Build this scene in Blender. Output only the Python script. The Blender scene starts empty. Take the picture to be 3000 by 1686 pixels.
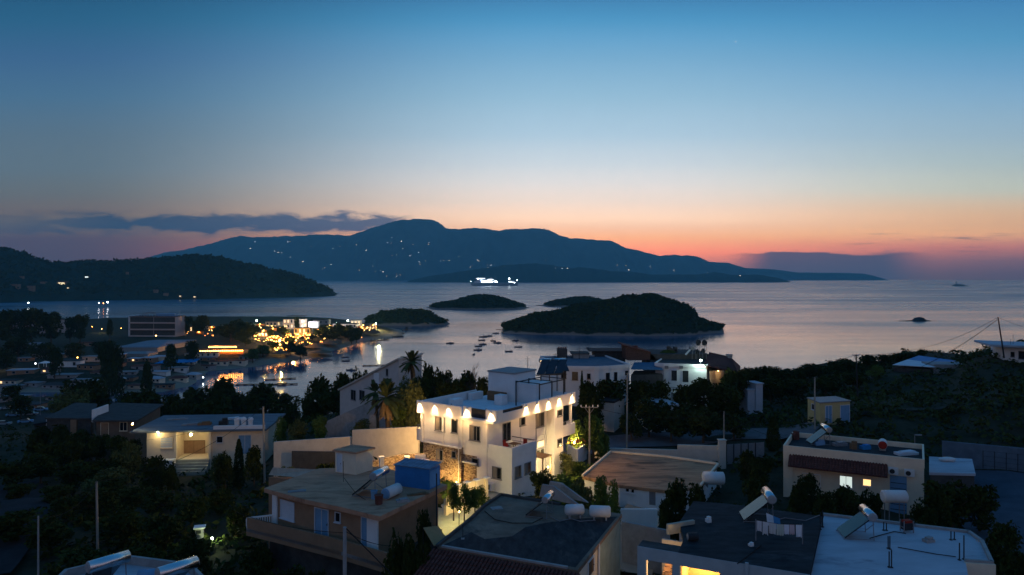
import bpy, math, random
import numpy as np
from mathutils import Vector, noise
random.seed(11)
rnd = random.uniform
R = math.radians
S = bpy.context.scene
COL = S.collection
# ---- the viewpoint: a drone 60 m above the sea, looking level along +Y; pixel helpers turn a place seen in the photo into metres
F, H, HY, CX = 2065.0, 60.0, 812.0, 1500.0
def U(px, py, z):
    Y = F*(H-z)/(py-HY); return Vector(((px-CX)*Y/F, Y, z))
def D(px, py, Y):
    return Vector(((px-CX)*Y/F, Y, H-(py-HY)*Y/F))
def lin(c):
    f = lambda v: v/12.92 if v <= .04045 else ((v+.055)/1.055)**2.4
    return tuple(f(v/255.) for v in c)
# ---------------------------------------------------------------- materials
def newmat(name):
    m = bpy.data.materials.new(name); m.use_nodes = True
    nt = m.node_tree; return m, nt, nt.nodes['Principled BSDF']
def M(name, c, rough=.85, var=.25, scale=2.0, metal=0., bump=0., c2=None, spec=.04, stain=None, stretch=None):
    m, nt, b = newmat(name); N, L = nt.nodes.new, nt.links.new
    b.inputs['Roughness'].default_value = rough; b.inputs['Metallic'].default_value = metal
    b.inputs['Specular IOR Level'].default_value = spec
    tc = N('ShaderNodeTexCoord'); src = tc.outputs['Object']
    if stretch:
        mp = N('ShaderNodeMapping'); mp.inputs['Scale'].default_value = stretch; L(src, mp.inputs[0]); src = mp.outputs[0]
    n1 = N('ShaderNodeTexNoise'); n1.inputs['Scale'].default_value = scale; n1.inputs['Detail'].default_value = 8; n1.inputs['Roughness'].default_value = .65
    L(src, n1.inputs['Vector'])
    r = N('ShaderNodeValToRGB'); e = r.color_ramp.elements
    a = tuple(max(0, v*(1-var)) for v in c); d = c2 or tuple(min(1, v*(1+var)) for v in c)
    e[0].position, e[1].position = .3, .7; e[0].color, e[1].color = (*a, 1), (*d, 1)
    L(n1.outputs['Fac'], r.inputs[0]); col = r.outputs[0]
    if stain:
        n2 = N('ShaderNodeTexNoise'); n2.inputs['Scale'].default_value = stain[0]; n2.inputs['Detail'].default_value = 10; n2.inputs['Roughness'].default_value = .7
        n2.inputs['Distortion'].default_value = .6
        L(src, n2.inputs['Vector'])
        r2 = N('ShaderNodeValToRGB'); r2.color_ramp.elements[0].position = stain[2]; r2.color_ramp.elements[1].position = stain[2]+.16
        L(n2.outputs['Fac'], r2.inputs[0])
        mx = N('ShaderNodeMix'); mx.data_type = 'RGBA'; L(r2.outputs[0], mx.inputs[0]); L(col, mx.inputs[6]); mx.inputs[7].default_value = (*stain[1], 1); col = mx.outputs[2]
    L(col, b.inputs['Base Color'])
    if bump:
        bp = N('ShaderNodeBump'); bp.inputs['Strength'].default_value = bump; bp.inputs['Distance'].default_value = .05
        L(n1.outputs['Fac'], bp.inputs['Height']); L(bp.outputs[0], b.inputs['Normal'])
    return m
def E(name, c, s):
    m, nt, b = newmat(name); b.inputs['Base Color'].default_value = (.8, .8, .8, 1)
    b.inputs['Emission Color'].default_value = (*c, 1); b.inputs['Emission Strength'].default_value = s; return m
def stone_mat(name):
    m, nt, b = newmat(name); N, L = nt.nodes.new, nt.links.new
    tc = N('ShaderNodeTexCoord'); v = N('ShaderNodeTexVoronoi'); v.inputs['Scale'].default_value = 6.
    mp = N('ShaderNodeMapping'); mp.inputs['Scale'].default_value = (1, 1, 1.7); L(tc.outputs['Object'], mp.inputs[0]); L(mp.outputs[0], v.inputs['Vector'])
    hs = N('ShaderNodeSeparateColor'); L(v.outputs['Color'], hs.inputs[0])
    r = N('ShaderNodeValToRGB'); e = r.color_ramp.elements; e[0].color = (.13, .085, .055, 1); e[1].color = (.50, .39, .27, 1); e[0].position = .05; e[1].position = .95
    L(hs.outputs[0], r.inputs[0]); L(r.outputs[0], b.inputs['Base Color'])
    v2 = N('ShaderNodeTexVoronoi'); v2.feature = 'DISTANCE_TO_EDGE'; v2.inputs['Scale'].default_value = 6.; L(mp.outputs[0], v2.inputs['Vector'])
    mr = N('ShaderNodeMapRange'); mr.inputs[2].default_value = .08; L(v2.outputs['Distance'], mr.inputs[0])
    bp = N('ShaderNodeBump'); bp.inputs['Strength'].default_value = .9; bp.inputs['Distance'].default_value = .06; L(mr.outputs[0], bp.inputs['Height']); L(bp.outputs[0], b.inputs['Normal'])
    b.inputs['Roughness'].default_value = .9; b.inputs['Specular IOR Level'].default_value = .05; return m
def leaf_mat(name, c, var=.45):
    m = M(name, c, .75, var, 1.4, c2=tuple(min(1, v*(1+var*1.3)) for v in c), spec=.03); return m
# ---------------------------------------------------------------- mesh builder
class MB:
    def __init__(s): s.v, s.f, s.m = [], [], []; s.mi = 0
    def add(s, vs, fs):
        o = len(s.v); s.v += [tuple(p) for p in vs]; s.f += [tuple(i+o for i in f) for f in fs]; s.m += [s.mi]*len(fs); return s
    def ob(s, o, ex, ey, a0, a1, b0, b1, z0, z1):      # box in the frame (o; ex, ey, up); z absolute
        P = lambda a, b, z: (o[0]+ex[0]*a+ey[0]*b, o[1]+ex[1]*a+ey[1]*b, z)
        q = [P(a0,b0,z0),P(a1,b0,z0),P(a1,b1,z0),P(a0,b1,z0),P(a0,b0,z1),P(a1,b0,z1),P(a1,b1,z1),P(a0,b1,z1)]
        fs = [(0,3,2,1),(4,5,6,7),(0,1,5,4),(1,2,6,5),(2,3,7,6),(3,0,4,7)]
        if (ex[0]*ey[1]-ex[1]*ey[0])*(a1-a0)*(b1-b0)*(z1-z0) < 0: fs = [f[::-1] for f in fs]
        return s.add(q, fs)
    def box(s, x, y, z, sx, sy, sz, rz=0.):            # centre of base
        c, n = math.cos(rz), math.sin(rz)
        return s.ob((x, y), (c, n), (-n, c), -sx/2, sx/2, -sy/2, sy/2, z, z+sz)
    def prism(s, poly, z0, z1):
        n = len(poly); a = sum(poly[i][0]*poly[(i+1)%n][1]-poly[(i+1)%n][0]*poly[i][1] for i in range(n))
        if a < 0: poly = poly[::-1]
        vs = [(p[0], p[1], z0) for p in poly]+[(p[0], p[1], z1) for p in poly]
        fs = [tuple(range(n))[::-1], tuple(range(n, 2*n))]+[(i, (i+1)%n, n+(i+1)%n, n+i) for i in range(n)]
        return s.add(vs, fs)
    def ring(s, po, pi, z0, z1):
        n = len(po); a = sum(po[i][0]*po[(i+1)%n][1]-po[(i+1)%n][0]*po[i][1] for i in range(n))
        if a < 0: po, pi = po[::-1], pi[::-1]
        vs = [(*p[:2], z0) for p in po]+[(*p[:2], z1) for p in po]+[(*p[:2], z1) for p in pi]+[(*p[:2], z0) for p in pi]
        fs = []
        for i in range(n):
            j = (i+1) % n; fs += [(i, j, n+j, n+i), (n+i, n+j, 2*n+j, 2*n+i), (2*n+i, 2*n+j, 3*n+j, 3*n+i)]
        return s.add(vs, fs)
    def tube(s, p, q, r, n=7, r2=None, cap=True):
        p, q = Vector(p), Vector(q); d = (q-p).normalized(); u = d.orthogonal().normalized(); w = d.cross(u); r2 = r if r2 is None else r2
        vs = []
        for c, rr in ((p, r), (q, r2)):
            for i in range(n):
                a = 2*math.pi*i/n; vs.append(c+u*(math.cos(a)*rr)+w*(math.sin(a)*rr))
        fs = [(i, (i+1)%n, n+(i+1)%n, n+i) for i in range(n)]
        if cap: fs += [tuple(range(n))[::-1], tuple(range(n, 2*n))]
        return s.add(vs, fs)
    def path(s, pts, r, n=6):
        rs = r if isinstance(r, (list, tuple)) else [r]*len(pts)
        for a, b, ra, rb in zip(pts, pts[1:], rs, rs[1:]): s.tube(a, b, ra, n, rb)
        return s
    def ball(s, c, r, nu=10, nv=6, sz=1., sx=1., sy=1.):
        vs = [(c[0], c[1], c[2]-r*sz)]; fs = []
        for j in range(1, nv):
            t = -math.pi/2+math.pi*j/nv
            for i in range(nu):
                a = 2*math.pi*i/nu; vs.append((c[0]+r*sx*math.cos(t)*math.cos(a), c[1]+r*sy*math.cos(t)*math.sin(a), c[2]+r*sz*math.sin(t)))
        vs.append((c[0], c[1], c[2]+r*sz)); top = len(vs)-1
        for i in range(nu):
            fs.append((0, 1+(i+1)%nu, 1+i)); fs.append((top, top-nu+i, top-nu+(i+1)%nu))
            for j in range(nv-2):
                a = 1+j*nu; fs.append((a+i, a+(i+1)%nu, a+nu+(i+1)%nu, a+nu+i))
        return s.add(vs, fs)
    def slab(s, a, b, c, d, t):                        # quad a-b-c-d with thickness t downwards along its normal
        a, b, c, d = map(Vector, (a, b, c, d)); n = (b-a).cross(d-a).normalized()
        if n.z < 0: a, b, c, d = d, c, b, a; n = -n
        q = [a-n*t, b-n*t, c-n*t, d-n*t, a, b, c, d]
        return s.add(q, [(0,3,2,1),(4,5,6,7),(0,1,5,4),(1,2,6,5),(2,3,7,6),(3,0,4,7)])
    def cards(s, pts, size, up=.3):                    # leaf-sized faces with random facing
        for p in pts:
            k = size*rnd(.55, 1.25); u = Vector((rnd(-1, 1), rnd(-1, 1), rnd(-1, 1)*.7)); u = u.normalized() if u.length > .01 else Vector((1, 0, 0))
            w = u.cross(Vector((rnd(-1, 1), rnd(-1, 1), rnd(-.3, 1)))).normalized()*k*.55; u = u*k; p = Vector(p)
            s.add([p-u, p-w*.9, p+u, p+w], [(0, 1, 2, 3)])
        return s
ORG = {}
def link(name, mb, mat, org, parent=None, smooth=False):
    me = bpy.data.meshes.new(name); me.from_pydata([(v[0]-org[0], v[1]-org[1], v[2]-org[2]) for v in mb.v], [], mb.f); me.update()
    mats = mat if isinstance(mat, (list, tuple)) else [mat]
    for m in mats: me.materials.append(m)
    if len(mats) > 1: me.polygons.foreach_set('material_index', mb.m)
    if smooth: me.polygons.foreach_set('use_smooth', [True]*len(me.polygons))
    o = bpy.data.objects.new(name, me); COL.objects.link(o)
    if parent: o.parent = parent
    else: o.location = org
    return o
def tag(o, label, cat, group=None, kind=None):
    if label: o['label'] = label
    if cat: o['category'] = cat
    if group: o['group'] = group
    if kind: o['kind'] = kind
    return o
class Thing:
    def __init__(s, name, label, cat, loc=(0, 0, 0), group=None):
        o = bpy.data.objects.new(name, None); COL.objects.link(o); o.location = loc; o.empty_display_size = .5
        s.o, s.org = tag(o, label, cat, group, 'thing'), Vector(loc)
    def part(s, name, mb, mat, parent=None, smooth=False, label=None, kind=None):
        o = link(name, mb, mat, s.org, parent or s.o, smooth)
        if label: o['label'] = label
        if kind: o['kind'] = kind
        return o
def base_of(mb):
    xs, ys, zs = zip(*mb.v); return Vector(((min(xs)+max(xs))/2, (min(ys)+max(ys))/2, min(zs)))
def solo(name, mb, mat, label, cat, group=None, kind='thing', smooth=False):
    return tag(link(name, mb, mat, base_of(mb), None, smooth), label, cat, group, kind)
def struct(name, mb, mat, smooth=False, kind='structure', label=None):
    o = link(name, mb, mat, (0, 0, 0), None, smooth); o['kind'] = kind
    if label: o['label'] = label
    return o
def copy_tree(o, parent=None):
    c = o.copy(); COL.objects.link(c)
    if parent: c.parent = parent
    for ch in list(o.children): copy_tree(ch, c)
    return c
def offset(poly, d):                                   # d>0 outwards
    n = len(poly); P = [Vector(p[:2]) for p in poly]
    a = sum(P[i].x*P[(i+1)%n].y-P[(i+1)%n].x*P[i].y for i in range(n)); sg = 1 if a > 0 else -1; out = []
    for i in range(n):
        e1, e2 = (P[i]-P[i-1]).normalized(), (P[(i+1)%n]-P[i]).normalized()
        n1, n2 = Vector((e1.y, -e1.x))*sg, Vector((e2.y, -e2.x))*sg
        k = n1+n2; k = k/max(.3, k.dot(n1)) if k.length > 1e-6 else n1
        out.append(P[i]+k*d)
    return out
def onwall(px, py, p0, p1):                            # ray through a pixel meets the vertical wall p0-p1: (metres along, height)
    dx, dz = (px-CX)/F, -(py-HY)/F; ex, ey = p1[0]-p0[0], p1[1]-p0[1]; L = math.hypot(ex, ey)
    den = dx*ey-ex; Y = (p0[0]*ey-p0[1]*ex)/den
    X = dx*Y; return ((X-p0[0])*ex+(Y-p0[1])*ey)/L, H+dz*Y
def frame(p0, p1):                                     # wall frame: origin, along, outward (towards the viewer)
    e = Vector((p1[0]-p0[0], p1[1]-p0[1])).normalized(); n = Vector((e.y, -e.x))
    if n.dot(Vector((-p0[0], -p0[1]))) < 0: n = -n
    return Vector(p0[:2]), e, n
def opening(T, p0, p1, rect, mf, mp, kind='window', bars=1, sill=True, fw=.06, inner='pane', hbars=0, curtain=None):
    l, t, r, b = rect; mx, my = (l+r)/2, (t+b)/2
    a0, a1 = sorted((onwall(l, my, p0, p1)[0], onwall(r, my, p0, p1)[0])); z1, z0 = onwall(mx, t, p0, p1)[1], onwall(mx, b, p0, p1)[1]
    o, e, n = frame(p0, p1); f = MB()
    f.ob(o, e, n, a0-fw, a0, -.02, .07, z0, z1); f.ob(o, e, n, a1, a1+fw, -.02, .07, z0, z1); f.ob(o, e, n, a0-fw, a1+fw, -.02, .075, z1, z1+fw)
    if kind == 'window': f.ob(o, e, n, a0-fw, a1+fw, -.02, .075, z0-fw, z0)
    for i in range(bars):
        c = a0+(a1-a0)*(i+1)/(bars+1); f.ob(o, e, n, c-.025, c+.025, 0, .055, z0, z1)
    for i in range(hbars):
        c = z0+(z1-z0)*(i+1)/(hbars+1); f.ob(o, e, n, a0, a1, 0, .05, c-.025, c+.025)
    fo = T.part(kind, f, mf)
    T.part(inner, MB().ob(o, e, n, a0, a1, -.01, .018, z0, z1), mp, fo)
    if curtain: T.part('curtain', MB().ob(o, e, n, a0+.02, a0+(a1-a0)*curtain, .019, .024, z0+.02, z1-.02), MAT['curtain'], fo)
    if sill and kind == 'window': T.part('sill', MB().ob(o, e, n, a0-fw-.06, a1+fw+.06, -.02, .14, z0-fw-.06, z0-fw-.002), mf, fo)
    if kind == 'door': T.part('handle', MB().ob(o, e, n, a1-.12, a1-.07, .02, .09, z0+.45*(z1-z0), z0+.52*(z1-z0)), MAT['steel'], fo)
    return (o, e, n, a0, a1, z0, z1)
def building(name, label, cat, roof, zr, zb, mw, mr, over=.3, thick=.25, parapet=0, group=None, pw=.16, world=False, mp=None):
    poly = [Vector(p[:2]) for p in roof] if world else [U(px, py, zr).xy for px, py in roof]
    wp = offset(poly, -over) if over else offset(poly, -.02); c = sum(poly, Vector((0, 0)))/len(poly)
    T = Thing(name, label, cat, (c.x, c.y, zb), group)
    zt = zr-parapet
    T.wall = T.part('wall', MB().prism(wp, zb-1.5, zt-thick), mw)
    T.part('roof', MB().prism(poly, zt-thick, zt), mr)
    if parapet: T.part('parapet', MB().ring(offset(poly, .02), offset(poly, -pw), zt-thick-.03, zr), mp or mw)
    T.wp, T.poly, T.zt = wp, poly, zt
    return T
def light(kind, loc, energy, color, **k):
    l = bpy.data.lights.new(kind.lower()+'_lamp', kind); l.energy = energy; l.color = color
    for a, b in k.items():
        if a != 'rot': setattr(l, a, b)
    o = bpy.data.objects.new(kind.lower()+'_lamp', l); COL.objects.link(o); o.location = loc
    if 'rot' in k: o.rotation_euler = k['rot']
    return o
# ---------------------------------------------------------------- camera, sky, render
cam = bpy.data.cameras.new('camera'); cam.sensor_width = 36; cam.lens = 36*F/3000; cam.shift_y = -(843-HY)/3000
cam.clip_start, cam.clip_end = .5, 60000
co = bpy.data.objects.new('camera', cam); COL.objects.link(co); co.location = (0, 0, H); co.rotation_euler = (R(90), 0, 0); S.camera = co
S.render.engine = 'CYCLES'
S.view_settings.view_transform = 'Standard'; S.view_settings.look = 'None'; S.view_settings.exposure = 0; S.view_settings.gamma = 1
S.cycles.use_denoising = True; S.cycles.max_bounces = 6; S.cycles.diffuse_bounces = 2; S.cycles.glossy_bounces = 3; S.cycles.volume_bounces = 0
S.cycles.transparent_max_bounces = 6; S.cycles.sample_clamp_indirect = 4; S.cycles.caustics_reflective = False; S.cycles.caustics_refractive = False
W = bpy.data.worlds.new('World'); S.world = W; W.use_nodes = True
def build_world():
    nt = W.node_tree; N, L = nt.nodes.new, nt.links.new; bg = nt.nodes['Background']
    def mth(op, a, b=None, c=None, clamp=False):
        n = N('ShaderNodeMath'); n.operation = op; n.use_clamp = clamp
        for i, v in enumerate((a, b, c)):
            if v is None: continue
            if isinstance(v, (int, float)): n.inputs[i].default_value = v
            else: L(v, n.inputs[i])
        return n.outputs[0]
    def sstep(v, a, b):
        n = N('ShaderNodeMapRange'); n.interpolation_type = 'SMOOTHSTEP'; L(v, n.inputs[0]); n.inputs[1].default_value, n.inputs[2].default_value = a, b
        return n.outputs[0]
    def mix(f, a, b):
        n = N('ShaderNodeMix'); n.data_type = 'RGBA'; L(f, n.inputs[0])
        for i, v in ((6, a), (7, b)):
            if isinstance(v, tuple): n.inputs[i].default_value = (*v, 1)
            else: L(v, n.inputs[i])
        return n.outputs[2]
    tc = N('ShaderNodeTexCoord'); sp = N('ShaderNodeSeparateXYZ'); L(tc.outputs['Generated'], sp.inputs[0])
    el = mth('MULTIPLY', mth('ARCSINE', sp.outputs[2]), 57.29578); az = mth('MULTIPLY', mth('ARCTAN2', sp.outputs[0], sp.outputs[1]), 57.29578)
    fw = mth('MAXIMUM', sp.outputs[1], mth('MULTIPLY', mth('SQRT', mth('SUBTRACT', 1., mth('MULTIPLY', sp.outputs[2], sp.outputs[2]))), .5))
    el = mth('MULTIPLY', mth('ARCTAN2', sp.outputs[2], fw), 57.29578)
    fac = mth('DIVIDE', mth('ADD', el, 5.), 95., clamp=True)
    def ramp(stops, nm):
        if nm != 'B': stops = [(PYD(p), c, GAIN.get(nm, {}).get(p, (1, 1, 1))) for p, c in stops]+[(d, c, (1, 1, 1)) for d, c in SKY_TOP]
        else: stops = [(d, c, (1, 1, 1)) for d, c in stops]
        r = N('ShaderNodeValToRGB'); cr = r.color_ramp
        while len(cr.elements) < len(stops): cr.elements.new(.5)
        for e, (d, c, g) in zip(cr.elements, stops): e.position = (d+5)/95
        for e, (d, c, g) in zip(cr.elements, stops): e.color = (*[v*k for v, k in zip(lin(c), g)], 1)
        L(fac, r.inputs[0]); return r.outputs[0]
    left, mid, right, back = ramp(SKY_LEFT, 'L'), ramp(SKY_MID, 'M'), ramp(SKY_RIGHT, 'R'), ramp(SKY_BACK, 'B')
    c = mix(sstep(az, -33, 4), left, mid); c = mix(sstep(az, 10, 37), c, right)
    c = mix(sstep(mth('ABSOLUTE', mth('SUBTRACT', az, 4)), 44, 95), c, back)
    # cloud bank over the island, the low bank on the right horizon, wisps
    cx = N('ShaderNodeCombineXYZ'); L(az, cx.inputs[0]); L(mth('MULTIPLY', el, 3.4), cx.inputs[1])
    def nz(scale, det, off=0., dist=0.):
        n = N('ShaderNodeTexNoise'); n.inputs['Scale'].default_value = scale; n.inputs['Detail'].default_value = det; n.inputs['Roughness'].default_value = .55; n.inputs['Distortion'].default_value = dist
        mp = N('ShaderNodeMapping'); mp.inputs['Location'].default_value = (off, off*.7, 0); L(cx.outputs[0], mp.inputs[0]); L(mp.outputs[0], n.inputs['Vector']); return n.outputs[0]
    n1 = nz(.42, 9, 3.1, .3)
    band = mth('SUBTRACT', 1., mth('DIVIDE', mth('ABSOLUTE', mth('SUBTRACT', el, 4.35)), 1.15))
    v = mth('ADD', band, mth('MULTIPLY', mth('SUBTRACT', n1, .5), 2.0))
    d1 = mth('MULTIPLY', sstep(v, .18, .74), mth('MULTIPLY', sstep(az, -7.5, -10.), sstep(az, -42, -28)))
    d1b = mth('MULTIPLY', sstep(v, .0, .6), mth('MULTIPLY', sstep(az, -8., -14.), .45))
    d1 = mth('MULTIPLY', mth('MAXIMUM', d1, d1b), .88)
    cc = mix(sstep(az, -30, -12), lin(CLOUD_L), lin(CLOUD_R)); c = mix(d1, c, cc)
    n2 = nz(.22, 4, 9.2); top = mth('ADD', 2.0, mth('MULTIPLY', mth('SUBTRACT', n2, .5), 1.1))
    d2 = sstep(mth('SUBTRACT', top, el), -.03, .14)
    d2 = mth('MULTIPLY', mth('MULTIPLY', d2, mth('MULTIPLY', sstep(az, 16.5, 20.5), sstep(az, 31.5, 27.5))), .92)
    c = mix(d2, c, lin(CLOUD_B))
    cs = N('ShaderNodeCombineXYZ'); L(mth('MULTIPLY', az, .35), cs.inputs[0]); L(mth('MULTIPLY', el, 4.5), cs.inputs[1])
    n3 = N('ShaderNodeTexNoise'); n3.inputs['Scale'].default_value = .8; n3.inputs['Detail'].default_value = 4; L(cs.outputs[0], n3.inputs['Vector'])
    d3 = mth('MULTIPLY', sstep(n3.outputs[0], .56, .70), mth('MULTIPLY', mth('MULTIPLY', sstep(el, 1.6, 2.6), sstep(el, 4.2, 3.)), mth('MULTIPLY', sstep(az, 24, 29), .75)))
    c = mix(d3, c, lin(CLOUD_W))
    # the evening star
    dv = Vector(((2155-CX)/F, 1, (HY-123)/F)).normalized(); dp = N('ShaderNodeVectorMath'); dp.operation = 'DOT_PRODUCT'; L(tc.outputs['Generated'], dp.inputs[0]); dp.inputs[1].default_value = dv
    st = sstep(dp.outputs['Value'], math.cos(R(.055)), math.cos(R(.03))); c = mix(st, c, (1.1, 1.15, 1.2))
    sky = N('ShaderNodeTexSky'); sky.sky_type = 'NISHITA'; sky.sun_disc = False; sky.sun_elevation = R(-4); sky.sun_rotation = R(9); sky.altitude = 60
    ad = N('ShaderNodeMix'); ad.data_type = 'RGBA'; ad.blend_type = 'ADD'; ad.inputs[0].default_value = .05; L(c, ad.inputs[6]); L(sky.outputs[0], ad.inputs[7])
    L(ad.outputs[2], bg.inputs['Color']); bg.inputs['Strength'].default_value = 1.0
PYD = lambda py: math.degrees(math.atan((HY-py)/F))
SKY_TOP = [(32, (52, 120, 176)), (60, (42, 106, 166)), (90, (38, 98, 158))]
SKY_MID = [(850, (100, 96, 122)), (812, (108, 98, 122)), (780, (160, 106, 124)), (740, (238, 142, 126)), (697, (250, 182, 147)), (651, (252, 209, 182)), (595, (240, 219, 206)), (538, (222, 220, 220)), (481, (203, 214, 222)), (396, (174, 202, 221)), (283, (148, 188, 214)), (170, (120, 172, 207)), (113, (102, 163, 204)), (57, (80, 150, 195)), (5, (72, 138, 184))]
SKY_LEFT = [(850, (74, 80, 104)), (760, (78, 84, 106)), (700, (82, 86, 108)), (650, (96, 98, 112)), (620, (102, 104, 114)), (570, (100, 111, 122)), (500, (94, 115, 131)), (400, (88, 115, 136)), (283, (74, 113, 144)), (170, (62, 105, 144)), (57, (46, 99, 136)), (5, (42, 95, 132))]
SKY_RIGHT = [(850, (78, 84, 108)), (800, (88, 89, 114)), (760, (124, 102, 120)), (720, (182, 128, 126)), (680, (215, 160, 136)), (620, (206, 176, 152)), (560, (186, 190, 180)), (480, (166, 185, 190)), (400, (150, 178, 195)), (283, (128, 170, 200)), (200, (108, 160, 197)), (113, (86, 150, 191)), (5, (72, 135, 182))]
SKY_BACK = [(-5, (120, 105, 108)), (0, (172, 148, 152)), (8, (235, 190, 184)), (18, (206, 180, 186)), (35, (104, 132, 168)), (60, (48, 106, 160)), (90, (38, 98, 156))]
GAIN = {'L': {850: (3.122, 1.085, 0.532), 760: (3.122, 1.085, 0.532), 700: (3.122, 1.085, 0.532), 650: (5, 2.968, 0.75), 620: (3.084, 1.9, 0.837), 570: (2.208, 1.707, 1.094), 500: (1.803, 1.543, 1.256), 400: (1.545, 1.349, 1.19), 283: (1.301, 1.247, 1.204), 170: (1.162, 1.111, 1.142), 57: (0.937, 1.094, 1.089), 5: (0.916, 1.03, 1.044)}, 'M': {850: (4.321, 3.206, 1.566), 812: (4.321, 3.206, 1.566), 780: (4.321, 3.206, 1.566), 740: (4.321, 3.206, 1.566), 697: (3.693, 3.177, 1.88), 651: (3.463, 3.274, 2.683), 595: (2.384, 2.276, 2.054), 538: (2.042, 1.938, 1.798), 481: (1.762, 1.7, 1.628), 396: (1.554, 1.51, 1.455), 283: (1.408, 1.376, 1.331), 170: (1.307, 1.283, 1.259), 113: (1.265, 1.255, 1.238), 57: (1.192, 1.234, 1.223), 5: (1.112, 1.131, 1.153)}, 'R': {850: (3.682, 1.721, 1.072), 800: (3.682, 1.721, 1.072), 760: (3.757, 2.269, 1.36), 720: (4.563, 2.844, 1.534), 680: (5, 4.654, 2.202), 620: (3.399, 2.968, 2.023), 560: (2.43, 2.323, 2.011), 480: (1.974, 1.856, 1.678), 400: (1.708, 1.634, 1.549), 283: (1.509, 1.455, 1.406), 200: (1.389, 1.362, 1.339), 113: (1.25, 1.291, 1.271), 5: (1.141, 1.186, 1.203)}}
CLOUD_L, CLOUD_R, CLOUD_B, CLOUD_W = (20, 62, 102), (44, 94, 144), (112, 108, 132), (140, 112, 120)
build_world()
def island_mat():
    m, nt, b = newmat('island_ground'); N, L = nt.nodes.new, nt.links.new; g = N('ShaderNodeNewGeometry'); sp = N('ShaderNodeSeparateXYZ'); L(g.outputs['Position'], sp.inputs[0])
    n = N('ShaderNodeTexNoise'); n.inputs['Scale'].default_value = .07; n.inputs['Detail'].default_value = 6; L(g.outputs['Position'], n.inputs['Vector'])
    a = N('ShaderNodeMath'); a.operation = 'MULTIPLY_ADD'; L(n.outputs[0], a.inputs[0]); a.inputs[1].default_value = -9.; L(sp.outputs[2], a.inputs[2])
    mr = N('ShaderNodeMapRange'); L(a.outputs[0], mr.inputs[0]); mr.inputs[1].default_value, mr.inputs[2].default_value = -1.6, -2.8
    mx = N('ShaderNodeMix'); mx.data_type = 'RGBA'; L(mr.outputs[0], mx.inputs[0]); mx.inputs[6].default_value = (.022, .03, .016, 1); mx.inputs[7].default_value = (.20, .17, .14, 1); L(mx.outputs[2], b.inputs['Base Color'])
    b.inputs['Roughness'].default_value = 1; b.inputs['Specular IOR Level'].default_value = .05; return m
light('SUN', (0, 4000, 800), .04, (1, .6, .4), angle=R(30), rot=(R(80), 0, R(180-9)))
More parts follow.
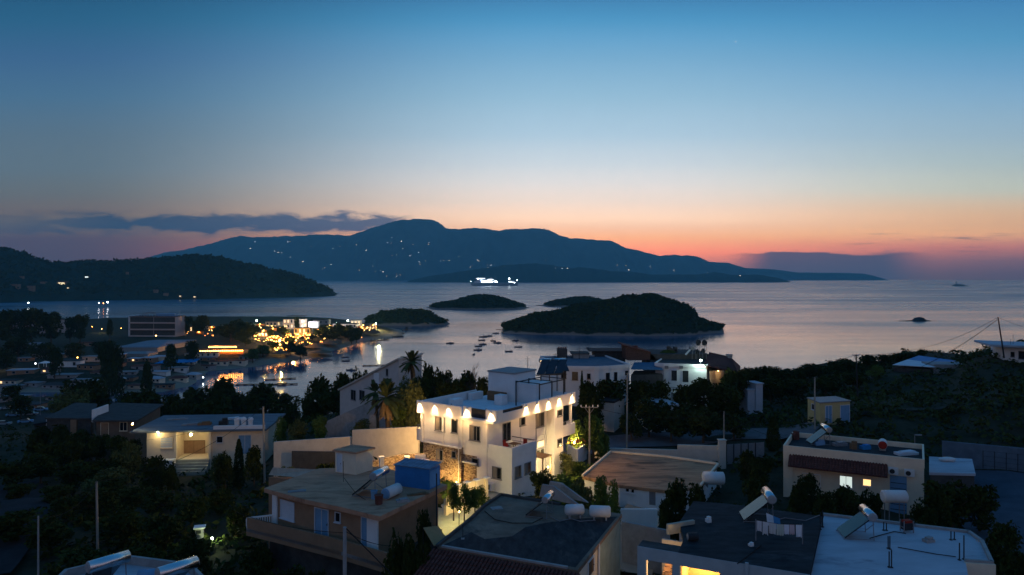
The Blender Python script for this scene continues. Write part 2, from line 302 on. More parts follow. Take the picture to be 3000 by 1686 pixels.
# ---------------------------------------------------------------- shared materials
MAT = dict(
 white=M('white_plaster', (.72, .70, .68), .9, .08, .8, stain=(.5, (.5, .47, .43), .66)),
 cream=M('cream_plaster', (.74, .60, .44), .9, .1, .9, stain=(.6, (.42, .36, .28), .64)),
 pink=M('pinkish_render', (.54, .49, .42), .9, .12, 1.1, bump=.2, stain=(.7, (.36, .29, .23), .63)),
 tan=M('tan_plaster', (.30, .18, .11), .9, .15, 1., stain=(.8, (.22, .16, .12), .6)),
 grey=M('grey_concrete', (.30, .29, .28), .9, .2, 1.6, bump=.2, stain=(.5, (.16, .15, .14), .6)),
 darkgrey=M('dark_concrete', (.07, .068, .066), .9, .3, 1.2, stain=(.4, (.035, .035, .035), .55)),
 brownroof=M('brown_stained_roof', (.46, .25, .155), .9, .22, .9, bump=.15, stain=(.33, (.16, .085, .055), .53), stretch=(.6, 1.6, 1)),
 tanroof=M('weathered_tan_roof', (.42, .23, .13), .9, .25, .8, bump=.15, stain=(.5, (.13, .085, .06), .49), stretch=(.5, 1.8, 1)),
 tarroof=M('dark_tar_roof', (.045, .043, .045), .8, .3, .7, bump=.1, stain=(.3, (.035, .035, .04), .5)),
 blueroof=M('pale_blue_roof', (.40, .42, .46), .85, .12, .7, stain=(.45, (.20, .21, .24), .55), stretch=(.5, 1.6, 1)),
 whiteroof=M('white_roof', (.62, .64, .66), .8, .1, .6, stain=(.4, (.36, .38, .4), .6)),
 tile=M('clay_tile', (.13, .05, .04), .8, .4, 3.),
 stone=stone_mat('rubble_stone'),
 steel=M('stainless_steel', (.62, .64, .66), .22, .05, 3, metal=1),
 dark=M('dark_metal', (.035, .037, .04), .5, .2, 3),
 alu=M('grey_aluminium', (.20, .20, .21), .45, .1, 3),
 wood=M('brown_wood', (.19, .11, .06), .7, .3, 3, stretch=(1, 1, 6)),
 pole=M('weathered_pole', (.30, .27, .23), .85, .25, 2, stretch=(3, 3, .5)),
 blue=M('blue_sheet_metal', (.015, .16, .42), .45, .15, 1.2, spec=.5),
 bluedoor=M('blue_grey_door', (.16, .30, .45), .5, .1, 1.5),
 shutter=M('white_shutter', (.55, .58, .62), .6, .06, 1.5),
 glass=M('dark_window_glass', (.012, .015, .02), .08, .1, 1, spec=.6),
 brownpane=M('brown_shade_glass', (.10, .07, .05), .25, .3, 4, spec=.5),
 plastic=M('white_plastic', (.62, .62, .60), .5, .06, 2),
 panel=M('solar_glass', (.012, .014, .022), .12, .1, 2, spec=.6),
 cable=M('black_cable', (.02, .02, .02), .7, .1, 2),
 hull=M('boat_paint', (.10, .11, .12), .6, .3, 2),
 hullw=M('pale_boat_paint', (.30, .31, .32), .6, .2, 2),
 thatch=M('dry_thatch', (.16, .11, .07), .95, .4, 2, bump=.4),
 canvas=M('pale_canvas', (.50, .49, .47), .9, .08, 1),
 bluecanvas=M('blue_canvas', (.03, .22, .48), .7, .15, 1),
 red=M('red_paint', (.30, .03, .02), .6, .15, 2),
 asphalt=M('asphalt', (.15, .125, .125), .95, .2, .6, bump=.15, stain=(.25, (.09, .08, .08), .55)),
 paving=M('pale_paving', (.34, .33, .27), .9, .15, 1.2, stain=(.6, (.2, .19, .16), .6)),
 sand=M('sand', (.34, .28, .21), .95, .2, .12),
 bark=M('bark', (.09, .065, .045), .95, .35, 4),
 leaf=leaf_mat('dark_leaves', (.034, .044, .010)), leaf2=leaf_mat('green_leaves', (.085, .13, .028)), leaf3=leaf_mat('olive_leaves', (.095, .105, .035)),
 palm=leaf_mat('palm_leaves', (.055, .07, .025)), deadpalm=leaf_mat('dry_palm_leaves', (.20, .13, .06)), scrub=leaf_mat('scrub_leaves', (.036, .048, .014), .6),
 rock=M('shore_rock', (.14, .12, .10), .95, .4, .05), forestfloor=M('forest_floor', (.022, .03, .018), .95, .4, .03),
 curtain=M('pale_curtain', (.22, .19, .16), .9, .35, 5, stretch=(6, 6, .5)),
 darkrock=M('dark_rock', (.03,.03,.03), .95, .4, .1),
 farhill=M('far_hillside', (.06, .09, .08), 1., .5, .004),
 lampwarm=E('warm_bulb', (1, .34, .06), 26), lampyel=E('yellow_bulb', (1, .56, .15), 24), lampwhite=E('white_bulb', (.86, .95, 1), 40), lampred=E('orange_bulb', (1, .22, .03), 9), stringbulb=E('string_bulb', (1, .34, .05), 60),
 flood=E('floodlight', (.88, 1., .86), 45), litwarm=E('lit_warm_window', (1, .60, .22), 1.6), litwhite=E('lit_curtain_window', (.75, .88, .80), .8),
 ferrylit=E('lit_ferry_deck', (.72, .88, 1), 5), ferryblue=E('blue_ferry_light', (.25, .35, 1), 5), farlamp=E('far_house_light', (1, .84, .62), 6),
)
MAT['islandfloor'] = island_mat()
HAZE_COL = (.26, .80, 1., 1); HAZE_DEN = 7.6e-5
# ---------------------------------------------------------------- terrain of the near shore (one sheet), sea, islands, mountains
CTRL = [(-600,20,40),(0,20,39),(800,20,38),(1500,20,38),(2200,20,38),(3200,20,38.5),
 (-400,45,39),(200,45,38),(700,45,36),(1100,45,37),(1500,45,38),(2000,45,38),(2500,45,38),(3000,45,38),(3600,45,39),
 (-400,70,37),(100,70,36),(500,70,35),(800,70,36),(1100,68,38.6),(1330,62,39.2),(1360,70,39.9),(1500,64,39.4),(1650,76,39),(1750,66,38),(1950,66,37.6),(2200,70,37.8),(2450,70,38),(2750,70,37.6),(3100,70,38.5),(3600,70,41),
 (-400,100,31),(100,100,31),(350,100,31.5),(540,98,32.2),(700,98,32.3),(850,94,35),(1000,100,35.5),(1200,90,38.2),(1400,95,38.4),(1600,95,38.4),(1760,92,37.6),(2000,90,37.4),(2230,92,38.2),(2430,95,40),(2600,100,41.5),(3000,100,43.5),(3600,100,47),
 (1650,118,40),(1850,118,39.5),(2000,118,39.3),(2150,120,38.5),(1000,118,36.5),(1250,120,36),
 (-400,150,24),(100,130,25),(350,140,23),(600,150,21),(850,150,24),(1000,150,27),(1400,150,30),(1800,150,33),(2000,150,34),(2200,150,35.5),(2400,150,38.2),(2650,140,41.2),(2950,135,45),(3500,140,50),
 (2200,185,34),(2450,180,37.5),(2700,178,40.5),(3000,175,43),(3500,180,48),(1900,185,28),(1500,190,22),
 (-400,250,15),(100,250,14),(400,250,11),(600,230,9),(800,230,8),(1100,230,7),(1500,250,6),(2000,250,4),(2500,250,6),(3000,250,12),(3600,250,18),
 (-400,350,10),(100,350,9),(350,340,6),(500,320,4.5),(600,310,3),(700,330,1),(800,340,.4),(900,330,.2),(1200,310,-1),(1600,310,-3),(2200,320,-3),(2800,330,-3),(3600,350,-3),
 (-400,500,9),(100,500,9),(300,480,6),(450,450,4),(560,440,1.5),(640,430,-1.5),(760,400,-2.5),(900,420,-3),(1200,450,-4),(1800,500,-4),(2600,500,-4),(3600,500,-4),
 (-400,800,9),(0,700,8),(200,650,6),(440,600,5),(300,900,2),(900,600,-3),(1300,800,-4),(2000,800,-4),(3600,800,-4),(700,1000,-4),(-500,1000,3),(1500,1050,-4),(300,1060,-2.5),(3600,1050,-4)]
CP = np.array([((p-CX)/F*2.6, math.log(Y)*1.55, z) for p, Y, z in CTRL])
SHORE = [(470,1150),(560,1130),(585,1106),(613,1087),(714,1079),(803,1065),(879,1057),(897,1049),(996,1045),(965,1034),(1008,1022),(1060,1003),(1090,999),(1137,995),(1150,990),(1184,986),(1190,976),(1175,967),(1110,957),(1080,949),(1000,941),(850,938),(700,938),(500,940),(380,941),(270,945),(200,936),(160,917),(60,906),(-700,903),(-900,1150)]
SP = np.array([U(a, b, 0.)[:2] for a, b in SHORE])
def heights(X, Y):
    X, Y = np.asarray(X, float), np.asarray(Y, float); sh = X.shape; X, Y = X.ravel(), Y.ravel()
    a, b = X/np.maximum(Y, 4)*2.6, np.log(np.maximum(Y, 4))*1.55
    num = np.zeros_like(a); den = np.zeros_like(a)
    for u, v, z in CP:
        w = 1./((a-u)**2+(b-v)**2+.0035)**1.7; num += w*z; den += w
    h = num/den
    far = Y > 280
    if far.any():
        x, y = X[far], Y[far]; dm = np.full(x.shape, 1e9); ins = np.zeros(x.shape, bool)
        for (x0, y0), (x1, y1) in zip(SP, np.roll(SP, -1, 0)):
            ex, ey = x1-x0, y1-y0; t = np.clip(((x-x0)*ex+(y-y0)*ey)/(ex*ex+ey*ey), 0, 1)
            dm = np.minimum(dm, np.hypot(x-x0-t*ex, y-y0-t*ey))
            c = ((y0 > y) != (y1 > y)) & (x < (x1-x0)*(y-y0)/(y1-y0+1e-12)+x0); ins ^= c
        sd = np.where(ins, dm, -dm); pen = np.where(sd > 0, .25+np.minimum(sd*.2, 7.2), np.maximum(sd*.25, -4))
        hh = h[far]; mixw = np.clip((y-285)/45, 0, 1)
        hh2 = np.where(sd > 0, np.maximum(pen, np.minimum(hh, pen+sd*.1)), np.minimum(pen, hh)); h[far] = hh*(1-mixw)+hh2*mixw
    return h.reshape(sh)
def gz(x, y): return float(heights([x], [y])[0])
def G(px, py, y0=12., y1=1000.):                       # where the ray through a pixel meets the ground
    Y = np.geomspace(y0, y1, 700); X = (px-CX)/F*Y; d = H-(py-HY)/F*Y-heights(X, Y)
    i = int(np.argmax(d < 0)) if (d < 0).any() else len(Y)-1
    return Vector((X[i], Y[i], float(heights([X[i]], [Y[i]])[0])))
def make_ground():
    cols = np.linspace(-1300, 4300, 250); rows = np.geomspace(5, 1080, 190)
    A, B = np.meshgrid((cols-CX)/F, rows); X = A*B; Z = heights(X, B)
    nn = np.array([[noise.noise((x*.09, y*.09, 0))*.5+noise.noise((x*.33, y*.33, 3))*.18 for x, y in zip(r1, r2)] for r1, r2 in zip(X, B)])
    amp = np.clip((B-18)/40, .15, 1)*np.clip((Z-.2)/2.5, .05, 1); Z = Z+nn*amp
    mb = MB(); mb.v = [(float(x), float(y), float(z)) for x, y, z in zip(X.ravel(), B.ravel(), Z.ravel())]
    nc = len(cols); mb.f = [(j*nc+i, j*nc+i+1, (j+1)*nc+i+1, (j+1)*nc+i) for j in range(len(rows)-1) for i in range(nc-1)]
    m, nt, b = newmat('dry_hillside_soil'); N, L = nt.nodes.new, nt.links.new
    tc = N('ShaderNodeTexCoord'); n1 = N('ShaderNodeTexNoise'); n1.inputs['Scale'].default_value = .35; n1.inputs['Detail'].default_value = 10; n1.inputs['Roughness'].default_value = .7; L(tc.outputs['Object'], n1.inputs['Vector'])
    r = N('ShaderNodeValToRGB'); e = r.color_ramp.elements; e[0].position, e[1].position = .36, .68; e[0].color = (.016, .021, .010, 1); e[1].color = (.055, .048, .032, 1); L(n1.outputs[0], r.inputs[0])
    sp = N('ShaderNodeSeparateXYZ'); L(tc.outputs['Object'], sp.inputs[0])
    ad = N('ShaderNodeMath'); ad.operation = 'MULTIPLY_ADD'; L(n1.outputs[0], ad.inputs[0]); ad.inputs[1].default_value = 3.; L(sp.outputs[2], ad.inputs[2])
    mr = N('ShaderNodeMapRange'); L(ad.outputs[0], mr.inputs[0]); mr.inputs[1].default_value, mr.inputs[2].default_value = 5.0, 3.4
    mx = N('ShaderNodeMix'); mx.data_type = 'RGBA'; L(mr.outputs[0], mx.inputs[0]); L(r.outputs[0], mx.inputs[6]); mx.inputs[7].default_value = (.26, .21, .155, 1); L(mx.outputs[2], b.inputs['Base Color'])
    b.inputs['Roughness'].default_value = 1.; b.inputs['Specular IOR Level'].default_value = .1
    struct('ground', mb, m, True)
make_ground()
def make_sea():
    mb = MB(); n, Rr = 256, 16600.
    rings = [0.] + [float(v) for v in np.geomspace(60, Rr, 26)]
    mb.v = [(0, 0, 0)]
    for r in rings[1:]: mb.v += [(r*math.sin(2*math.pi*i/n), r*math.cos(2*math.pi*i/n), 0) for i in range(n)]
    mb.f = [(0, 1+(i+1)%n, 1+i) for i in range(n)]
    for k in range(len(rings)-2):
        o = 1+k*n; mb.f += [(o+i, o+(i+1)%n, o+n+(i+1)%n, o+n+i) for i in range(n)]
    m, nt, b = newmat('calm_sea'); N, L = nt.nodes.new, nt.links.new
    b.inputs['Base Color'].default_value = (.012, .07, .14, 1); b.inputs['IOR'].default_value = 1.333; b.inputs['Specular IOR Level'].default_value = .5
    tc = N('ShaderNodeTexCoord')
    def nz(sc, det, st):
        mp = N('ShaderNodeMapping'); mp.inputs['Scale'].default_value = st; L(tc.outputs['Object'], mp.inputs[0])
        x = N('ShaderNodeTexNoise'); x.inputs['Scale'].default_value = sc; x.inputs['Detail'].default_value = det; L(mp.outputs[0], x.inputs['Vector']); return x.outputs[0]
    big = nz(.004, 5, (.35, 1.6, 1)); mr = N('ShaderNodeMapRange'); L(big, mr.inputs[0]); mr.inputs[1].default_value, mr.inputs[2].default_value, mr.inputs[3].default_value, mr.inputs[4].default_value = .36, .64, .07, .20
    sp = N('ShaderNodeSeparateXYZ'); L(tc.outputs['Object'], sp.inputs[0])
    sh = N('ShaderNodeMapRange'); L(sp.outputs[1], sh.inputs[0]); sh.inputs[1].default_value, sh.inputs[2].default_value, sh.inputs[3].default_value, sh.inputs[4].default_value = 420, 1900, .0, .17
    ro = N('ShaderNodeMath'); ro.operation = 'ADD'; L(mr.outputs[0], ro.inputs[0]); L(sh.outputs[0], ro.inputs[1]); L(ro.outputs[0], b.inputs['Roughness'])
    bp = N('ShaderNodeBump'); bp.inputs['Strength'].default_value = .05; bp.inputs['Distance'].default_value = .6; L(nz(.35, 3, (.8, 1, 1)), bp.inputs['Height'])
    bp2 = N('ShaderNodeBump'); bp2.inputs['Strength'].default_value = .10; bp2.inputs['Distance'].default_value = 2.5; L(nz(.02, 3, (.5, 1.5, 1)), bp2.inputs['Height']); L(bp.outputs[0], bp2.inputs['Normal']); L(bp2.outputs[0], b.inputs['Normal'])
    struct('sea', mb, m)
make_sea()
def ridge(name, prof, Yc, depth, mat, rough=.06, nseg=150, rows=14, seed=0., back=1.0, label=None, tuft=0, tsize=3., pow_=1.0, fname='island_trees', gully=0., jag=0.):
    """land raised under a crest whose outline and distance are those of the photo; Yc, depth may be (left, right)"""
    px = np.linspace(prof[0][0], prof[-1][0], nseg); py = np.interp(px, [p[0] for p in prof], [p[1] for p in prof])
    yc = np.interp(px, [prof[0][0], prof[-1][0]], Yc) if isinstance(Yc, tuple) else np.full(nseg, float(Yc))
    dp = np.interp(px, [prof[0][0], prof[-1][0]], depth) if isinstance(depth, tuple) else np.full(nseg, float(depth))
    zt = H-(py-HY)*yc/F; zm = zt.max()
    if jag: zt = zt*np.array([1+jag*(noise.noise((a*.045, seed, 0))+.8*noise.noise((a*.12, seed, 4))+.5*noise.noise((a*.31, seed, 8))) for a in px])
    zm = zt.max(); w = np.clip(zt/zm, 0, 1)**.5
    tv = np.linspace(-1, 1, 2*rows+1); mb = MB(); G_ = []
    for t in tv:
        for i in range(nseg):
            e = dp[i]*(.25+.75*w[i]); y = yc[i]+(e*t if t < 0 else e*t*back)
            s = (1-abs(t)**(1.35 if t < 0 else 1.6)); x = (px[i]-CX)/F*yc[i]*(1+.85*(y/yc[i]-1)) if t else (px[i]-CX)/F*yc[i]
            k = 3.2/(yc[0]*.02+e*.5); nv = noise.noise((x*k+seed, y*k, seed))+.5*noise.noise((x*k*2.3, y*k*2.3+seed, 1))+.3*noise.noise((x*k*5, y*k*5, seed))
            gl = (abs(noise.noise((x*k*1.1+seed, y*k*.35, 7.)))-.2)*gully
            z = max(zt[i], 0)*s**pow_ + zm*(rough*nv-gl)*(abs(t)*2.2 if abs(t) < .45 else 1)*min(1, s*3)*min(1, w[i]*1.5) - (1.5 if abs(t) == 1 else 0)
            mb.v.append((x, y, z if abs(t) < 1 else -2.))
    n = nseg; mb.f = [(j*n+i, j*n+i+1, (j+1)*n+i+1, (j+1)*n+i) for j in range(2*rows) for i in range(n-1)]
    o = struct(name, mb, mat, True, label=label)
    if tuft:
        rs = random.Random(int(seed*10)+5); tb = MB(); fs = mb.f; pts = []
        while len(pts) < tuft:
            f = fs[rs.randrange(len(fs))]; a, c = Vector(mb.v[f[0]]), Vector(mb.v[f[2]]); q = a.lerp(c, rs.random()); b2 = Vector(mb.v[f[1]]).lerp(Vector(mb.v[f[3]]), rs.random()); q = q.lerp(b2, .5*rs.random())
            if q.z > zm*.05+.8: pts.append(q)
        for q in pts:
            h = tsize*rs.uniform(.5, 1.2)
            tb.cards([q+Vector((rs.uniform(-1, 1)*h*.8, rs.uniform(-1, 1)*h*.8, h*rs.uniform(.0, .7))) for _ in range(7)], h*.55)
        struct(fname, tb, MAT['leaf'], kind='stuff', label=('dense dark trees covering the '+label) if label else None)
    return o
MTN = [(380,800),(419,760),(480,740),(534,734),(611,716),(670,699),(705,690),(728,695),(852,692),(933,687),(1027,691),(1079,672),(1128,657),(1167,646),(1219,642),(1254,642),(1282,650),(1307,669),(1324,671.5),(1376,669),(1411,669),(1460,677),(1499,670),(1527,673),(1569,669),(1604,672),(1638,690),(1673,699),(1700,699),(1763,705),(1786,704),(1833,727),(1872,735),(1930,750),(1980,747),(1996,750),(2011,748),(2046,752.6),(2077,767),(2136,771),(2182,785.6),(2260,789),(2338,799),(2473,800),(2532,802),(2570,812),(2592,818.5)]
ridge('mountain', MTN, 13600, 2100, MAT['farhill'], .045, 420, 16, 3.3, back=.9, gully=.24, jag=.014, label='long blue mountain ridge across the strait with tiny house lights')
LOW = [(1195,824),(1254,810),(1324,800),(1400,789),(1460,780),(1499,776),(1569,772),(1621,778),(1670,786),(1701,783),(1794,795),(1872,799),(1903,805),(2046,805),(2093,797),(2143,806),(2221,805),(2279,815),(2314,825)]
ridge('hill', LOW, 8000, 400, MAT['forestfloor'], .05, 260, 10, 8.1, gully=.15, jag=.04, label='low dark foothills along the foot of the far mountain')
LHILL = [(-700,690),(-400,705),(-150,720),(0,729),(19,726),(38,733),(73,745),(116,763),(146,771),(180,771),(262,768),(349,766),(422,763),(466,759),(524,751),(577,748),(626,752),(670,762),(713,774),(750,780),(793,791),(842,800),(894,818),(940,838),(984,862)]
ridge('headland', LHILL, (1900, 2330), (620, 330), MAT['forestfloor'], .035, 240, 14, 1.7, back=1.6, label='dark wooded headland closing the bay', tuft=5200, tsize=9., fname='headland_trees', pow_=.9)
ISL = [('low round islet with trees nearest the lit beach', [(1069,951),(1075,936),(1087,929),(1116,916),(1137,916),(1159,912),(1182,909),(1215,912),(1236,910),(1263,919),(1273,928),(1287,935.5),(1306,941),(1318,950)], 905, 40, 700, 3.2),
 ('wooded hump island behind the small islet', [(1249,908),(1260,900),(1275,892),(1302,888),(1329,884),(1360,875),(1390,867.5),(1409,865.5),(1438,868),(1467,874),(1496,883),(1520,891),(1535,897),(1551,904)], 1370, 75, 1300, 4.),
 ('far island half hidden behind the largest island', [(1571,901),(1594,894),(1624,883),(1689,873),(1722,872),(1749,877),(1785,885),(1830,893),(1880,901)], 1480, 85, 800, 4.),
 ('largest wooded island in the middle of the bay', [(1474,960),(1477,952),(1504,944),(1545,930),(1559,923),(1613,918),(1662,905),(1694,895),(1735,891),(1781,883),(1809,876),(1844,868),(1885,868),(1906,864),(1923,867),(1953,878),(1993,891),(2015,901),(2031,910),(2036,922),(2040,933),(2075,945.6),(2116,957)], 790, 78, 3400, 3.2)]
for i, (lb, pr, yc, dp, nt_, ts) in enumerate(ISL):
    ridge('island', pr, yc, dp, MAT['islandfloor'], .05, 130, 14, 2.1+i*3.7, label=lb, tuft=nt_, tsize=ts, pow_=.62)
ridge('rock_islet', [(2622,945),(2634,940.5),(2658,939.5),(2672,938.5),(2680,931.5),(2693,929),(2706,931.5),(2714,938.5),(2726,940),(2744,946)], 960, 16, MAT['darkrock'], .05, 60, 6, 5.5, label='tiny bare rock islet in the open sea at right')
ridge('rock_islet', [(2786,839.5),(2794,835),(2802,832.5),(2815,833.5),(2825,834.5),(2832,837.5),(2846,839.5)], 4560, 90, MAT['rock'], .04, 60, 6, 6.5, label='distant low islet carrying a lighthouse')
lt = D(2801.5, 834, 4540); lm = MB(); lm.tube((lt.x, lt.y, lt.z-4), (lt.x, lt.y, lt.z+11), 3.2, 10, 2.4)
T = Thing('lighthouse', 'slim lighthouse tower on the far islet', 'lighthouse', (lt.x, lt.y, lt.z-4)); T.part('tower', lm, MAT['grey'])
T.part('lantern', MB().tube((lt.x, lt.y, lt.z+11), (lt.x, lt.y, lt.z+15), 2., 10).tube((lt.x, lt.y, lt.z+15), (lt.x, lt.y, lt.z+20), 2.2, 10, .1), MAT['dark'])
# the air over the strait
hz = MB(); hz.ob((0, 0), (1, 0), (0, 1), -17000, 17000, -17000, 17000, -6, 1300)
hm = bpy.data.materials.new('evening_haze'); hm.use_nodes = True; nt = hm.node_tree; nt.nodes.remove(nt.nodes['Principled BSDF'])
pv = nt.nodes.new('ShaderNodeVolumePrincipled'); pv.inputs['Color'].default_value = HAZE_COL; pv.inputs['Density'].default_value = HAZE_DEN; pv.inputs['Anisotropy'].default_value = .0
nt.links.new(pv.outputs[0], nt.nodes['Material Output'].inputs['Volume'])
struct('haze', hz, hm, kind='stuff', label='thin blue evening haze over the sea')
# ---------------------------------------------------------------- the lit villa
V2 = lambda x, y: Vector((x, y))
dA, dC = V2(.799, -.602), V2(.602, .799)
K0 = V2(-1.5, 66.25)
ZG, ZF, ZB, ZT = 39.6, 43.4, 46.2, 47.4                # ground, upper floor, fascia bottom and top
villa = Thing('villa', 'white two-storey villa with a ring of bright wall lights under its flat roof', 'house', (K0.x, K0.y, ZG))
vp = lambda a, c: K0+dA*a+dC*c                          # a along the front (0 at the near corner, negative to the left), c to the back
vb = lambda mb, a0, a1, c0, c1, z0, z1: mb.ob(K0, dA, dC, a0, a1, c0, c1, z0, z1)
AS, CS = -4.1, 1.1                                      # left section stands .35 m forward; side wall sits 1.1 m behind the fascia
core = MB(); vb(core, -9.3, AS, -.30, 11, ZF, ZB-.01); vb(core, AS, -CS, 0, 13.3, ZF, ZB-.01)
vb(core, -CS, 0, 9.9, 11.6, ZG-2, ZB-.01)               # the tower on the side
villa.part('upper_wall', core, MAT['white'])
low = MB(); vb(low, -9.2, AS-.02, -.27, 11, ZG-2, ZF-.12); vb(low, AS-.02, -CS-1.25, .04, 4, ZG-2, ZF-.65)
villa.part('stone_wall', low, MAT['stone'])
lw = MB(); vb(lw, -CS-1.25, -CS-.02, .02, 4, ZG-2, ZF-.01); vb(lw, AS, -CS-.02, 4, 13.3, ZG-2, ZF-.01); vb(lw, AS, -CS-1.25, .02, 4, ZF-.65, ZF-.01)
villa.part('lower_wall', lw, MAT['white'])
for q in ((-9.4, AS+.02, -.42, -.2, ZF-.12, ZF+.0), (AS+.02, -CS-1.2, -.22, .06, ZF-1.42, ZF-1.3), (-CS-.02, -CS+.10, 3.9, 9.88, ZF-.12, ZF+.02)): villa.part('ledge', vb(MB(), *q), MAT['white'])
for q in ((-9.42, -9.15, -.42, -.1, ZF, ZB-.02), (-6.55, -6.35, -.40, -.1, ZF, ZB-.02), (-CS-.12, -CS+.08, -.14, .2, ZF, ZB-.02), (-CS-.02, -CS+.12, 9.55, 9.85, ZG, ZB-.02)): villa.part('pilaster', vb(MB(), *q), MAT['white'])
slabm = MB(); vb(slabm, -10.0, 0, -.38, 14, ZB, ZB+.22); villa.part('roof', slabm, MAT['whiteroof'])
fa = MB()
vb(fa, -10.02, AS, -.40, -.2, ZB-.02, ZT); vb(fa, AS, -3.05, -.0, .2, ZB-.02, ZT); vb(fa, -1.25, .02, -.02, .2, ZB-.02, ZT); vb(fa, -3.05, -1.25, .03, .2, ZB-.02, ZB+.25)
vb(fa, -10.04, -9.86, -.2, 9, ZB-.02, ZT-.1)
vb(fa, -.18, .04, .2, 1.0, ZB-.02, ZT); vb(fa, -.18, .03, 1.0, 4.3, ZB-.02, ZT-.38); vb(fa, -.18, .04, 4.3, 14.02, ZB-.02, ZT)
vb(fa, -10.0, 0, 13.84, 14.04, ZB-.02, ZT-.2)
villa.part('parapet', fa, MAT['white'])
for q in ((-3.05, -1.25, .06, .16, ZB+.26, ZT-.08), (-.14, -.06, 1.0, 4.3, ZT-.37, ZT-.12)): villa.part('dark_railing', vb(MB(), *q), MAT['dark'])
# stair house and plant on the roof
ph = MB(); vb(ph, -8.2, -4.6, 9.0, 13.0, ZB+.22, ZB+3.25); villa.part('stair_house', ph, MAT['white'])
villa.part('stair_house_roof', vb(MB(), -8.3, -4.5, 8.9, 13.1, ZB+3.26, ZB+3.42), MAT['grey'])
villa.part('roof_annex', vb(MB(), -4.58, -2.2, 9.6, 12.6, ZB+.22, ZB+2.3), MAT['white'])
for q in ((-8.9, -8.1, 3.2, 4.6, ZB+.22, ZB+.95), (-9.6, -9.1, 7.2, 9.2, ZB+.22, ZB+1.0)): villa.part('roof_box', vb(MB(), *q), MAT['white'])
villa.part('roof_block', vb(MB(), -5.6, -4.6, 6.8, 7.8, ZB+.22, ZB+1.25), MAT['white'])
pg = MB()
for a in (-3.4, -.4):
    for c in (7.6, 9.9, 12.2): vb(pg, a, a+.1, c, c+.1, ZB+.22, ZB+2.65)
for a in (-3.4, -.4): vb(pg, a, a+.1, 7.6, 12.3, ZB+2.65, ZB+2.75)
for c in (7.6, 9.9, 12.2): vb(pg, -3.4, -.3, c, c+.1, ZB+2.76, ZB+2.84)
villa.part('roof_pergola', pg, MAT['dark'])
cab = MB(); vb(cab, -8.0, -5.6, 8.55, 8.98, ZB+.22, ZB+1.2); villa.part('roof_cabinet', cab, MAT['wood'])
# terrace block in front of the corner
tb = MB(); vb(tb, -CS+.02, 1.85, .03, 3.9, ZG-2, ZF-.1); villa.part('terrace_block', tb, MAT['white'])
tp = MB(); vb(tp, -CS+.06, 1.87, .01, .17, ZF-.1, ZF+.75); vb(tp, 1.69, 1.88, .17, 3.95, ZF-.1, ZF+.75); villa.part('terrace_parapet', tp, MAT['white'])
villa.part('terrace_floor', vb(MB(), -CS+.02, 1.69, .17, 3.9, ZF-.1, ZF-.02), MAT['paving'])
rl = MB(); vb(rl, 1.78, 1.84, 3.95, 4.0, ZF-1.2, ZF+1.9); vb(rl, -CS, 1.84, 3.92, 3.98, ZF+.72, ZF+.80); vb(rl, -CS, 1.84, 3.92, 3.98, ZF+.36, ZF+.40); villa.part('terrace_railing', rl, MAT['alu'])
# balconies
bl = MB(); vb(bl, -11.0, -9.2, .6, 4.2, ZF-.35, ZF-.1); vb(bl, -11.0, -10.84, .6, 4.2, ZF-.1, ZF+.8); vb(bl, -11.0, -9.3, .6, .76, ZF-.1, ZF+.8); villa.part('left_balcony', bl, MAT['white'])
br = MB()
for z in (1.0, 1.22): vb(br, -11.0, -9.3, .66, .70, ZF+z, ZF+z+.04)
for a in (-10.9, -10.1, -9.4): vb(br, a, a+.05, .65, .71, ZF+.8, ZF+1.24)
villa.part('balcony_railing', br, MAT['alu'])
b2 = MB(); vb(b2, -1.05, 0, 11.6, 14, ZF-.55, ZF-.3); vb(b2, -.16, .01, 11.62, 14, ZF-.3, ZF+.62); vb(b2, -1.05, -.16, 13.84, 14, ZF-.3, ZF+.62); villa.part('side_balcony', b2, MAT['white'])
villa.part('balcony_column', vb(MB(), -.28, -.06, 13.2, 13.42, ZF+.62, ZB-.01), MAT['white'])
b3 = MB(); vb(b3, -.12, -.08, 11.7, 13.9, ZF+.95, ZF+1.0)
for c in (11.9, 12.5, 13.7): vb(b3, -.12, -.08, c, c+.04, ZF+.62, ZF+.96)
villa.part('side_railing', b3, MAT['alu'])
# openings, traced on their walls
zx = lambda a, b: (1180+.2762*a, 1050+.2762*b)
def zr4(a0, b0, a1, b1): return (*zx(a0, b0), *zx(a1, b1))
PA = (vp(-10, -.30), vp(AS, -.30)); PAl = (vp(-10, -.27), vp(AS, -.27)); PB = (vp(AS, 0), vp(-CS, 0)); PE = (vp(-CS, .03), vp(1.85, .03)); PE2 = (vp(1.85, .03), vp(1.85, 3.9)); PC = (vp(-CS, 0), vp(-CS, 13)); PT = (vp(0, 9.9), vp(0, 11.6))
for wl, rc, bars in ((PA, zr4(348, 628, 444, 764), 1), (PA, zr4(522, 650, 580, 788), 0), (PAl, zr4(362, 975, 425, 1078), 1), (PAl, zr4(525, 992, 563, 1052), 0), (PB, zr4(715, 722, 818, 868), 2), (PB, zr4(737, 1066, 800, 1130), 0),
                     (PE, zr4(955, 1160, 1045, 1272), 1), (PE2, zr4(1190, 1150, 1248, 1262), 1), (PE2, zr4(1292, 1112, 1352, 1218), 1), (PC, zr4(1242, 635, 1292, 708), 0), (PC, zr4(1413, 585, 1498, 722), 1), (PT, zr4(1640, 550, 1688, 608), 0), (PT, zr4(1640, 858, 1684, 928), 0)):
    opening(villa, *wl, rc, MAT['alu'], MAT['glass'], bars=bars, curtain=.42 if bars else None)
opening(villa, *PC, zr4(1062, 690, 1138, 880), MAT['alu'], MAT['glass'], kind='door', bars=1)
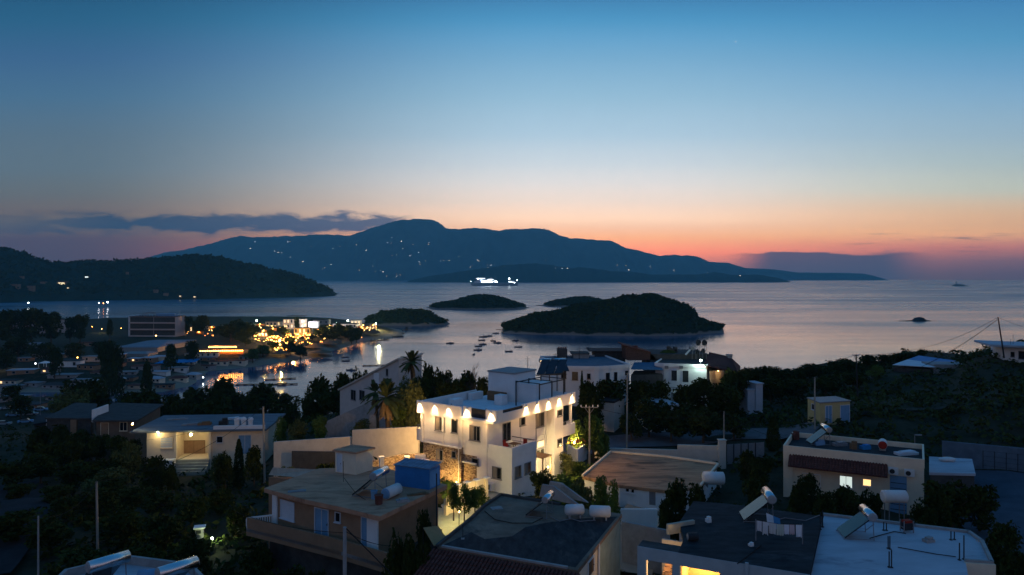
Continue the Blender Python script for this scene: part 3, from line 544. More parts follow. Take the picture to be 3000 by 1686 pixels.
opening(villa, *PC, zr4(1430, 880, 1496, 938), MAT['white'], MAT['litwarm'], bars=0, inner='lit_pane')
opening(villa, *PC, zr4(1412, 970, 1496, 1035), MAT['white'], MAT['glass'], bars=1)
cw = MB(); vb(cw, -CS, 1.2, 6.0, 7.6, ZG+2.25, ZG+2.36); vb(cw, 1.1, 1.2, 7.45, 7.55, ZG-1, ZG+2.25); vb(cw, 1.1, 1.2, 6.05, 6.15, ZG-1, ZG+2.25); villa.part('door_canopy', cw, MAT['wood'])
# the wall lights: a small box high on the fascia, shining down it
def wall_light(a, c, z, en, na, nc, spread=82):
    p = K0+dA*a+dC*c; n = dA*na+dC*nc; f = MB(); e = dC if na else dA
    f.ob(p, e, n, -.09, .09, .0, .11, z, z+.16); q = villa.part('wall_light', f, MAT['white'])
    villa.part('bulb', MB().ob(p, e, n, -.06, .06, .02, .10, z-.015, z-.002), MAT['lampyel'], q)
    P = p+n*.30; d = Vector((-n.x*.42, -n.y*.42, -1)).normalized()
    o = light('SPOT', (P.x, P.y, z+.12), en, (1, .72, .38), spot_size=R(spread), spot_blend=.8, shadow_soft_size=.05); o.rotation_euler = d.to_track_quat('-Z', 'Y').to_euler()
    light('POINT', (P.x+n.x*.5, P.y+n.y*.5, ZB-.3), en*.19, (1, .56, .2), shadow_soft_size=.15)  # added fill with no fixture, spreads warm light over walls and garden
EN = 330
for a in (-9.55, -7.45, -5.6): wall_light(a, -.40, ZT-.3, EN, 0, -1)
for a in (-3.62, -.55): wall_light(a, -.02 if a > -2 else 0, ZT-.3, EN, 0, -1)
for c in (4.75, 6.7, 8.7, 10.75, 13.3): wall_light(.04, c, ZT-.3, EN, 1, 0)
pq = vp(.02, 10.9); q = villa.part('wall_light', MB().ob(pq, dA, dC, 0, .16, -.1, .1, ZG+2.5, ZG+2.72), MAT['white']); villa.part('bulb', MB().ob(pq, dA, dC, .03, .14, -.07, .07, ZG+2.46, ZG+2.495), MAT['lampyel'], q)  # made-up tower fixture; its point lamp is added to warm the tan roof
pq = vp(1.3, 10.9); light('POINT', (pq.x, pq.y, ZG+2.7), 130, (1, .58, .2), shadow_soft_size=.1)
pq = vp(-11.02, 2.4); q = villa.part('wall_light', MB().ob(pq, dA, dC, -.16, 0, -.1, .1, ZF+.3, ZF+.5), MAT['white']); villa.part('bulb', MB().ob(pq, dA, dC, -.14, -.03, -.07, .07, ZF+.26, ZF+.295), MAT['lampyel'], q)
pq = vp(-11.9, 2.4); light('POINT', (pq.x, pq.y, ZF+.9), 3200, (1, .58, .2), shadow_soft_size=.1)
gl = MB(); gp = vp(-4.4, -.62); gl.box(gp.x, gp.y, ZG+.15, .14, .14, .3); q = villa.part('ground_light', gl, MAT['dark'])
villa.part('bulb', MB().ball((gp.x, gp.y, ZG+.5), .06, 8, 5), MAT['lampyel'], q)
gq = vp(-6.6, -2.1); light('POINT', (gq.x, gq.y, ZG+.7), 330, (1, .60, .2), shadow_soft_size=.1); villa.part('garden_spot', MB().tube((gq.x, gq.y, ZG-.4), (gq.x, gq.y, ZG+.5), .05, 6), MAT['dark'])
light('POINT', (gp.x-dC.x*.5, gp.y-dC.y*.5, ZG+.8), 200, (1, .60, .16), shadow_soft_size=.08)
ac = vp(-.5, -.35); acm = MB().ob(ac, dA, dC, -.45, .4, -.15, .3, ZG+.35, ZG+1.0)
T = Thing('air_conditioner', 'white air conditioner at the foot of the villa terrace block', 'air conditioner', (ac.x, ac.y, ZG+.35)); T.part('case', acm, MAT['plastic']); T.part('grille', MB().ob(ac, dA, dC, -.32, .12, -.175, -.15, ZG+.45, ZG+.9), MAT['dark'])
# table and red chairs on the terrace
tc_ = vp(.75, 1.9)
T = Thing('terrace_table', 'small dark table between the red chairs on the villa terrace', 'table', (tc_.x, tc_.y, ZF-.02)); T.part('table_top', MB().ob(tc_, dA, dC, -.45, .45, -.45, .45, ZF+.68, ZF+.72), MAT['wood'])
for i in (-1, 1):
    for j in (-1, 1): T.part('leg', MB().ob(tc_, dA, dC, i*.38-.02, i*.38+.02, j*.38-.02, j*.38+.02, ZF-.02, ZF+.679), MAT['dark'])
for k, (a, c, w, lb) in enumerate(((-.05, 1.6, 0, 'red chair on the villa terrace left of the dark table'), (1.15, 2.9, 1, 'red chair on the villa terrace behind the dark table'), (.6, .95, 2, 'red chair on the villa terrace nearest the front parapet'))):
    p = vp(a, c); T = Thing('terrace_chair', lb, 'chair', (p.x, p.y, ZF-.02), 'red chairs on the villa terrace')
    T.part('seat', MB().ob(p, dA, dC, -.22, .22, -.22, .22, ZF+.42, ZF+.47), MAT['red'])
    T.part('backrest', MB().ob(p, dA, dC, *((-.22, -.17, -.22, .22) if w == 0 else (-.22, .22, .17, .22) if w == 1 else (-.22, .22, -.22, -.17)), ZF+.47, ZF+.95), MAT['red'])
    for i in (-1, 1):
        for j in (-1, 1): T.part('leg', MB().ob(p, dA, dC, i*.19-.02, i*.19+.02, j*.19-.02, j*.19+.02, ZF-.02, ZF+.419), MAT['dark'])
# ---------------------------------------------------------------- solar water heater, water tank
def solar_heater(label, loc, rz, s=1., tilt=1.0, group='solar water heaters on the flat roofs'):
    T = Thing('solar_heater', label, 'solar heater', (0, 0, 0), group)
    tk = MB().tube((-.85, 0, 1.42), (.85, 0, 1.42), .27, 16); t = T.part('tank', tk, MAT['steel'], smooth=False)
    t.data.polygons.foreach_set('use_smooth', [len(p.vertices) == 4 for p in t.data.polygons])
    for x in (-1, 1): T.part('end_cap', MB().tube((x*.851, 0, 1.42), (x*.90, 0, 1.42), .255, 14, .2), MAT['grey'], t)
    pn = MB().slab((-.75, -.18, 1.25*tilt), (.75, -.18, 1.25*tilt), (.75, -1.55, .14), (-.75, -1.55, .14), .07); T.part('panel', pn, MAT['panel'])
    fr = MB()
    for x in (-.72, .72):
        fr.tube((x, -1.58, .0), (x, -.05, 1.36), .025, 5); fr.tube((x, .12, 0), (x, .05, 1.3), .025, 5); fr.tube((x, -1.55, .05), (x, .12, .05), .02, 5)
    fr.tube((-.72, .12, .1), (.72, .12, 1.0), .018, 5); T.part('stand', fr, MAT['alu'])
    T.o.location = loc; T.o.rotation_euler = (0, 0, R(rz)); T.o.scale = (s, s, s); return T
def cyl_tank(label, p, ang, ln, r, zb, mat='plastic', legs=True, capm='plastic', name='water_tank'):
    p = Vector(p[:2]); e = Vector((math.cos(R(ang)), math.sin(R(ang)))); T = Thing(name, label, 'water tank', (p.x, p.y, zb))
    z = zb+r+(.18 if legs else .02); a, b = p-e*ln/2, p+e*ln/2
    m = MB().tube((*a, z), (*b, z), r, 20); t = T.part('tank_body', m, MAT[mat]); t.data.polygons.foreach_set('use_smooth', [len(q.vertices) == 4 for q in t.data.polygons])
    for c, s in ((a, -1), (b, 1)): T.part('tank_end', MB().tube((*(c+e*s*.002), z), (*(c+e*s*.09), z), r*.96, 20, r*.72), MAT[capm])
    if legs:
        n = Vector((-e.y, e.x)); f = MB()
        for t_ in (-.33, .33): f.ob(p, e, n, t_*ln-.05, t_*ln+.05, -r*.7, r*.7, zb, zb+.34)
        T.part('cradle', f, MAT['grey'])
    return T

for a, c, z0, z1 in ((AS-.25, -.36, ZG, ZB-.02), (-CS+.0, 5.4, ZG, ZB-.02)):
    p = K0+dA*a+dC*c; villa.part('drain_pipe', MB().tube((p.x, p.y, z0), (p.x, p.y, z1), .05, 8), MAT['plastic'])
for a in (-7.6, -3.0): p = K0+dA*a+dC*2.2; villa.part('roof_vent', MB().tube((p.x, p.y, ZB+.22), (p.x, p.y, ZB+.75), .07, 8), MAT['grey'])
# ---------------------------------------------------------------- foreground house with the blue roof shed
ZH = 44.0
hs = building('roof_shed_house', 'flat-roofed brown house with white shutters and a blue shed on its roof', 'house', [(774,1431),(890,1463),(1008,1488),(1112,1514),(1310,1421),(1118,1368),(935,1373)], ZH, 37.5, MAT['tan'], MAT['brownroof'], over=.55, thick=.32)
w = hs.wp
def hw(px): return (w[0], w[1]) if px < 880 else ((w[1], w[2]) if px < 1000 else (w[2], w[3]))
for rc, k in (((824, 1470, 862, 1520), 'window'), ((924, 1492, 962, 1572), 'door'), ((984, 1503, 997, 1528), 'window'), ((1061, 1520, 1105, 1604), 'door')):
    opening(hs, *hw(rc[0]), rc, MAT['shutter'], MAT['glass'] if rc[0] == 984 else MAT['bluedoor'] if k == 'door' else MAT['shutter'], kind=k, bars=0 if k == 'window' else 1, hbars=4 if rc[0] in (824,) else 0, inner='pane' if rc[0] == 984 else 'shutter')
o_, e_, n_ = frame(w[2], w[3]); Lw = (w[3]-w[2]).length
hs.part('white_screen', MB().ob(o_, e_, n_, Lw-1.0, Lw-.02, .0, .12, 41.2, 43.55), MAT['white'])
hs.part('column', MB().ob(*frame(w[0], w[1]), -.1, .45, -.1, .12, 41.2, 43.66), MAT['white'])
bt = [U(a, b, 41.95).xy for a, b in ((722,1517),(802,1535),(870,1552),(1000,1583),(1137,1622))]
bi = [U(a, b, ZH).xy for a, b in ((820,1425),(900,1450),(1010,1473),(1120,1490))]
bal = MB(); poly = bt+[w[3], w[2], w[1], w[0]]; bal.prism(poly, 40.9, 41.15); hs.part('balcony_slab', bal, MAT['grey'])
pr = MB()
for a, b in zip(bt, bt[1:]): o, e, n = frame(a, b); pr.ob(o, e, n, -.02, (b-a).length+.02, -.12, 0, 40.6, 41.95)
hs.part('balcony_parapet', pr, MAT['tan'])
o, e, n = frame(bt[0], w[0]); rl = MB(); LL = (w[0]-bt[0]).length
rl.ob(o, e, n, 0, LL, -.05, .05, 41.15, 41.3); rl.ob(o, e, n, 0, LL, -.05, .05, 41.85, 41.95)
for i in range(13): rl.ob(o, e, n, LL*i/12.-.04, LL*i/12.+.04, -.04, .04, 41.3, 41.85)
hs.part('balustrade', rl, MAT['white'])
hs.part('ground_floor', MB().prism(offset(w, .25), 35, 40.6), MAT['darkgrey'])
# hut with door
c0, c1, c2 = U(982, 1384, ZH).xy, U(1043, 1392, ZH).xy, U(1092, 1377, ZH).xy
T = Thing('stair_hut', 'small tan stair hut with a white door on the brown roof', 'hut', (c1.x, c1.y, ZH))
c3 = c0+(c2-c1); T.part('wall', MB().prism([c0, c1, c2, c3], ZH, ZH+1.72), MAT['cream']); T.part('roof', MB().prism(offset([c0, c1, c2, c3], .14), ZH+1.72, ZH+1.86), MAT['brownroof'])
opening(T, c0, c1, (989, 1331, 1002, 1383), MAT['white'], MAT['shutter'], kind='door', bars=0, inner='door_leaf')
# blue shed
c1 = U(1257, 1436, ZH).xy; e = Vector((-.93, .40)).normalized(); g = Vector((.46, .89)).normalized()
c0 = c1+e*3.0; c2 = c1+g*1.5; c3 = c0+g*1.5
T = Thing('blue_shed', 'blue sheet-metal shed with a sloping ribbed roof on the brown house', 'shed', (c1.x, c1.y, ZH))
T.part('wall', MB().prism([c0, c1, c2, c3], ZH, ZH+1.52), MAT['blue'])
rf = MB(); q = offset([c0, c1, c2, c3], .1); rf.slab((*q[0], ZH+1.60), (*q[1], ZH+1.60), (*q[2], ZH+1.74), (*q[3], ZH+1.74), .05)
for i in range(9):
    t = (i+.5)/9; a, b = q[0].lerp(q[1], t), q[3].lerp(q[2], t); rf.tube((*a, ZH+1.61), (*b, ZH+1.75), .03, 5)
T.part('ribbed_roof', rf, M('grey_blue_sheet', (.16, .22, .30), .5, .3, 2, metal=.3))
o, e1, n1 = frame(c1, c2); T.part('pale_panel', MB().ob(o, e1, n1, .1, 1.35, .0, .025, ZH+.1, ZH+1.35), M('pale_blue_panel', (.15, .32, .52), .5, .2, 1))
ps = MB(); p = U(1279, 1452, ZH); ps.tube((p.x, p.y, 40), (p.x, p.y, ZH+1.6), .05, 6); T.part('corner_post', ps, MAT['dark'])
solar_heater('silver solar heater tank tilted in front of the blue shed', U(1112, 1452, ZH), 252, 1.15)
a, b = U(1128, 1466, ZH), U(1168, 1448, ZH)
cyl_tank('white cylindrical water tank lying in front of the blue shed', (a+b)/2, 63, 1.5, .40, ZH+.02, legs=False, capm='bluedoor')
for lb, px, py, m, r, h, nm in (('pale blue barrel beside the white water tank on the brown roof', 1096, 1462, 'bluedoor', .24, .55, 'barrel'), ('orange clay pot under the solar heater on the brown roof', 1110, 1477, 'tile', .3, .6, 'flower_pot')):
    p = U(px, py, ZH); T = Thing(nm, lb, nm.replace('_', ' '), p); T.part('body', MB().tube(p, p+Vector((0, 0, h)), r*.85, 14, r), MAT[m]); T.part('rim', MB().tube(p+Vector((0, 0, h)), p+Vector((0, 0, h+.05)), r*1.08, 14), MAT[m])
for lb, pts in (('black cable sagging across the brown roof from its thin mast', [(1008, 1385, 1.9), (1008, 1420, .5), (1045, 1455, .15), (1070, 1468, .1)]),):
    m = MB(); m.path([U(a, b, ZH)+Vector((0, 0, c if i else 0)) for i, (a, b, c) in enumerate(pts)][1:], .02, 5); p = U(1006, 1412, ZH); m.tube(p, p+Vector((0, 0, 1.6)), .02, 5)
    solo('roof_cable', m, MAT['cable'], lb, 'cable')
# small pitched tin roof left of it
a = [U(787, 1392, 42.5), U(880, 1400, 42.5), U(935, 1376, 43.1), U(800, 1370, 43.1)]
T = Thing('lean_to', 'low lean-to with a pale sheet roof behind the brown house', 'shed', (a[0].x, a[0].y, 37)); T.part('wall', MB().prism([p.xy for p in a], 36, 42.3), MAT['tan']); T.part('roof', MB().slab(*a, .08), M('tin_roof', (.42, .34, .26), .6, .2, 2))
# ---------------------------------------------------------------- foreground house with the dark roof and tiled eave
ZB2 = 43.5
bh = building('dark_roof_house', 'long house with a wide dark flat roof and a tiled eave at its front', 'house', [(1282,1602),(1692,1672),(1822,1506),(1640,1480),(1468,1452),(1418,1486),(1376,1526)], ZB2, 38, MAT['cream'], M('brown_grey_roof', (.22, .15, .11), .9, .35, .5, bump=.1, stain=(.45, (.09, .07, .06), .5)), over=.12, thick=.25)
w = bh.wp
rim = MB(); pl = [U(a, b, ZB2).xy for a, b in ((1282,1602),(1376,1526),(1418,1486),(1468,1452),(1640,1480))]
for a, b in zip(pl, pl[1:]): o, e, n = frame(a, b); rim.ob(o, e, n, -.05, (b-a).length+.05, -.1, .1, ZB2+.003, ZB2+.16)
bh.part('roof_rim', rim, MAT['darkgrey'])
bh.part('unlit_roof_sheet', MB().prism([U(a, b, ZB2).xy for a, b in ((1300,1597),(1686,1663),(1808,1514),(1700,1520),(1600,1532),(1540,1545),(1500,1572),(1420,1580),(1380,1560))], ZB2-.02, ZB2+.006), M('unlit_roof_tone', (.042, .04, .042), .85, .5, 1.1, stain=(.55, (.11, .095, .085), .55), stretch=(1.6, .6, 1)))  # dark sheet paints the roof area beyond the villa's lamplight
o, e, n = frame(U(1282, 1602, ZB2).xy, U(1692, 1672, ZB2).xy); Lf = (U(1692, 1672, ZB2).xy-U(1282, 1602, ZB2).xy).length
bh.part('front_strip', MB().ob(o, e, n, .3, Lf-.6, -.12, .05, ZB2+.003, ZB2+.12), MAT['grey'])
tl = MB()
def tiles(mb, o, e, n, a0, a1, d0, d1, z0, z1, step=.24, r=.085):
    P = lambda a, d, z: Vector((o.x+e.x*a+n.x*d, o.y+e.y*a+n.y*d, z))
    mb.slab(P(a0, d0, z0), P(a1, d0, z0), P(a1, d1, z1), P(a0, d1, z1), .06)
    k = int((a1-a0)/step)
    for i in range(k):
        a = a0+(i+.5)*(a1-a0)/k
        for j in range(6):
            t0, t1 = j/6, (j+1)/6; mb.tube(P(a, d0+(d1-d0)*t0, z0+(z1-z0)*t0+.02), P(a, d0+(d1-d0)*t1, z0+(z1-z0)*t1+.045), r, 6, r*1.12)
tiles(tl, o, e, n, -.3, Lf+.2, .1, 2.6, ZB2-.15, ZB2-1.0); bh.part('tiled_eave', tl, MAT['tile'])
tw = [w[1], w[2]]; o, e, n = frame(w[1], w[2]); Lr = (w[2]-w[1]).length
bh.part('green_render', MB().ob(o, e, n, Lr*.45, Lr, .0, .03, 38, ZB2-.02), M('grey_green_render', (.30, .34, .28), .9, .2, 1))
bh.part('drain_pipe', MB().tube((*(o+e*Lr*.44+n*.08), 38), (*(o+e*Lr*.44+n*.08), ZB2-.1), .07, 8), MAT['white'])
opening(bh, w[1], w[2], (1722, 1640, 1738, 1684), MAT['white'], MAT['wood'], kind='door', bars=0, inner='door_leaf')
sp_ = MB(); p1, p2 = U(1580, 1455, ZB2).xy, U(1700, 1484, ZB2).xy; o, e, n = frame(p1, p2); Ls = (p2-p1).length
A = [(o.x, o.y, ZB2), ((o+e*.25).x, (o+e*.25).y, ZB2+.95), ((o+e*1.3).x, (o+e*1.3).y, ZB2+1.0), ((o+e*Ls).x, (o+e*Ls).y, ZB2)]
for off in (0, 1.0):
    f = [Vector(q)-Vector((n.x, n.y, 0))*off for q in A]; g_ = [q-Vector((n.x, n.y, 0))*.16 for q in f]; k = len(sp_.v); sp_.v += [tuple(q) for q in f+g_]
    sp_.f += [(k, k+1, k+2, k+3), (k+7, k+6, k+5, k+4)]+[(k+i, k+4+i, k+4+(i+1)%4, k+(i+1)%4) for i in range(4)]; sp_.m += [0]*6
bh.part('stair_parapet', sp_, MAT['grey'])
solar_heater('solar heater beside the sloping stair parapet on the dark roof', U(1606, 1512, ZB2), 250, .92)
cyl_tank('left one of two white tanks by the back edge of the dark roof', U(1683, 1517, ZB2), 5, 1.12, .36, ZB2+.01)
cyl_tank('right one of two white tanks by the back edge of the dark roof', U(1758, 1523, ZB2), -6, 1.25, .38, ZB2+.01)
T = Thing('roof_antenna', 'thin antenna rod at the left edge of the dark roof', 'antenna', U(1356, 1580, ZB2)); p = U(1356, 1580, ZB2); T.part('rod', MB().tube(p, p+Vector((0, 0, .9)), .02, 5), MAT['dark']); T.part('foot', MB().box(p.x, p.y, p.z, .2, .2, .06), MAT['grey'])
# ---------------------------------------------------------------- bottom right: dark roof house with the lit stairs, and the pale roof beside it
ZR = 44.0
lh = building('laundry_roof_house', 'house with a dark blue-grey roof, washing line and lit rooms below', 'house', [(1987,1619),(2373,1683),(2409,1513),(2130,1476),(2032,1469),(1990,1530),(2003,1580)], ZR, 37.5, MAT['grey'], M('dark_bluegrey_roof', (.026, .032, .036), .8, .5, 1.2, stain=(.5, (.075, .08, .085), .56), stretch=(.6, 1.5, 1)), over=.02, thick=.3)
fl, fr_ = U(1870, 1599, ZR).xy, U(2373, 1683, ZR).xy; o, e, n = frame(fl, fr_); LF = (fr_-fl).length; m_ = -n
lh.wall.data.clear_geometry(); _mb = MB().prism([p_ for p_ in (fl+e*2.42-n*2.45, fr_-n*2.45, U(2409,1513,ZR).xy, U(2130,1476,ZR).xy, U(2032,1469,ZR).xy, U(1990,1530,ZR).xy)], 36, ZR-.31)
lh.wall.data.from_pydata([tuple(Vector(v)-lh.org) for v in _mb.v], [], _mb.f); lh.part('side_room', MB().ob(o, e, n, 4.76, LF, -2.44, -.31, 36, ZR-.31), MAT['grey'])
lh.part('front_roof_strip', MB().ob(o, e, n, 0, 2.42, -1.0, 0, ZR-.3, ZR-.005), MAT['darkgrey'])
ww = M('grey_teal_render', (.34, .40, .42), .9, .12, 1)
fc = MB(); fc.ob(o, e, n, -.05, LF, -.02, .05, ZR-.75, ZR-.02); fc.ob(o, e, n, -.05, .42, -.5, .04, 37, ZR-.75); fc.ob(o, e, n, 2.05, 2.42, -.4, .04, 37, ZR-.75); fc.ob(o, e, n, 4.75, LF, -.3, .035, 37, ZR-.75)
lh.part('front_wall', fc, ww)
lh.part('drain_pipe', MB().ob(o, e, n, 6.1, 6.28, .05, .16, 37, ZR+.1), ww)
rm = MB(); rm.ob(o, e, n, 2.45, 4.75, -2.4, -2.3, 37, ZR-.7); rm.ob(o, e, n, 2.45, 2.55, -2.3, -.05, 37, ZR-.7); rm.ob(o, e, n, 4.65, 4.75, -2.3, -.32, 37, ZR-.7); rm.ob(o, e, n, 2.45, 4.75, -2.3, -.05, 40.6, 40.7)
lh.part('lit_room', rm, M('yellow_room_wall', (.75, .52, .24), .9, .05, 1))
st = MB()
for i in range(12): st.ob(o, e, n, .75+.03*i, 1.85, -1.6+.0*i-(.22*i-1.2), -1.6-(.22*i-1.2)+.24, 38+.0, 40.3+.2*i)
lh.part('stairs', st, MAT['tanroof'])
lh.part('stair_wall', MB().ob(o, e, n, .45, 2.05, -4.2, -4.05, 37, ZR-.9).ob(o, e, n, 1.9, 2.03, -4, -.42, 37, ZR-.9), MAT['cream'])
def pt(a, d, z): q = o+e*a+n*d; return (q.x, q.y, z)
light('POINT', pt(3.6, -1.1, ZR-1.25), 240, (1, .62, .22), shadow_soft_size=.15); light('POINT', pt(1.3, -1.0, ZR-1.1), 120, (1, .66, .32), shadow_soft_size=.12)
for a in (3.6, 1.3):
    q = lh.part('ceiling_lamp', MB().ball(pt(a, -1.2, ZR-.95), .09, 8, 5), MAT['lampyel'])
lh.part('lit_door_frame', MB().ob(o, e, n, 2.42, 2.52, -.2, .05, 37, ZR-.75).ob(o, e, n, .42, .50, -.3, .05, 37, ZR-.75), MAT['cream'])
# stair well parapet, barrel, solar heater, washing
s1, s2 = U(1955, 1548, ZR).xy, U(2033, 1535, ZR).xy; oo, ee, nn2 = frame(s1, s2); lh.part('stairwell_parapet', MB().ob(oo, ee, nn2, 0, (s2-s1).length, -.1, .1, ZR-.4, ZR+.25), MAT['paving'])
p = U(2030, 1585, ZR); T = Thing('roof_barrel', 'black barrel lying by the stairwell of the dark blue-grey roof', 'barrel', p); T.part('body', MB().tube((p.x-.3, p.y, p.z+.24), (p.x+.3, p.y+.1, p.z+.24), .23, 14), MAT['dark']); T.part('lid', MB().tube((p.x-.3, p.y, p.z+.24), (p.x-.34, p.y, p.z+.24), .2, 14), MAT['alu'])
solar_heater('solar heater standing behind the washing line', U(2252, 1522, ZR), 262, 1.12)
wl = [U(2221, 1592, ZR), U(2357, 1600, ZR)]; a, b = wl[0]+Vector((0, .4, 1.25)), wl[1]+Vector((0, .3, 1.15))
T = Thing('washing_line', 'washing line stretched between two posts on the dark roof', 'washing line', wl[0]); T.part('line', MB().path([a, a.lerp(b, .5)-Vector((0, 0, .1)), b], .012, 5), MAT['cable'])
for q, f in ((a, wl[0]), (b, wl[1])): T.part('post', MB().tube((q.x, q.y, ZR), (q.x, q.y, q.z+.05), .03, 6), MAT['alu'])
cl = [('white shirt with hanging sleeves, first from the left on the washing line', .02, .13, .62, (.62, .60, .60)), ('white shirt with long sleeves, second from the left on the washing line', .15, .26, .74, (.66, .64, .63)), ('pale cream towel, third from the left on the washing line', .28, .44, .66, (.60, .57, .53)), ('pale greenish towel in the middle of the washing line', .45, .60, .68, (.50, .52, .44)), ('white undershirt right of the middle of the washing line', .61, .72, .60, (.70, .70, .74)), ('pale pink shirt, second from the right on the washing line', .73, .83, .60, (.62, .48, .48)), ('white towel, last on the right of the washing line', .86, .99, .74, (.74, .73, .74))]
for lb, t0, t1, h, c in cl:
    m = MB(); k = 7
    for i in range(k+1):
        t = t0+(t1-t0)*i/k; q = a.lerp(b, t)-Vector((0, 0, .1*(1-abs(2*t-1)))); wv = .03*math.sin(i*2.1+t0*20)
        hh = h*(1.15 if 'sleeve' in lb and i in (0, k) else 1)*(1-.06*math.sin(i*3))
        for j in range(4): m.v.append((q.x, q.y+wv*j*.6, q.z-hh*j/3)); 
        for j in range(4): m.v.append((q.x, q.y+wv*j*.6+.02, q.z-hh*j/3))
    for i in range(k):
        for s_ in (0, 4):
            for j in range(3): u = i*8+s_+j; m.f.append((u, u+8, u+9, u+1)); m.m.append(0)
    solo('laundry', m, M('cloth', c, .9, .06, 3), lb, 'laundry', 'washing on the line')
p0, p1 = U(2248, 1548, ZR)+Vector((0, .2, .9)), U(2290, 1560, ZR)+Vector((0, .3, .75))
for lb, q0, q1, c in (('white sheet hung over the solar heater behind the washing line', p0, p0.lerp(p1, .5), (.62, .63, .66)), ('blue towel hung beside the white sheet', p0.lerp(p1, .52), p1, (.06, .22, .42))):
    m = MB(); m.slab(q0, q1, q1-Vector((0, .25, .75)), q0-Vector((0, .2, .7)), .02); solo('laundry', m, M('sheet', c, .9, .08, 3), lb, 'laundry', 'washing on the line')
ZW = 43.6
wh = building('pale_roof_house', 'house with a large pale blue-white flat roof in the bottom right corner', 'house', [(2360,1760),(2836,1760),(2836,1686),(2829,1647),(2906,1652),(2877,1590),(2838,1562),(2680,1543),(2414,1511)], ZW, 37.5, MAT['grey'], MAT['blueroof'], over=.02, thick=.5)
rim = MB(); pl = [U(a, b, ZW).xy for a, b in ((2829,1647),(2906,1652),(2877,1590),(2838,1562),(2680,1543),(2414,1511))]
for a_, b_ in zip(pl, pl[1:]): oo, ee, nn2 = frame(a_, b_); rim.ob(oo, ee, nn2, -.04, (b_-a_).length+.04, -.1, .1, ZW+.003, ZW+.17)
wh.part('roof_rim', rim, MAT['grey'])
q1, q2 = U(2829, 1649, ZW).xy, U(2906, 1654, ZW).xy; oo, ee, nn2 = frame(q1, q2); wh.part('cornice', MB().ob(oo, ee, nn2, -.05, (q2-q1).length+.15, -.1, .12, ZW-.75, ZW+.02), MAT['cream'])
for i, (px, py, h) in enumerate(((2602, 1608, .75), (2607, 1610, .8), (2612, 1664, 1.0), (2605, 1663, .9), (2786, 1583, .55), (2796, 1582, .5), (2811, 1642, 1.0), (2824, 1640, 1.4), (2589, 1555, .55), (2597, 1555, .5), (2403, 1552, 1.1), (2410, 1545, 1.1))):
    p = U(px, py, ZW); m = MB().tube(p, p+Vector((0, 0, h)), .035, 6); m.box(p.x, p.y, p.z, .14, .14, .05)
    solo('rebar', m, MAT['dark'], 'rusty starter bar sticking up out of the pale roof', 'reinforcing bar', 'starter bars on the pale roof')
solar_heater('solar heater with a lone upright stand in the middle of the pale roof', U(2542, 1572, ZW), 262, 1.05)
p = U(2662, 1562, ZW); T = Thing('generator', 'dark boxy machine at the back edge of the pale roof', 'generator', p); T.part('engine', MB().box(p.x, p.y+.2, p.z+.15, .55, .4, .45, .2), MAT['dark']); f = MB()
for i in (-1, 1):
    for j in (-1, 1): f.box(p.x+i*.3, p.y+.2+j*.22, p.z, .05, .05, .75)
    f.box(p.x+i*.3, p.y+.2, p.z+.3, .05, .5, .05)
f.box(p.x, p.y+.2, p.z+.31, .6, .05, .05); T.part('frame', f, MAT['alu']); T.part('fuel_tank', MB().box(p.x, p.y+.2, p.z+.62, .5, .38, .14, .2), MAT['red'])
p = D(2620, 1474, 57); T = cyl_tank('large white water tank raised on a tall stand behind the pale roof', p, -4, 1.75, .50, p.z, legs=False); f = MB()
for i in (-.6, .6):
    for j in (-.35, .35): f.tube((p.x+i, p.y+j, p.z-4.5), (p.x+i, p.y+j, p.z+.1), .04, 5)
T.part('stand', f, MAT['alu'])
# ---------------------------------------------------------------- bottom left roof with two silver heaters
ZL = 44.5
bl_ = building('corner_roof_house', 'white-walled roof terrace at the bottom left corner with two silver tanks', 'house', [(60,1790),(700,1790),(560,1650),(372,1626),(190,1668)], ZL, 38, MAT['grey'], MAT['blueroof'], over=.02, thick=.4, parapet=.45)
solar_heater('silver solar heater near the left end of the bottom left roof', U(318, 1738, ZL-.45), 232, 1.12)
solar_heater('silver solar heater on the right half of the bottom left roof', U(520, 1758, ZL-.45), 230, 1.12)
cyl_tank('grey water tank between the two silver heaters', U(440, 1735, ZL-.45), 8, 1.1, .48, ZL-.45, mat='bluedoor', capm='plastic')
# ---------------------------------------------------------------- flat weathered roof below the road wall
ZM = 40.0
mh = building('tan_roof_house', 'long low white house with a weathered tan flat roof right of the villa', 'house', [(1707,1396),(1813,1421),(1949,1437),(2052,1426),(2104,1362),(1950,1340),(1789,1326)], ZM, 37, MAT['white'], MAT['tanroof'], over=.15, thick=.3)
w = mh.wp; rim = MB(); pl = mh.poly
for a_, b_ in ((pl[6], pl[0]), (pl[5], pl[6]), (pl[4], pl[5]), (pl[3], pl[4])): oo, ee, nn2 = frame(a_, b_); rim.ob(oo, ee, nn2, -.05, (b_-a_).length+.05, -.1, .1, ZM+.003, ZM+.2)
mh.part('roof_rim', rim, MAT['cream'])
for rc in ((1834, 1428, 1843, 1441), (1850, 1430, 1858, 1444)): opening(mh, w[1], w[2], rc, MAT['white'], MAT['glass'], bars=0)
opening(mh, w[1], w[2], (1902, 1436, 1921, 1480), MAT['white'], MAT['alu'], kind='door', bars=0, inner='door_leaf')
p = U(2090, 1412, ZM); cyl_tank('large pale green water tank standing at the right corner of the tan roof', p, -5, 1.9, .62, ZM-.45, mat='plastic')
cyl_tank('tank shadowed behind a pale green one', U(2100, 1392, ZM), 20, 1.0, .4, ZM-.3, mat='bluedoor') if 0 else None
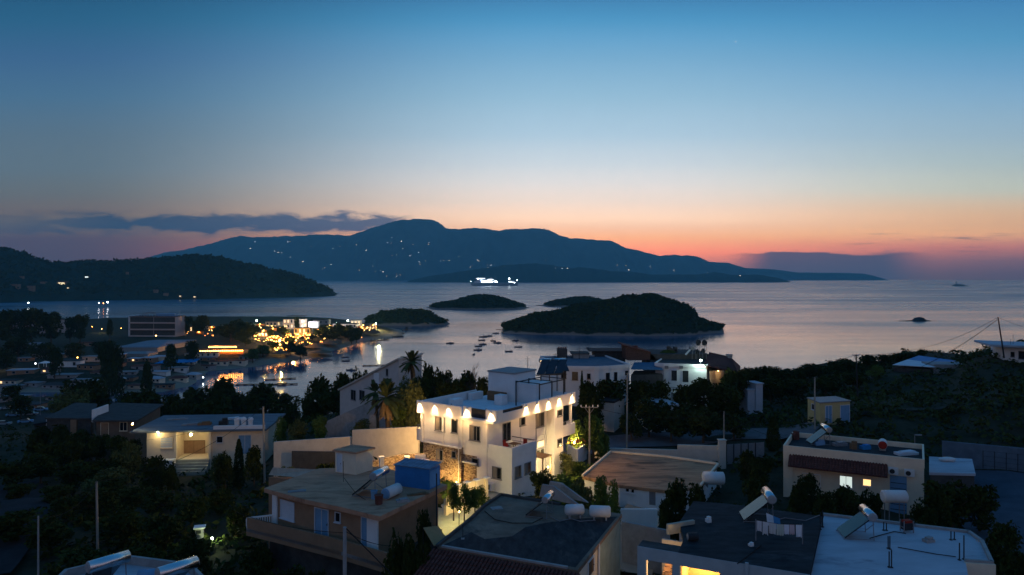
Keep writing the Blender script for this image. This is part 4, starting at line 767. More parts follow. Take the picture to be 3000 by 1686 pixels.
# low wall in front
a_, b_ = D(1800, 1484, 62).xy, D(1925, 1512, 62).xy; oo, ee, nn2 = frame(a_, b_); solo('yard_wall', MB().ob(oo, ee, nn2, 0, (b_-a_).length, -.1, .1, 36.5, 39.6), MAT['white'], 'low pale yard wall in front of the tan roof house', 'wall')
a_, b_ = D(1822, 1512, 54).xy, D(1962, 1548, 52).xy; oo, ee, nn2 = frame(a_, b_); solo('yard_wall', MB().ob(oo, ee, nn2, 0, (b_-a_).length, -.1, .1, 36.5, 41.3), MAT['grey'], 'grey block yard wall between the dark roof and the stairwell', 'wall')
# ---------------------------------------------------------------- right: house with the tiled awning
ZA = 43.0
th = building('tiled_awning_house', 'cream house with a red tiled awning and two lit windows', 'house', [(2295,1305),(2708,1347),(2706,1302),(2322,1266)], ZA, 37.5, MAT['cream'], MAT['tarroof'], over=.0, thick=.3, parapet=.5, pw=.15)
w = th.wp; o, e, n = frame(w[0], w[1]); Lt = (w[1]-w[0]).length; s0 = onwall(2312, 1350, w[0], w[1])[0]; s1 = onwall(2600, 1380, w[0], w[1])[0]
tl = MB(); tiles(tl, o, e, n, s0, s1, .02, 1.35, 42.15, 41.25, .26, .09); th.part('tiled_awning', tl, MAT['tile'])
opening(th, w[0], w[1], (2461, 1396, 2496, 1428), MAT['white'], MAT['litwhite'], bars=1, inner='lit_curtain'); opening(th, w[0], w[1], (2529, 1405, 2551, 1423), MAT['white'], MAT['litwarm'], bars=0, inner='lit_pane')
opening(th, w[0], w[1], (2352, 1390, 2402, 1442), MAT['white'], MAT['cream'], kind='door', bars=0, inner='arch_niche')
sb = MB(); sb.ob(o, e, n, s1+.2, s1+1.6, .0, .05, 37.5, 41.2); th.part('blue_shutter_door', sb, MAT['bluedoor']); sg = MB()
for i in range(6): sg.ob(o, e, n, s1+.25, s1+1.55, .06, .08, 38+.5*i, 38.05+.5*i)
th.part('slats', sg, MAT['dark'])
th.part('pilaster', MB().ob(o, e, n, -.02, .9, .0, .10, 37, ZA-.55), MAT['cream'])
for px, py, lb in ((2617, 1379, 'left one of two air conditioners on the tiled awning house'), (2664, 1385, 'right one of two air conditioners on the tiled awning house')):
    s, z = onwall(px, py, w[0], w[1]); T = Thing('air_conditioner', lb, 'air conditioner', (*(o+e*s), z-.35)); T.part('case', MB().ob(o, e, n, s-.42, s+.42, .06, .38, z-.3, z+.32), MAT['plastic']); q = o+e*(s-.1)+n*.385; T.part('fan', MB().tube((*q, z), (*(q+n*.03), z), .22, 16), MAT['dark'])
solar_heater('solar heater with its panel on the left of the tiled awning house roof', U(2420, 1300, ZA-.5), 265, 1.15)
cyl_tank('white round tank with a red end on the tiled awning house', U(2586, 1320, ZA-.5), 62, 1.3, .42, ZA-.45, capm='red')
for i, (px, py, sx, sy, h, m, lb) in enumerate(((2398, 1303, 1.0, .8, .5, 'bluedoor', 'blue crate on the roof behind the tiled awning'), (2460, 1306, 1.4, .7, .4, 'alu', 'heap of metal sheets on the tiled awning house roof'), (2500, 1316, .5, .5, .8, 'wood', 'brown box standing behind the parapet of the awning house'), (2655, 1332, 2.2, .8, .35, 'shutter', 'pale flat panel at the right end of the awning house roof'), (2535, 1316, .9, .6, .45, 'bluecanvas', 'blue bundle in the middle of the awning house roof'), (2330, 1288, .6, .6, .9, 'tile', 'brick stack at the left corner of the awning house roof'))):
    p = U(px, py, ZA-.5); m_b = MB().box(p.x, p.y, ZA-.5, sx, sy, h*.7, .2); m_b.box(p.x+.1, p.y, ZA-.5+h*.7, sx*.7, sy*.8, h*.3, .35); solo('roof_clutter', m_b, MAT[m], lb, 'roof clutter')
# neighbour slab, yard, lamp posts on the far right
ns = building('low_blue_roof_house', 'low building with a light blue slab roof right of the awning house', 'house', [(2722,1385),(2858,1388),(2848,1345),(2722,1338)], 40.6, 37, MAT['darkgrey'], MAT['blueroof'], over=.1, thick=.25)
p = U(2775, 1352, 40.6); m = MB(); m.ball((p.x, p.y, p.z+.22), .5, 14, 6, .45, 1.9, .8); m.box(p.x, p.y, p.z, 1.2, .4, .1); solo('covered_tub', m, MAT['plastic'], 'white rounded tub lying on the light blue slab roof', 'tub', smooth=True)
def ribbon(name, pts, wd, mat, lift=.05, kind='structure', label=None):
    mb = MB(); q = [G(*p) if len(p) == 2 else Vector(p) for p in pts]; fine = []
    for a_, b_ in zip(q, q[1:]): fine += [a_.lerp(b_, t/8) for t in range(8)]
    fine.append(q[-1])
    for i, c in enumerate(fine):
        t = (fine[min(i+1, len(fine)-1)]-fine[max(i-1, 0)]).xy.normalized(); s = Vector((-t.y, t.x))
        for k in range(5): p = c.xy+s*wd*(k/4-.5); mb.v.append((p.x, p.y, max(gz(p.x, p.y), gz(c.x, c.y)-.25)+lift+.25))
    for i in range(len(fine)-1):
        for k in range(4): a_ = i*5+k; mb.f.append((a_, a_+5, a_+6, a_+1)); mb.m.append(0)
    o = struct(name, mb, mat, label=label); return o
ribbon('road', [(1560,1330),(1700,1318),(1800,1302),(1950,1296),(2100,1286),(2240,1276),(2400,1262)], 6.5, MAT['asphalt'], label='grey asphalt road behind the villa and the low wall')
ribbon('yard', [(2880,1390),(2890,1440),(2990,1560),(3100,1640)], 9., M('yard_concrete', (.07,.08,.10), .9, .2, .5))
ribbon('path', [(2300,1255),(2500,1232),(2650,1208),(2800,1190)], 1.1, M('dirt_path', (.05,.045,.035), .95, .4, 1), .03)
ribbon('lane', [(1270,1600),(1345,1515),(1400,1470),(1450,1450)], 4.6, MAT['paving'], .12)
ribbon('lane', [(1830,1690),(1850,1620),(1870,1560),(1900,1500)], 4.0, MAT['sand'], .1)
ribbon('road', [(-80,1700),(40,1560),(90,1480),(60,1420)], 5, M('dark_lane', (.035,.033,.036), .95, .3, .6))
def wall(label, pts, Ys, ztop, zbot, th=.25, mat='pink', name='garden_wall', kind='thing'):
    """free-standing wall along pixel points given with their distances"""
    T = Thing(name, label, 'wall', D(*pts[0], Ys[0])); m = MB(); cp = MB()
    for (a_, b_, ya, yb) in zip(pts, pts[1:], Ys, Ys[1:]):
        A_, B_ = D(*a_, ya), D(*b_, yb); o, e, n = frame(A_.xy, B_.xy); L_ = (B_-A_).xy.length; k = len(m.v)
        P = [o+n*th/2, o+e*L_+n*th/2, o+e*L_-n*th/2, o-n*th/2]; zt = [A_.z, B_.z, B_.z, A_.z]
        m.v += [(*q, zbot) for q in P]+[(*q, z) for q, z in zip(P, zt)]; m.f += [(k, k+1, k+5, k+4), (k+1, k+2, k+6, k+5), (k+2, k+3, k+7, k+6), (k+3, k, k+4, k+7), (k+4, k+5, k+6, k+7)]; m.m += [0]*5
    T.part('wall_body', m, MAT[mat]); return T
wall('low pinkish wall with a taller end pier along the road', [(1742,1312),(1985,1318)], [86,84], 0, 35); wall('taller stretch of pinkish wall ending at the gate pier', [(1985,1303),(2104,1306)], [84,82.5], 0, 35)
p = D(2115, 1290, 82); solo('gate_pier', MB().box(p.x, p.y, 35, .75, .6, p.z-35, .1).box(p.x, p.y, p.z, .9, .75, .08, .1), MAT['pink'], 'square pinkish gate pier at the end of the road wall', 'pier')
a_, b_ = D(2140, 1300, 83), D(2238, 1304, 84); o, e, n = frame(a_.xy, b_.xy); T = Thing('sliding_gate', 'grey panelled gate right of the pinkish pier', 'gate', a_); T.part('panel', MB().ob(o, e, n, -.6, (b_-a_).length, -.03, .03, a_.z-2.4, a_.z-.1), MAT['alu'])
for i in range(5): T.part('post', MB().ob(o, e, n, -.6+i*.95, -.5+i*.95, .035, .09, a_.z-2.4, a_.z), MAT['dark'])
wall('tall pink wall running from the villa to the left', [(1034,1260),(1228,1250)], [86,81], 0, 36); wall('lower pink wall with a dark recess, ending beside the porch house', [(803,1295),(1030,1279)], [87,86.4], 0, 34)
a_, b_ = D(856, 1328, 86.0), D(1012, 1318, 85.6); o, e, n = frame(a_.xy, b_.xy); solo('cellar_opening', MB().ob(o, e, n, 0, (b_-a_).length, -.05, .16, 36.5, (a_.z+b_.z)/2), MAT['darkgrey'], 'long dark shutter panel in the lower pink wall', 'shutter')
# villa garden: planters, gate pillars, lamp
for k, (px, py, lb) in enumerate(((1192, 1338, 'white pillar with a dark spot behind the blue shed'), (1118, 1340, 'white garden pillar next to the stair hut'))):
    p = D(px, py, 74); solo('garden_pillar', MB().box(p.x, p.y, 37, .45, .45, p.z-37, .4).box(p.x, p.y, p.z, .55, .55, .07, .4), MAT['white'], lb, 'pillar', 'white garden pillars left of the villa')
wall('brown stone terrace wall below the villa garden', [(1090,1352),(1185,1330),(1250,1330)], [75,77,76], 0, 36, .3, 'stone')
p = D(1236, 1348, 71); T = Thing('garden_bench', 'white garden seat at the left foot of the villa', 'bench', p); T.part('seat', MB().box(p.x, p.y, p.z-.1, 1.5, .6, .14, .2), MAT['white']); T.part('backrest', MB().box(p.x, p.y+.35, p.z+.04, 1.5, .1, .4, .2), MAT['white']); T.part('base', MB().box(p.x, p.y, p.z-1.4, 1.3, .45, 1.3, .2), MAT['white'])
def garden_lamp(label, p, en, col, h=.9, mat='lampyel', r=.08, soft=.08, name='garden_lamp'):
    T = Thing(name, label, 'lamp', (p.x, p.y, p.z-h)); T.part('stem', MB().tube((p.x, p.y, p.z-h), p, .025, 6), MAT['dark']); T.part('bulb', MB().ball((p.x, p.y, p.z+r), r, 10, 6), MAT[mat])
    light('POINT', (p.x, p.y-.02, p.z+2*r+.12), en, col, shadow_soft_size=soft); return T
garden_lamp('warm garden lamp by the steps left of the villa', D(1222, 1352, 74), 420, (1, .58, .2)); garden_lamp('garden lamp under the pink wall left of the villa', D(1150, 1358, 78), 420, (1, .60, .22))
garden_lamp('yellow lamp among the little trees of the lit lane', D(1345, 1502, 57.5), 420, (1, .82, .28), h=1.4); garden_lamp('lamp at the far end of the lit lane', D(1420, 1458, 60.5), 180, (1, .74, .3), h=1.2)
garden_lamp('lamp on the flower terrace at the right end of the villa', D(1682, 1302, 82), 1300, (1, .62, .22)); garden_lamp('added fill lamp hidden in the shrubs below the right side of the villa', D(1606, 1372, 71), 650, (1, .72, .3), h=1.0)  # the shrub lamp is added to warm the tan roof and shrubs
# lit lane: wall with pale caps
T = Thing('lane_wall', 'lit cream wall with buttresses along the little lane', 'wall', D(1305, 1440, 60)); lwm = MB(); a_, b_ = D(1303, 1440, 60.5).xy, D(1425, 1462, 63.5).xy; o, e, n = frame(a_, b_); Ll = (b_-a_).length; lwm.ob(o, e, n, 0, Ll, -.15, .0, 37, 41.9)
for i in range(5): lwm.ob(o, e, n, Ll*i/4.2, Ll*i/4.2+.25, .0, .22, 37, 41.85)
T.part('wall_body', lwm, MAT['cream']); cp = MB()
for i in range(5): cp.ob(o, e, n, Ll*i/4.2-.1, Ll*i/4.2+.4, -.2, .3, 41.905, 42.0)
T.part('cap', cp, MAT['white'])
# flower terrace at the right end of the villa
wall('low white wall of the flower terrace beside the villa', [(1664,1303),(1690,1318),(1716,1297)], [80,79,83], 0, 38, .25, 'white')
p = D(1690, 1300, 81); m = MB(); m.cards([(p.x+rnd(-1, 1), p.y+rnd(-.6, 1), p.z+rnd(-.2, .5)) for _ in range(90)], .16); solo('flower_bed', m, M('orange_flowers', (.40, .13, .04), .8, .5, 4), 'orange flower bed inside the white terrace wall', 'flowers')
# awning between the houses
a = [D(1240, 1546, 46), D(1272, 1600, 43.4), D(1308, 1577, 44.4), D(1284, 1541, 47)]
T = Thing('fabric_awning', 'small tan awning over the alley beside the dark roof', 'awning', (a[1].x, a[1].y, 39)); T.part('canopy', MB().slab(a[0], a[1], a[2], a[3], .04), M('tan_canvas', (.34, .19, .09), .9, .1, 1)); T.part('pole', MB().tube((a[2].x, a[2].y, 38), a[2], .03, 6), MAT['dark']); T.part('pole', MB().tube((a[0].x, a[0].y, 38), a[0], .03, 6), MAT['dark'])
# bottom left garden: stone kiln, floodlight
p = G(585, 1597); T = Thing('outdoor_oven', 'small blue-grey stone oven beside the garden floodlight', 'oven', p); T.part('base', MB().tube(p, p+Vector((0, 0, 1.0)), .45, 10, .38), MAT['grey']); T.part('hearth', MB().box(p.x, p.y, p.z+1.0, .7, .7, .55, .3), MAT['grey']); T.part('cap', MB().box(p.x, p.y, p.z+1.56, 1.0, .9, .12, .3), MAT['white']); T.part('opening', MB().box(p.x+.05, p.y-.37, p.z+1.12, .4, .06, .3, .3), MAT['dark'])
p = G(696, 1560); T = Thing('bird_bath', 'blue-grey bird bath on a pedestal left of the balcony', 'bird bath', p); T.part('pedestal', MB().tube(p, p+Vector((0, 0, 1.3)), .22, 10, .12), MAT['grey']); T.part('bowl', MB().tube(p+Vector((0, 0, 1.3)), p+Vector((0, 0, 1.5)), .2, 14, .6), MAT['grey']); T.part('finial', MB().ball((p.x, p.y, p.z+1.75), .16, 8, 6), MAT['grey'])
p = G(622, 1608); garden_lamp('white floodlight on the ground shining on a patch of bright grass', p+Vector((0, 0, .75)), 130, (.82, 1, .5), h=.75, mat='lampwhite', r=.1); q = p+Vector((1.1, .5, 0)); m = MB()
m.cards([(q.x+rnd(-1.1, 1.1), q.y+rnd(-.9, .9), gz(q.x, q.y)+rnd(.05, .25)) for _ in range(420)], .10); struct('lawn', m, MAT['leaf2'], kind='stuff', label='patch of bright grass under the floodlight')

for lb, pts, z in (('thin grey pipe running across the dark roof from the heater to the tanks', ((1612,1516),(1640,1530),(1672,1522),(1700,1530),(1745,1527)), ZB2), ('cable loop lying across the middle of the dark roof', ((1420,1500),(1450,1525),(1500,1535),(1560,1535),(1590,1520)), ZB2), ('black hose lying on the pale roof from the heater to the machine', ((2548,1580),(2575,1572),(2620,1560),(2655,1566)), ZW), ('long crack-like cable across the middle of the pale roof', ((2630,1606),(2680,1615),(2740,1626),(2800,1634)), ZW), ('hose from the washing line heater to the roof edge', ((2260,1530),(2300,1520),(2360,1528),(2402,1512)), ZR), ('thin cable along the dark blue-grey roof front', ((2160,1655),(2200,1625),(2230,1600)), ZR)):
    solo('roof_pipe', MB().path([U(a_, b_, z)+Vector((0, 0, .05)) for a_, b_ in pts], .028, 6), MAT['cable'] if 'black' in lb or 'cable' in lb else MAT['alu'], lb, 'pipe')
for lb, px, py, z, sx, sy, h, mt in (('flat grey board lying near the front of the brown roof', 870, 1440, ZH, 1.3, .5, .06, 'alu'), ('small rubble heap beside the white tank on the brown roof', 1180, 1470, ZH, .9, .5, .22, 'grey'), ('brown planks lying behind the white tank on the brown roof', 1225, 1450, ZH, 1.6, .35, .12, 'wood'), ('grey paving slab on the left of the dark roof', 1455, 1490, ZB2, .8, .6, .07, 'grey'), ('white bucket near the stairwell of the dark blue-grey roof', 2075, 1530, ZR, .3, .3, .35, 'plastic'), ('pale stone weight near the front of the dark blue-grey roof', 2200, 1600, ZR, .25, .25, .2, 'plastic'), ('cement blocks stacked on the pale roof', 2720, 1588, ZW, .6, .4, .3, 'grey')):
    p = U(px, py, z); m = MB().box(p.x, p.y, z, sx, sy, h*.6, .3); m.box(p.x+.05, p.y+.03, z+h*.6, sx*.7, sy*.75, h*.4, .5); solo('roof_clutter', m, MAT[mt], lb, 'roof clutter')
# ---------------------------------------------------------------- houses on the brow behind the villa (against the sea)
YB = 115.
def face_house(name, label, pts_top, Y, zb, depth, mw, mr, cat='house', over=.1, thick=.3, par=.0):
    """house given by the top edge of its front wall: pixels with one distance each; goes back by depth"""
    Ys = Y if isinstance(Y, (list, tuple)) else [Y]*len(pts_top)
    f = [D(*p, y) for p, y in zip(pts_top, Ys)]; z = sum(q.z for q in f)/len(f)
    o, e, n = frame(f[0].xy, f[-1].xy); back = [f[-1].xy-n*depth, f[0].xy-n*depth]
    T = building(name, label, cat, [q.xy for q in f]+back, z, zb, mw, mr, over, thick, par, world=True); return T, f, n
TL, fL, nL = face_house('seafront_house', 'long white house with dark windows and a wavy parapet behind the villa', [(1636,1068),(1680,1071),(1742,1077),(1790,1074),(1846,1068)], [112,111.5,111,112,114], 38, 14, MAT['white'], M('blue_grey_roof', (.10,.14,.18), .8, .2, 1.), par=.25)
wL = TL.wp
def lw_(px): i = 0 if px < 1680 else 1 if px < 1742 else 2 if px < 1790 else 3; return wL[i], wL[i+1]
for rc in ((1645,1087,1658,1108),(1677,1091,1692,1113),(1721,1096,1729,1110),(1625,1083,1632,1095)):
    opening(TL, *lw_(rc[0]), rc, MAT['wood'], MAT['brownpane'] if rc[0] == 1677 else MAT['glass'], bars=1 if rc[0] == 1645 else 0)
for rc in ((1776,1094,1785,1122),(1800,1092,1807,1118),(1832,1088,1839,1100)): opening(TL, *lw_(rc[0]), rc, MAT['dark'], MAT['glass'], kind='door', bars=0, inner='door_leaf')
T2, f2, n2 = face_house('lit_corner_house', 'white house with two dark doors under a cold corner lamp', [(1918,1063),(1945,1066),(2072,1068)], [116,115,113], 38, 12, MAT['white'], MAT['darkgrey'], par=.2)
w2 = T2.wp
for rc in ((1967,1086,1983,1116),(2000,1087,2017,1120)): opening(T2, w2[1], w2[2], rc, MAT['white'], MAT['dark'], kind='door', bars=0, inner='door_leaf')
o, e, n = frame(w2[1], w2[2])
for px, py in ((1953,1076),(1996,1076)): s, z = onwall(px, py, w2[1], w2[2]); T2.part('air_conditioner', MB().ob(o, e, n, s-.3, s+.3, .02, .3, z-.22, z+.22), MAT['alu'])
T2.part('balcony_rail', MB().ob(o, e, n, 1, 8, 1.2, 1.25, 42.2, 42.27).ob(o, e, n, 1, 8, 1.2, 1.24, 41.8, 41.85), MAT['dark'])
L2 = (w2[2]-w2[1]).length; q = o+e*(L2-.9)+n*.45; lp = D(2063, 1058, 112.4)
T2.part('lamp', MB().ball((q.x, q.y, lp.z), .17, 10, 6), MAT['flood']); light('POINT', (q.x+n.x*.35, q.y+n.y*.35, lp.z-.35), 330, (.66, 1, .88), shadow_soft_size=.1)
# blue canopy between the two
a = [D(1848,1082,113), D(1942,1084,114), D(1930,1062,119), D(1858,1062,119)]
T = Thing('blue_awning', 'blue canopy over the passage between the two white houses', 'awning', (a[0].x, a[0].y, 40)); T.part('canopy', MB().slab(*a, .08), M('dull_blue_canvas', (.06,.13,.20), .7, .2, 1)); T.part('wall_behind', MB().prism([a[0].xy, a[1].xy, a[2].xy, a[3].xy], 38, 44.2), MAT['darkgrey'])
# roofscape: brick wedge, roof blocks, hipped roofs
m = MB(); k = [D(1832,1012,122), D(1836,1056,122), D(1926,1056,122), D(1905,1034,122)]
m.add([*k, *[p+Vector((0, 5, 0)) for p in k]], [(0,1,2,3),(7,6,5,4),(0,3,7,4),(3,2,6,7),(2,1,5,6),(1,0,4,5)])
T = Thing('brick_wedge_roof', 'tall dark brick wall with a steeply falling roof edge', 'building', k[1]); T.part('wall', m, M('dark_brick', (.10,.055,.045), .95, .4, 4)); T.part('roof', MB().slab(k[0]+Vector((-.5,-.2,.15)), k[3]+Vector((.1,-.2,.12)), k[3]+Vector((.1,5.2,.12)), k[0]+Vector((-.5,5.2,.15)), .15), MAT['tile']); T.part('chimney', MB().ob((D(1860,1016,124).x, 124), (1, 0), (0, 1), -.45, .45, -.4, .4, 46, D(1860,1013,124).z), MAT['tile'])
def mblock(name, label, rect, Y, mat, dep=3., cat='building', z0=None, extra=None):
    l, t, r, b = rect; p, q = D(l, t, Y), D(r, b, Y); m = MB().ob((0, Y), (1, 0), (0, 1), p.x, q.x, 0, dep, q.z-.3 if z0 is None else z0, p.z)
    T = Thing(name, label, cat, ((p.x+q.x)/2, Y, q.z if z0 is None else z0)); T.part('body', m, MAT[mat] if isinstance(mat, str) else mat)
    return T
T = mblock('chimney_block', 'dark square chimney block with pots standing against the sea', (1634,1024,1662,1046), 124, 'darkgrey', 2.5, z0=44)
for i in range(4): c = D(1638+i*7, 1024, 124); T.part('pot', MB().tube((c.x, 125, c.z), (c.x, 125, c.z+.35), .13, 8), MAT['tile'])
T = mblock('roof_hut', 'low wide dark hut on the roofs left of the brick wedge', (1743,1030,1832,1052), 127, 'darkgrey', 5, z0=43); T.part('roof', MB().ob((0, 127), (1, 0), (0, 1), D(1725,1032,127).x, D(1834,1032,127).x, -.4, 5.4, D(1743,1034,127).z+.26, D(1743,1030,127).z+.1), MAT['tarroof'])
T = mblock('roof_hut', 'small purple-grey hut on the roof beside the antenna masts', (1680,1038,1725,1056), 124, 'grey', 3.5, z0=43); T.part('roof', MB().ob((0, 124), (1, 0), (0, 1), D(1674,1038,124).x, D(1727,1038,124).x, -.3, 3.8, D(1680,1038,124).z, D(1680,1036,124).z), MAT['darkgrey'])
T = mblock('roof_terrace', 'dark flat roof terrace in the middle of the seafront row', (1905,1038,2075,1066), 122, 'darkgrey', 8, z0=43)
T = mblock('ruined_kiosk', 'crumbling dark kiosk with gaps on the terrace roof', (1958,1020,1970,1044), 124, 'darkgrey', 1.5, z0=45); 
for rc in ((1976,1018,1985,1042),(1958,1016,1965,1022),(1966,1024,1982,1030)): l, t, r, b = rc; T.part('pillar', MB().ob((0, 124.2), (1, 0), (0, 1), D(l,t,124.2).x, D(r,t,124.2).x, 0, 1.2, D(l,b,124.2).z, D(l,t,124.2).z), MAT['darkgrey'])
T.part('mound', MB().ball((D(1958,1040,124).x, 124.3, D(1958,1042,124).z), 1.3, 10, 6, .8, 1.3), MAT['leaf'])
# pavilion with hipped clay roof
r0, r1 = D(2079,1033,124), D(2140,1046,124); e0, e1, e2, e3 = D(2064,1072,112.5), D(2162,1092,115), D(2170,1074,126), D(2060,1058,128)
T = Thing('pavilion', 'dark pavilion with a broad clay-tiled roof at the right end of the row', 'house', (r0.x, 117, 40))
rf = MB(); rf.add([r0, r1, e0, e1, e2, e3], [(2,3,1,0),(3,4,1),(4,5,0,1),(5,2,0)]); rf.add([p-Vector((0, 0, .2)) for p in (e0, e1, e2, e3)], [(3,2,1,0)])
T.part('roof', rf, MAT['tile']); T.part('wall', MB().prism([q.xy*.5+(e0+e1+e2+e3).xy*.125 for q in (e0, e1, e2, e3)], 38, 44.6), MAT['tan'])
rb = MB()
for i in range(26): a, b = r0.lerp(r1, i/25), e0.lerp(e1, i/25); rb.tube(a+Vector((0, 0, .03)), b+Vector((0, 0, .03)), .06, 5)
T.part('tile_rows', rb, MAT['tile']); cz = D(2137, 1042, 123); T.part('chimney', MB().box(cz.x, 123, 44, .8, .8, cz.z-44).box(cz.x, 123, cz.z, 1., 1., .2), MAT['grey'])
lr = D(2085, 1084, 112); T.part('slatted_screen', MB().ob((lr.x, 113.2), (1, .1), (-.1, 1), 0, 2.4, 0, .1, 42.6, 44.9), MAT['cream']); sl = MB()
for i in range(12): sl.ob((lr.x, 113.1), (1, .1), (-.1, 1), i*.2, i*.2+.08, -.06, 0, 42.6, 44.9)
T.part('slat', sl, MAT['wood']); light('POINT', (lr.x+1.2, 112.3, 44.6), 45, (1, .72, .34), shadow_soft_size=.1); T.part('lamp', MB().ball((lr.x+1.2, 112.5, 45.0), .08, 8, 5), MAT['lampyel'])
# round dishes on a frame
def dish(label, px, py, Y, r, group='round dark dishes on the seafront roof'):
    p = D(px, py, Y); T = Thing('satellite_dish', label, 'satellite dish', (p.x, p.y, p.z-r-.8), group); m = MB(); rr = [0, .35, .7, 1.]; 
    for j, q in enumerate(rr[1:]):
        for i in range(18): m.v.append((p.x+r*q*math.cos(i*math.pi/9), p.y+.25*r*(q*q)-.1, p.z+r*q*math.sin(i*math.pi/9)))
    m.v.append((p.x, p.y-.1, p.z)); c = len(m.v)-1
    for i in range(18): m.f.append((c, i, (i+1)%18)); m.f += [(i+18*j, i+18*j+18, (i+1)%18+18*j+18, (i+1)%18+18*j) for j in range(2)]
    m.m = [0]*len(m.f); T.part('dish', m, MAT['dark'], smooth=True); T.part('mast', MB().tube((p.x, p.y+.1, p.z-r*1.2-.9), (p.x, p.y+.1, p.z), .05, 6), MAT['alu']); T.part('feed_arm', MB().tube((p.x, p.y, p.z-r*.9), (p.x, p.y-.7, p.z), .025, 5), MAT['alu']); return T
dish('top left one of the two big round dishes above the roofs', 2046, 1004, 120, .48); dish('top right one of the two big round dishes above the roofs', 2064, 1005, 120, .48)
dish('lower left dish under the two big round dishes', 2042, 1031, 121, .42); dish('lower right dish under the two big round dishes, beside the tiled roof', 2060, 1029, 121, .42)
p = D(2027, 1020, 120); T = Thing('solar_heater', 'dark solar heater leaning left of the round dishes', 'solar heater', (p.x, p.y, 46)); T.part('tank', MB().tube((p.x, p.y-.6, p.z), (p.x, p.y+.6, p.z), .36, 14), MAT['alu']); q = D(2008, 1040, 120); T.part('panel', MB().slab((p.x-.2, p.y-.6, p.z-.2), (p.x-.2, p.y+.6, p.z-.2), (q.x, q.y+.6, q.z), (q.x, q.y-.6, q.z), .1), MAT['panel']); T.part('leg', MB().tube((p.x+.05, p.y, 46), (p.x+.05, p.y, p.z), .05, 6), MAT['alu'])
fr = MB()
for px in (2038, 2050, 2057, 2070): c = D(px, 1012, 120.3); fr.tube((c.x, 120.3, 46), (c.x, 120.3, c.z), .04, 5)
a, b = D(2036, 1013, 120.3), D(2072, 1013, 120.3); fr.tube(a, b, .05, 5); solo('dish_frame', fr, MAT['alu'], 'thin metal frame carrying the two big round dishes', 'frame')
for px, t, b_, lb in ((1697, 1013, 1045, 'straight antenna mast on the seafront roofs'), (1723, 1010, 1040, 'crooked antenna mast with prongs on the seafront roofs'), (1626, 1034, 1050, 'short antenna rod left of the chimney block'), (1941, 1030, 1044, 'short vent pipe on the terrace roof'), (1546, 1043, 1075, 'dark upright post on the roof behind the villa stair house')):
    p, q = D(px, t, 123), D(px+(4 if 'crooked' in lb else 0), b_+8, 123); m = MB().tube(q, p, .05, 6, .03); c = p.lerp(q, .25); m.tube(c-Vector((.4, 0, -.05)), c+Vector((.4, 0, .05)), .025, 5); m.tube(c-Vector((.25, 0, .3)), c+Vector((.25, 0, -.25)), .02, 5); solo('antenna', m, MAT['cable'], lb, 'antenna')
for k_, (px, py, lb) in enumerate(((1598, 1056, 'left one of two silver heaters on the dark stand behind the villa'), (1640, 1055, 'right one of two silver heaters on the dark stand behind the villa'))):
    p = D(px, py, 96); T = solar_heater(lb, (p.x, p.y, p.z-1.45), 18, 1.0, group=None)
T = Thing('heater_stand', 'dark steel stand with sloping panels holding two silver heaters', 'stand', D(1612, 1110, 95)); m = MB()
for px in (1585, 1610, 1632, 1655): a, b = D(px, 1092, 95), D(px, 1160, 95); m.tube(b, a, .07, 6)
m.tube(D(1578, 1100, 95), D(1660, 1097, 95), .06, 5); T.part('frame', m, MAT['dark']); T.part('deck', MB().slab(D(1570, 1100, 93), D(1645, 1094, 93), D(1660, 1080, 99), D(1585, 1082, 99), .1), MAT['dark'])
for i in range(3): a = D(1572+i*26, 1096, 93.5); T.part('panel', MB().slab(a, a+Vector((1.05, 0, 0)), a+Vector((1.9, 2., 1.7)), a+Vector((.85, 2., 1.7)), .06), MAT['panel'])
# house with the long slanted roof line
Q = [D(996,1142,118), D(1168,1053,105), D(1168,1160,105), D(1002,1210,117.4)]
T = Thing('slant_roof_house', 'pale house with one long slanting roof edge left of the palm', 'house', Q[3]); dv = Vector((2.6, 6.5, 0)); m = MB(); P = [Q[0], Q[1], Vector((Q[1].x, Q[1].y, 33)), Vector((Q[0].x, Q[0].y, 33))]
m.add([*P, *[p+dv for p in P]], [(0,3,2,1),(4,5,6,7),(0,1,5,4),(1,2,6,5),(2,3,7,6),(3,0,4,7)]); T.part('wall', m, M('pinkish_white_wall', (.50, .45, .42), .9, .1, 1.))
e3 = (Q[1]-Q[0]).normalized(); T.part('roof', MB().slab(Q[0]-e3*.5+Vector((-.1,-.35,.22)), Q[1]+e3*.1+Vector((-.1,-.35,.22)), Q[1]+e3*.1+dv*1.05+Vector((0,0,.22)), Q[0]-e3*.5+dv*1.05+Vector((0,0,.22)), .24), MAT['pink'])
T.part('white_panel', MB().ob(*frame(Q[0].xy, Q[1].xy), *sorted((onwall(1096,1110,Q[0],Q[1])[0], onwall(1112,1110,Q[0],Q[1])[0])), 0, .1, 36, D(1104,1092,110).z), MAT['white'])
for rc in ((1029,1144,1042,1172),(1054,1145,1068,1172),(1132,1082,1137,1101)): opening(T, Q[0], Q[1], rc, MAT['alu'], MAT['glass'], bars=1 if rc[0] < 1100 else 0)
wall('long sloping wall coping running down below the slant roof house', [(955,1236),(1074,1182),(1150,1160)], [104,100,98], 0, 33, .35, 'grey')
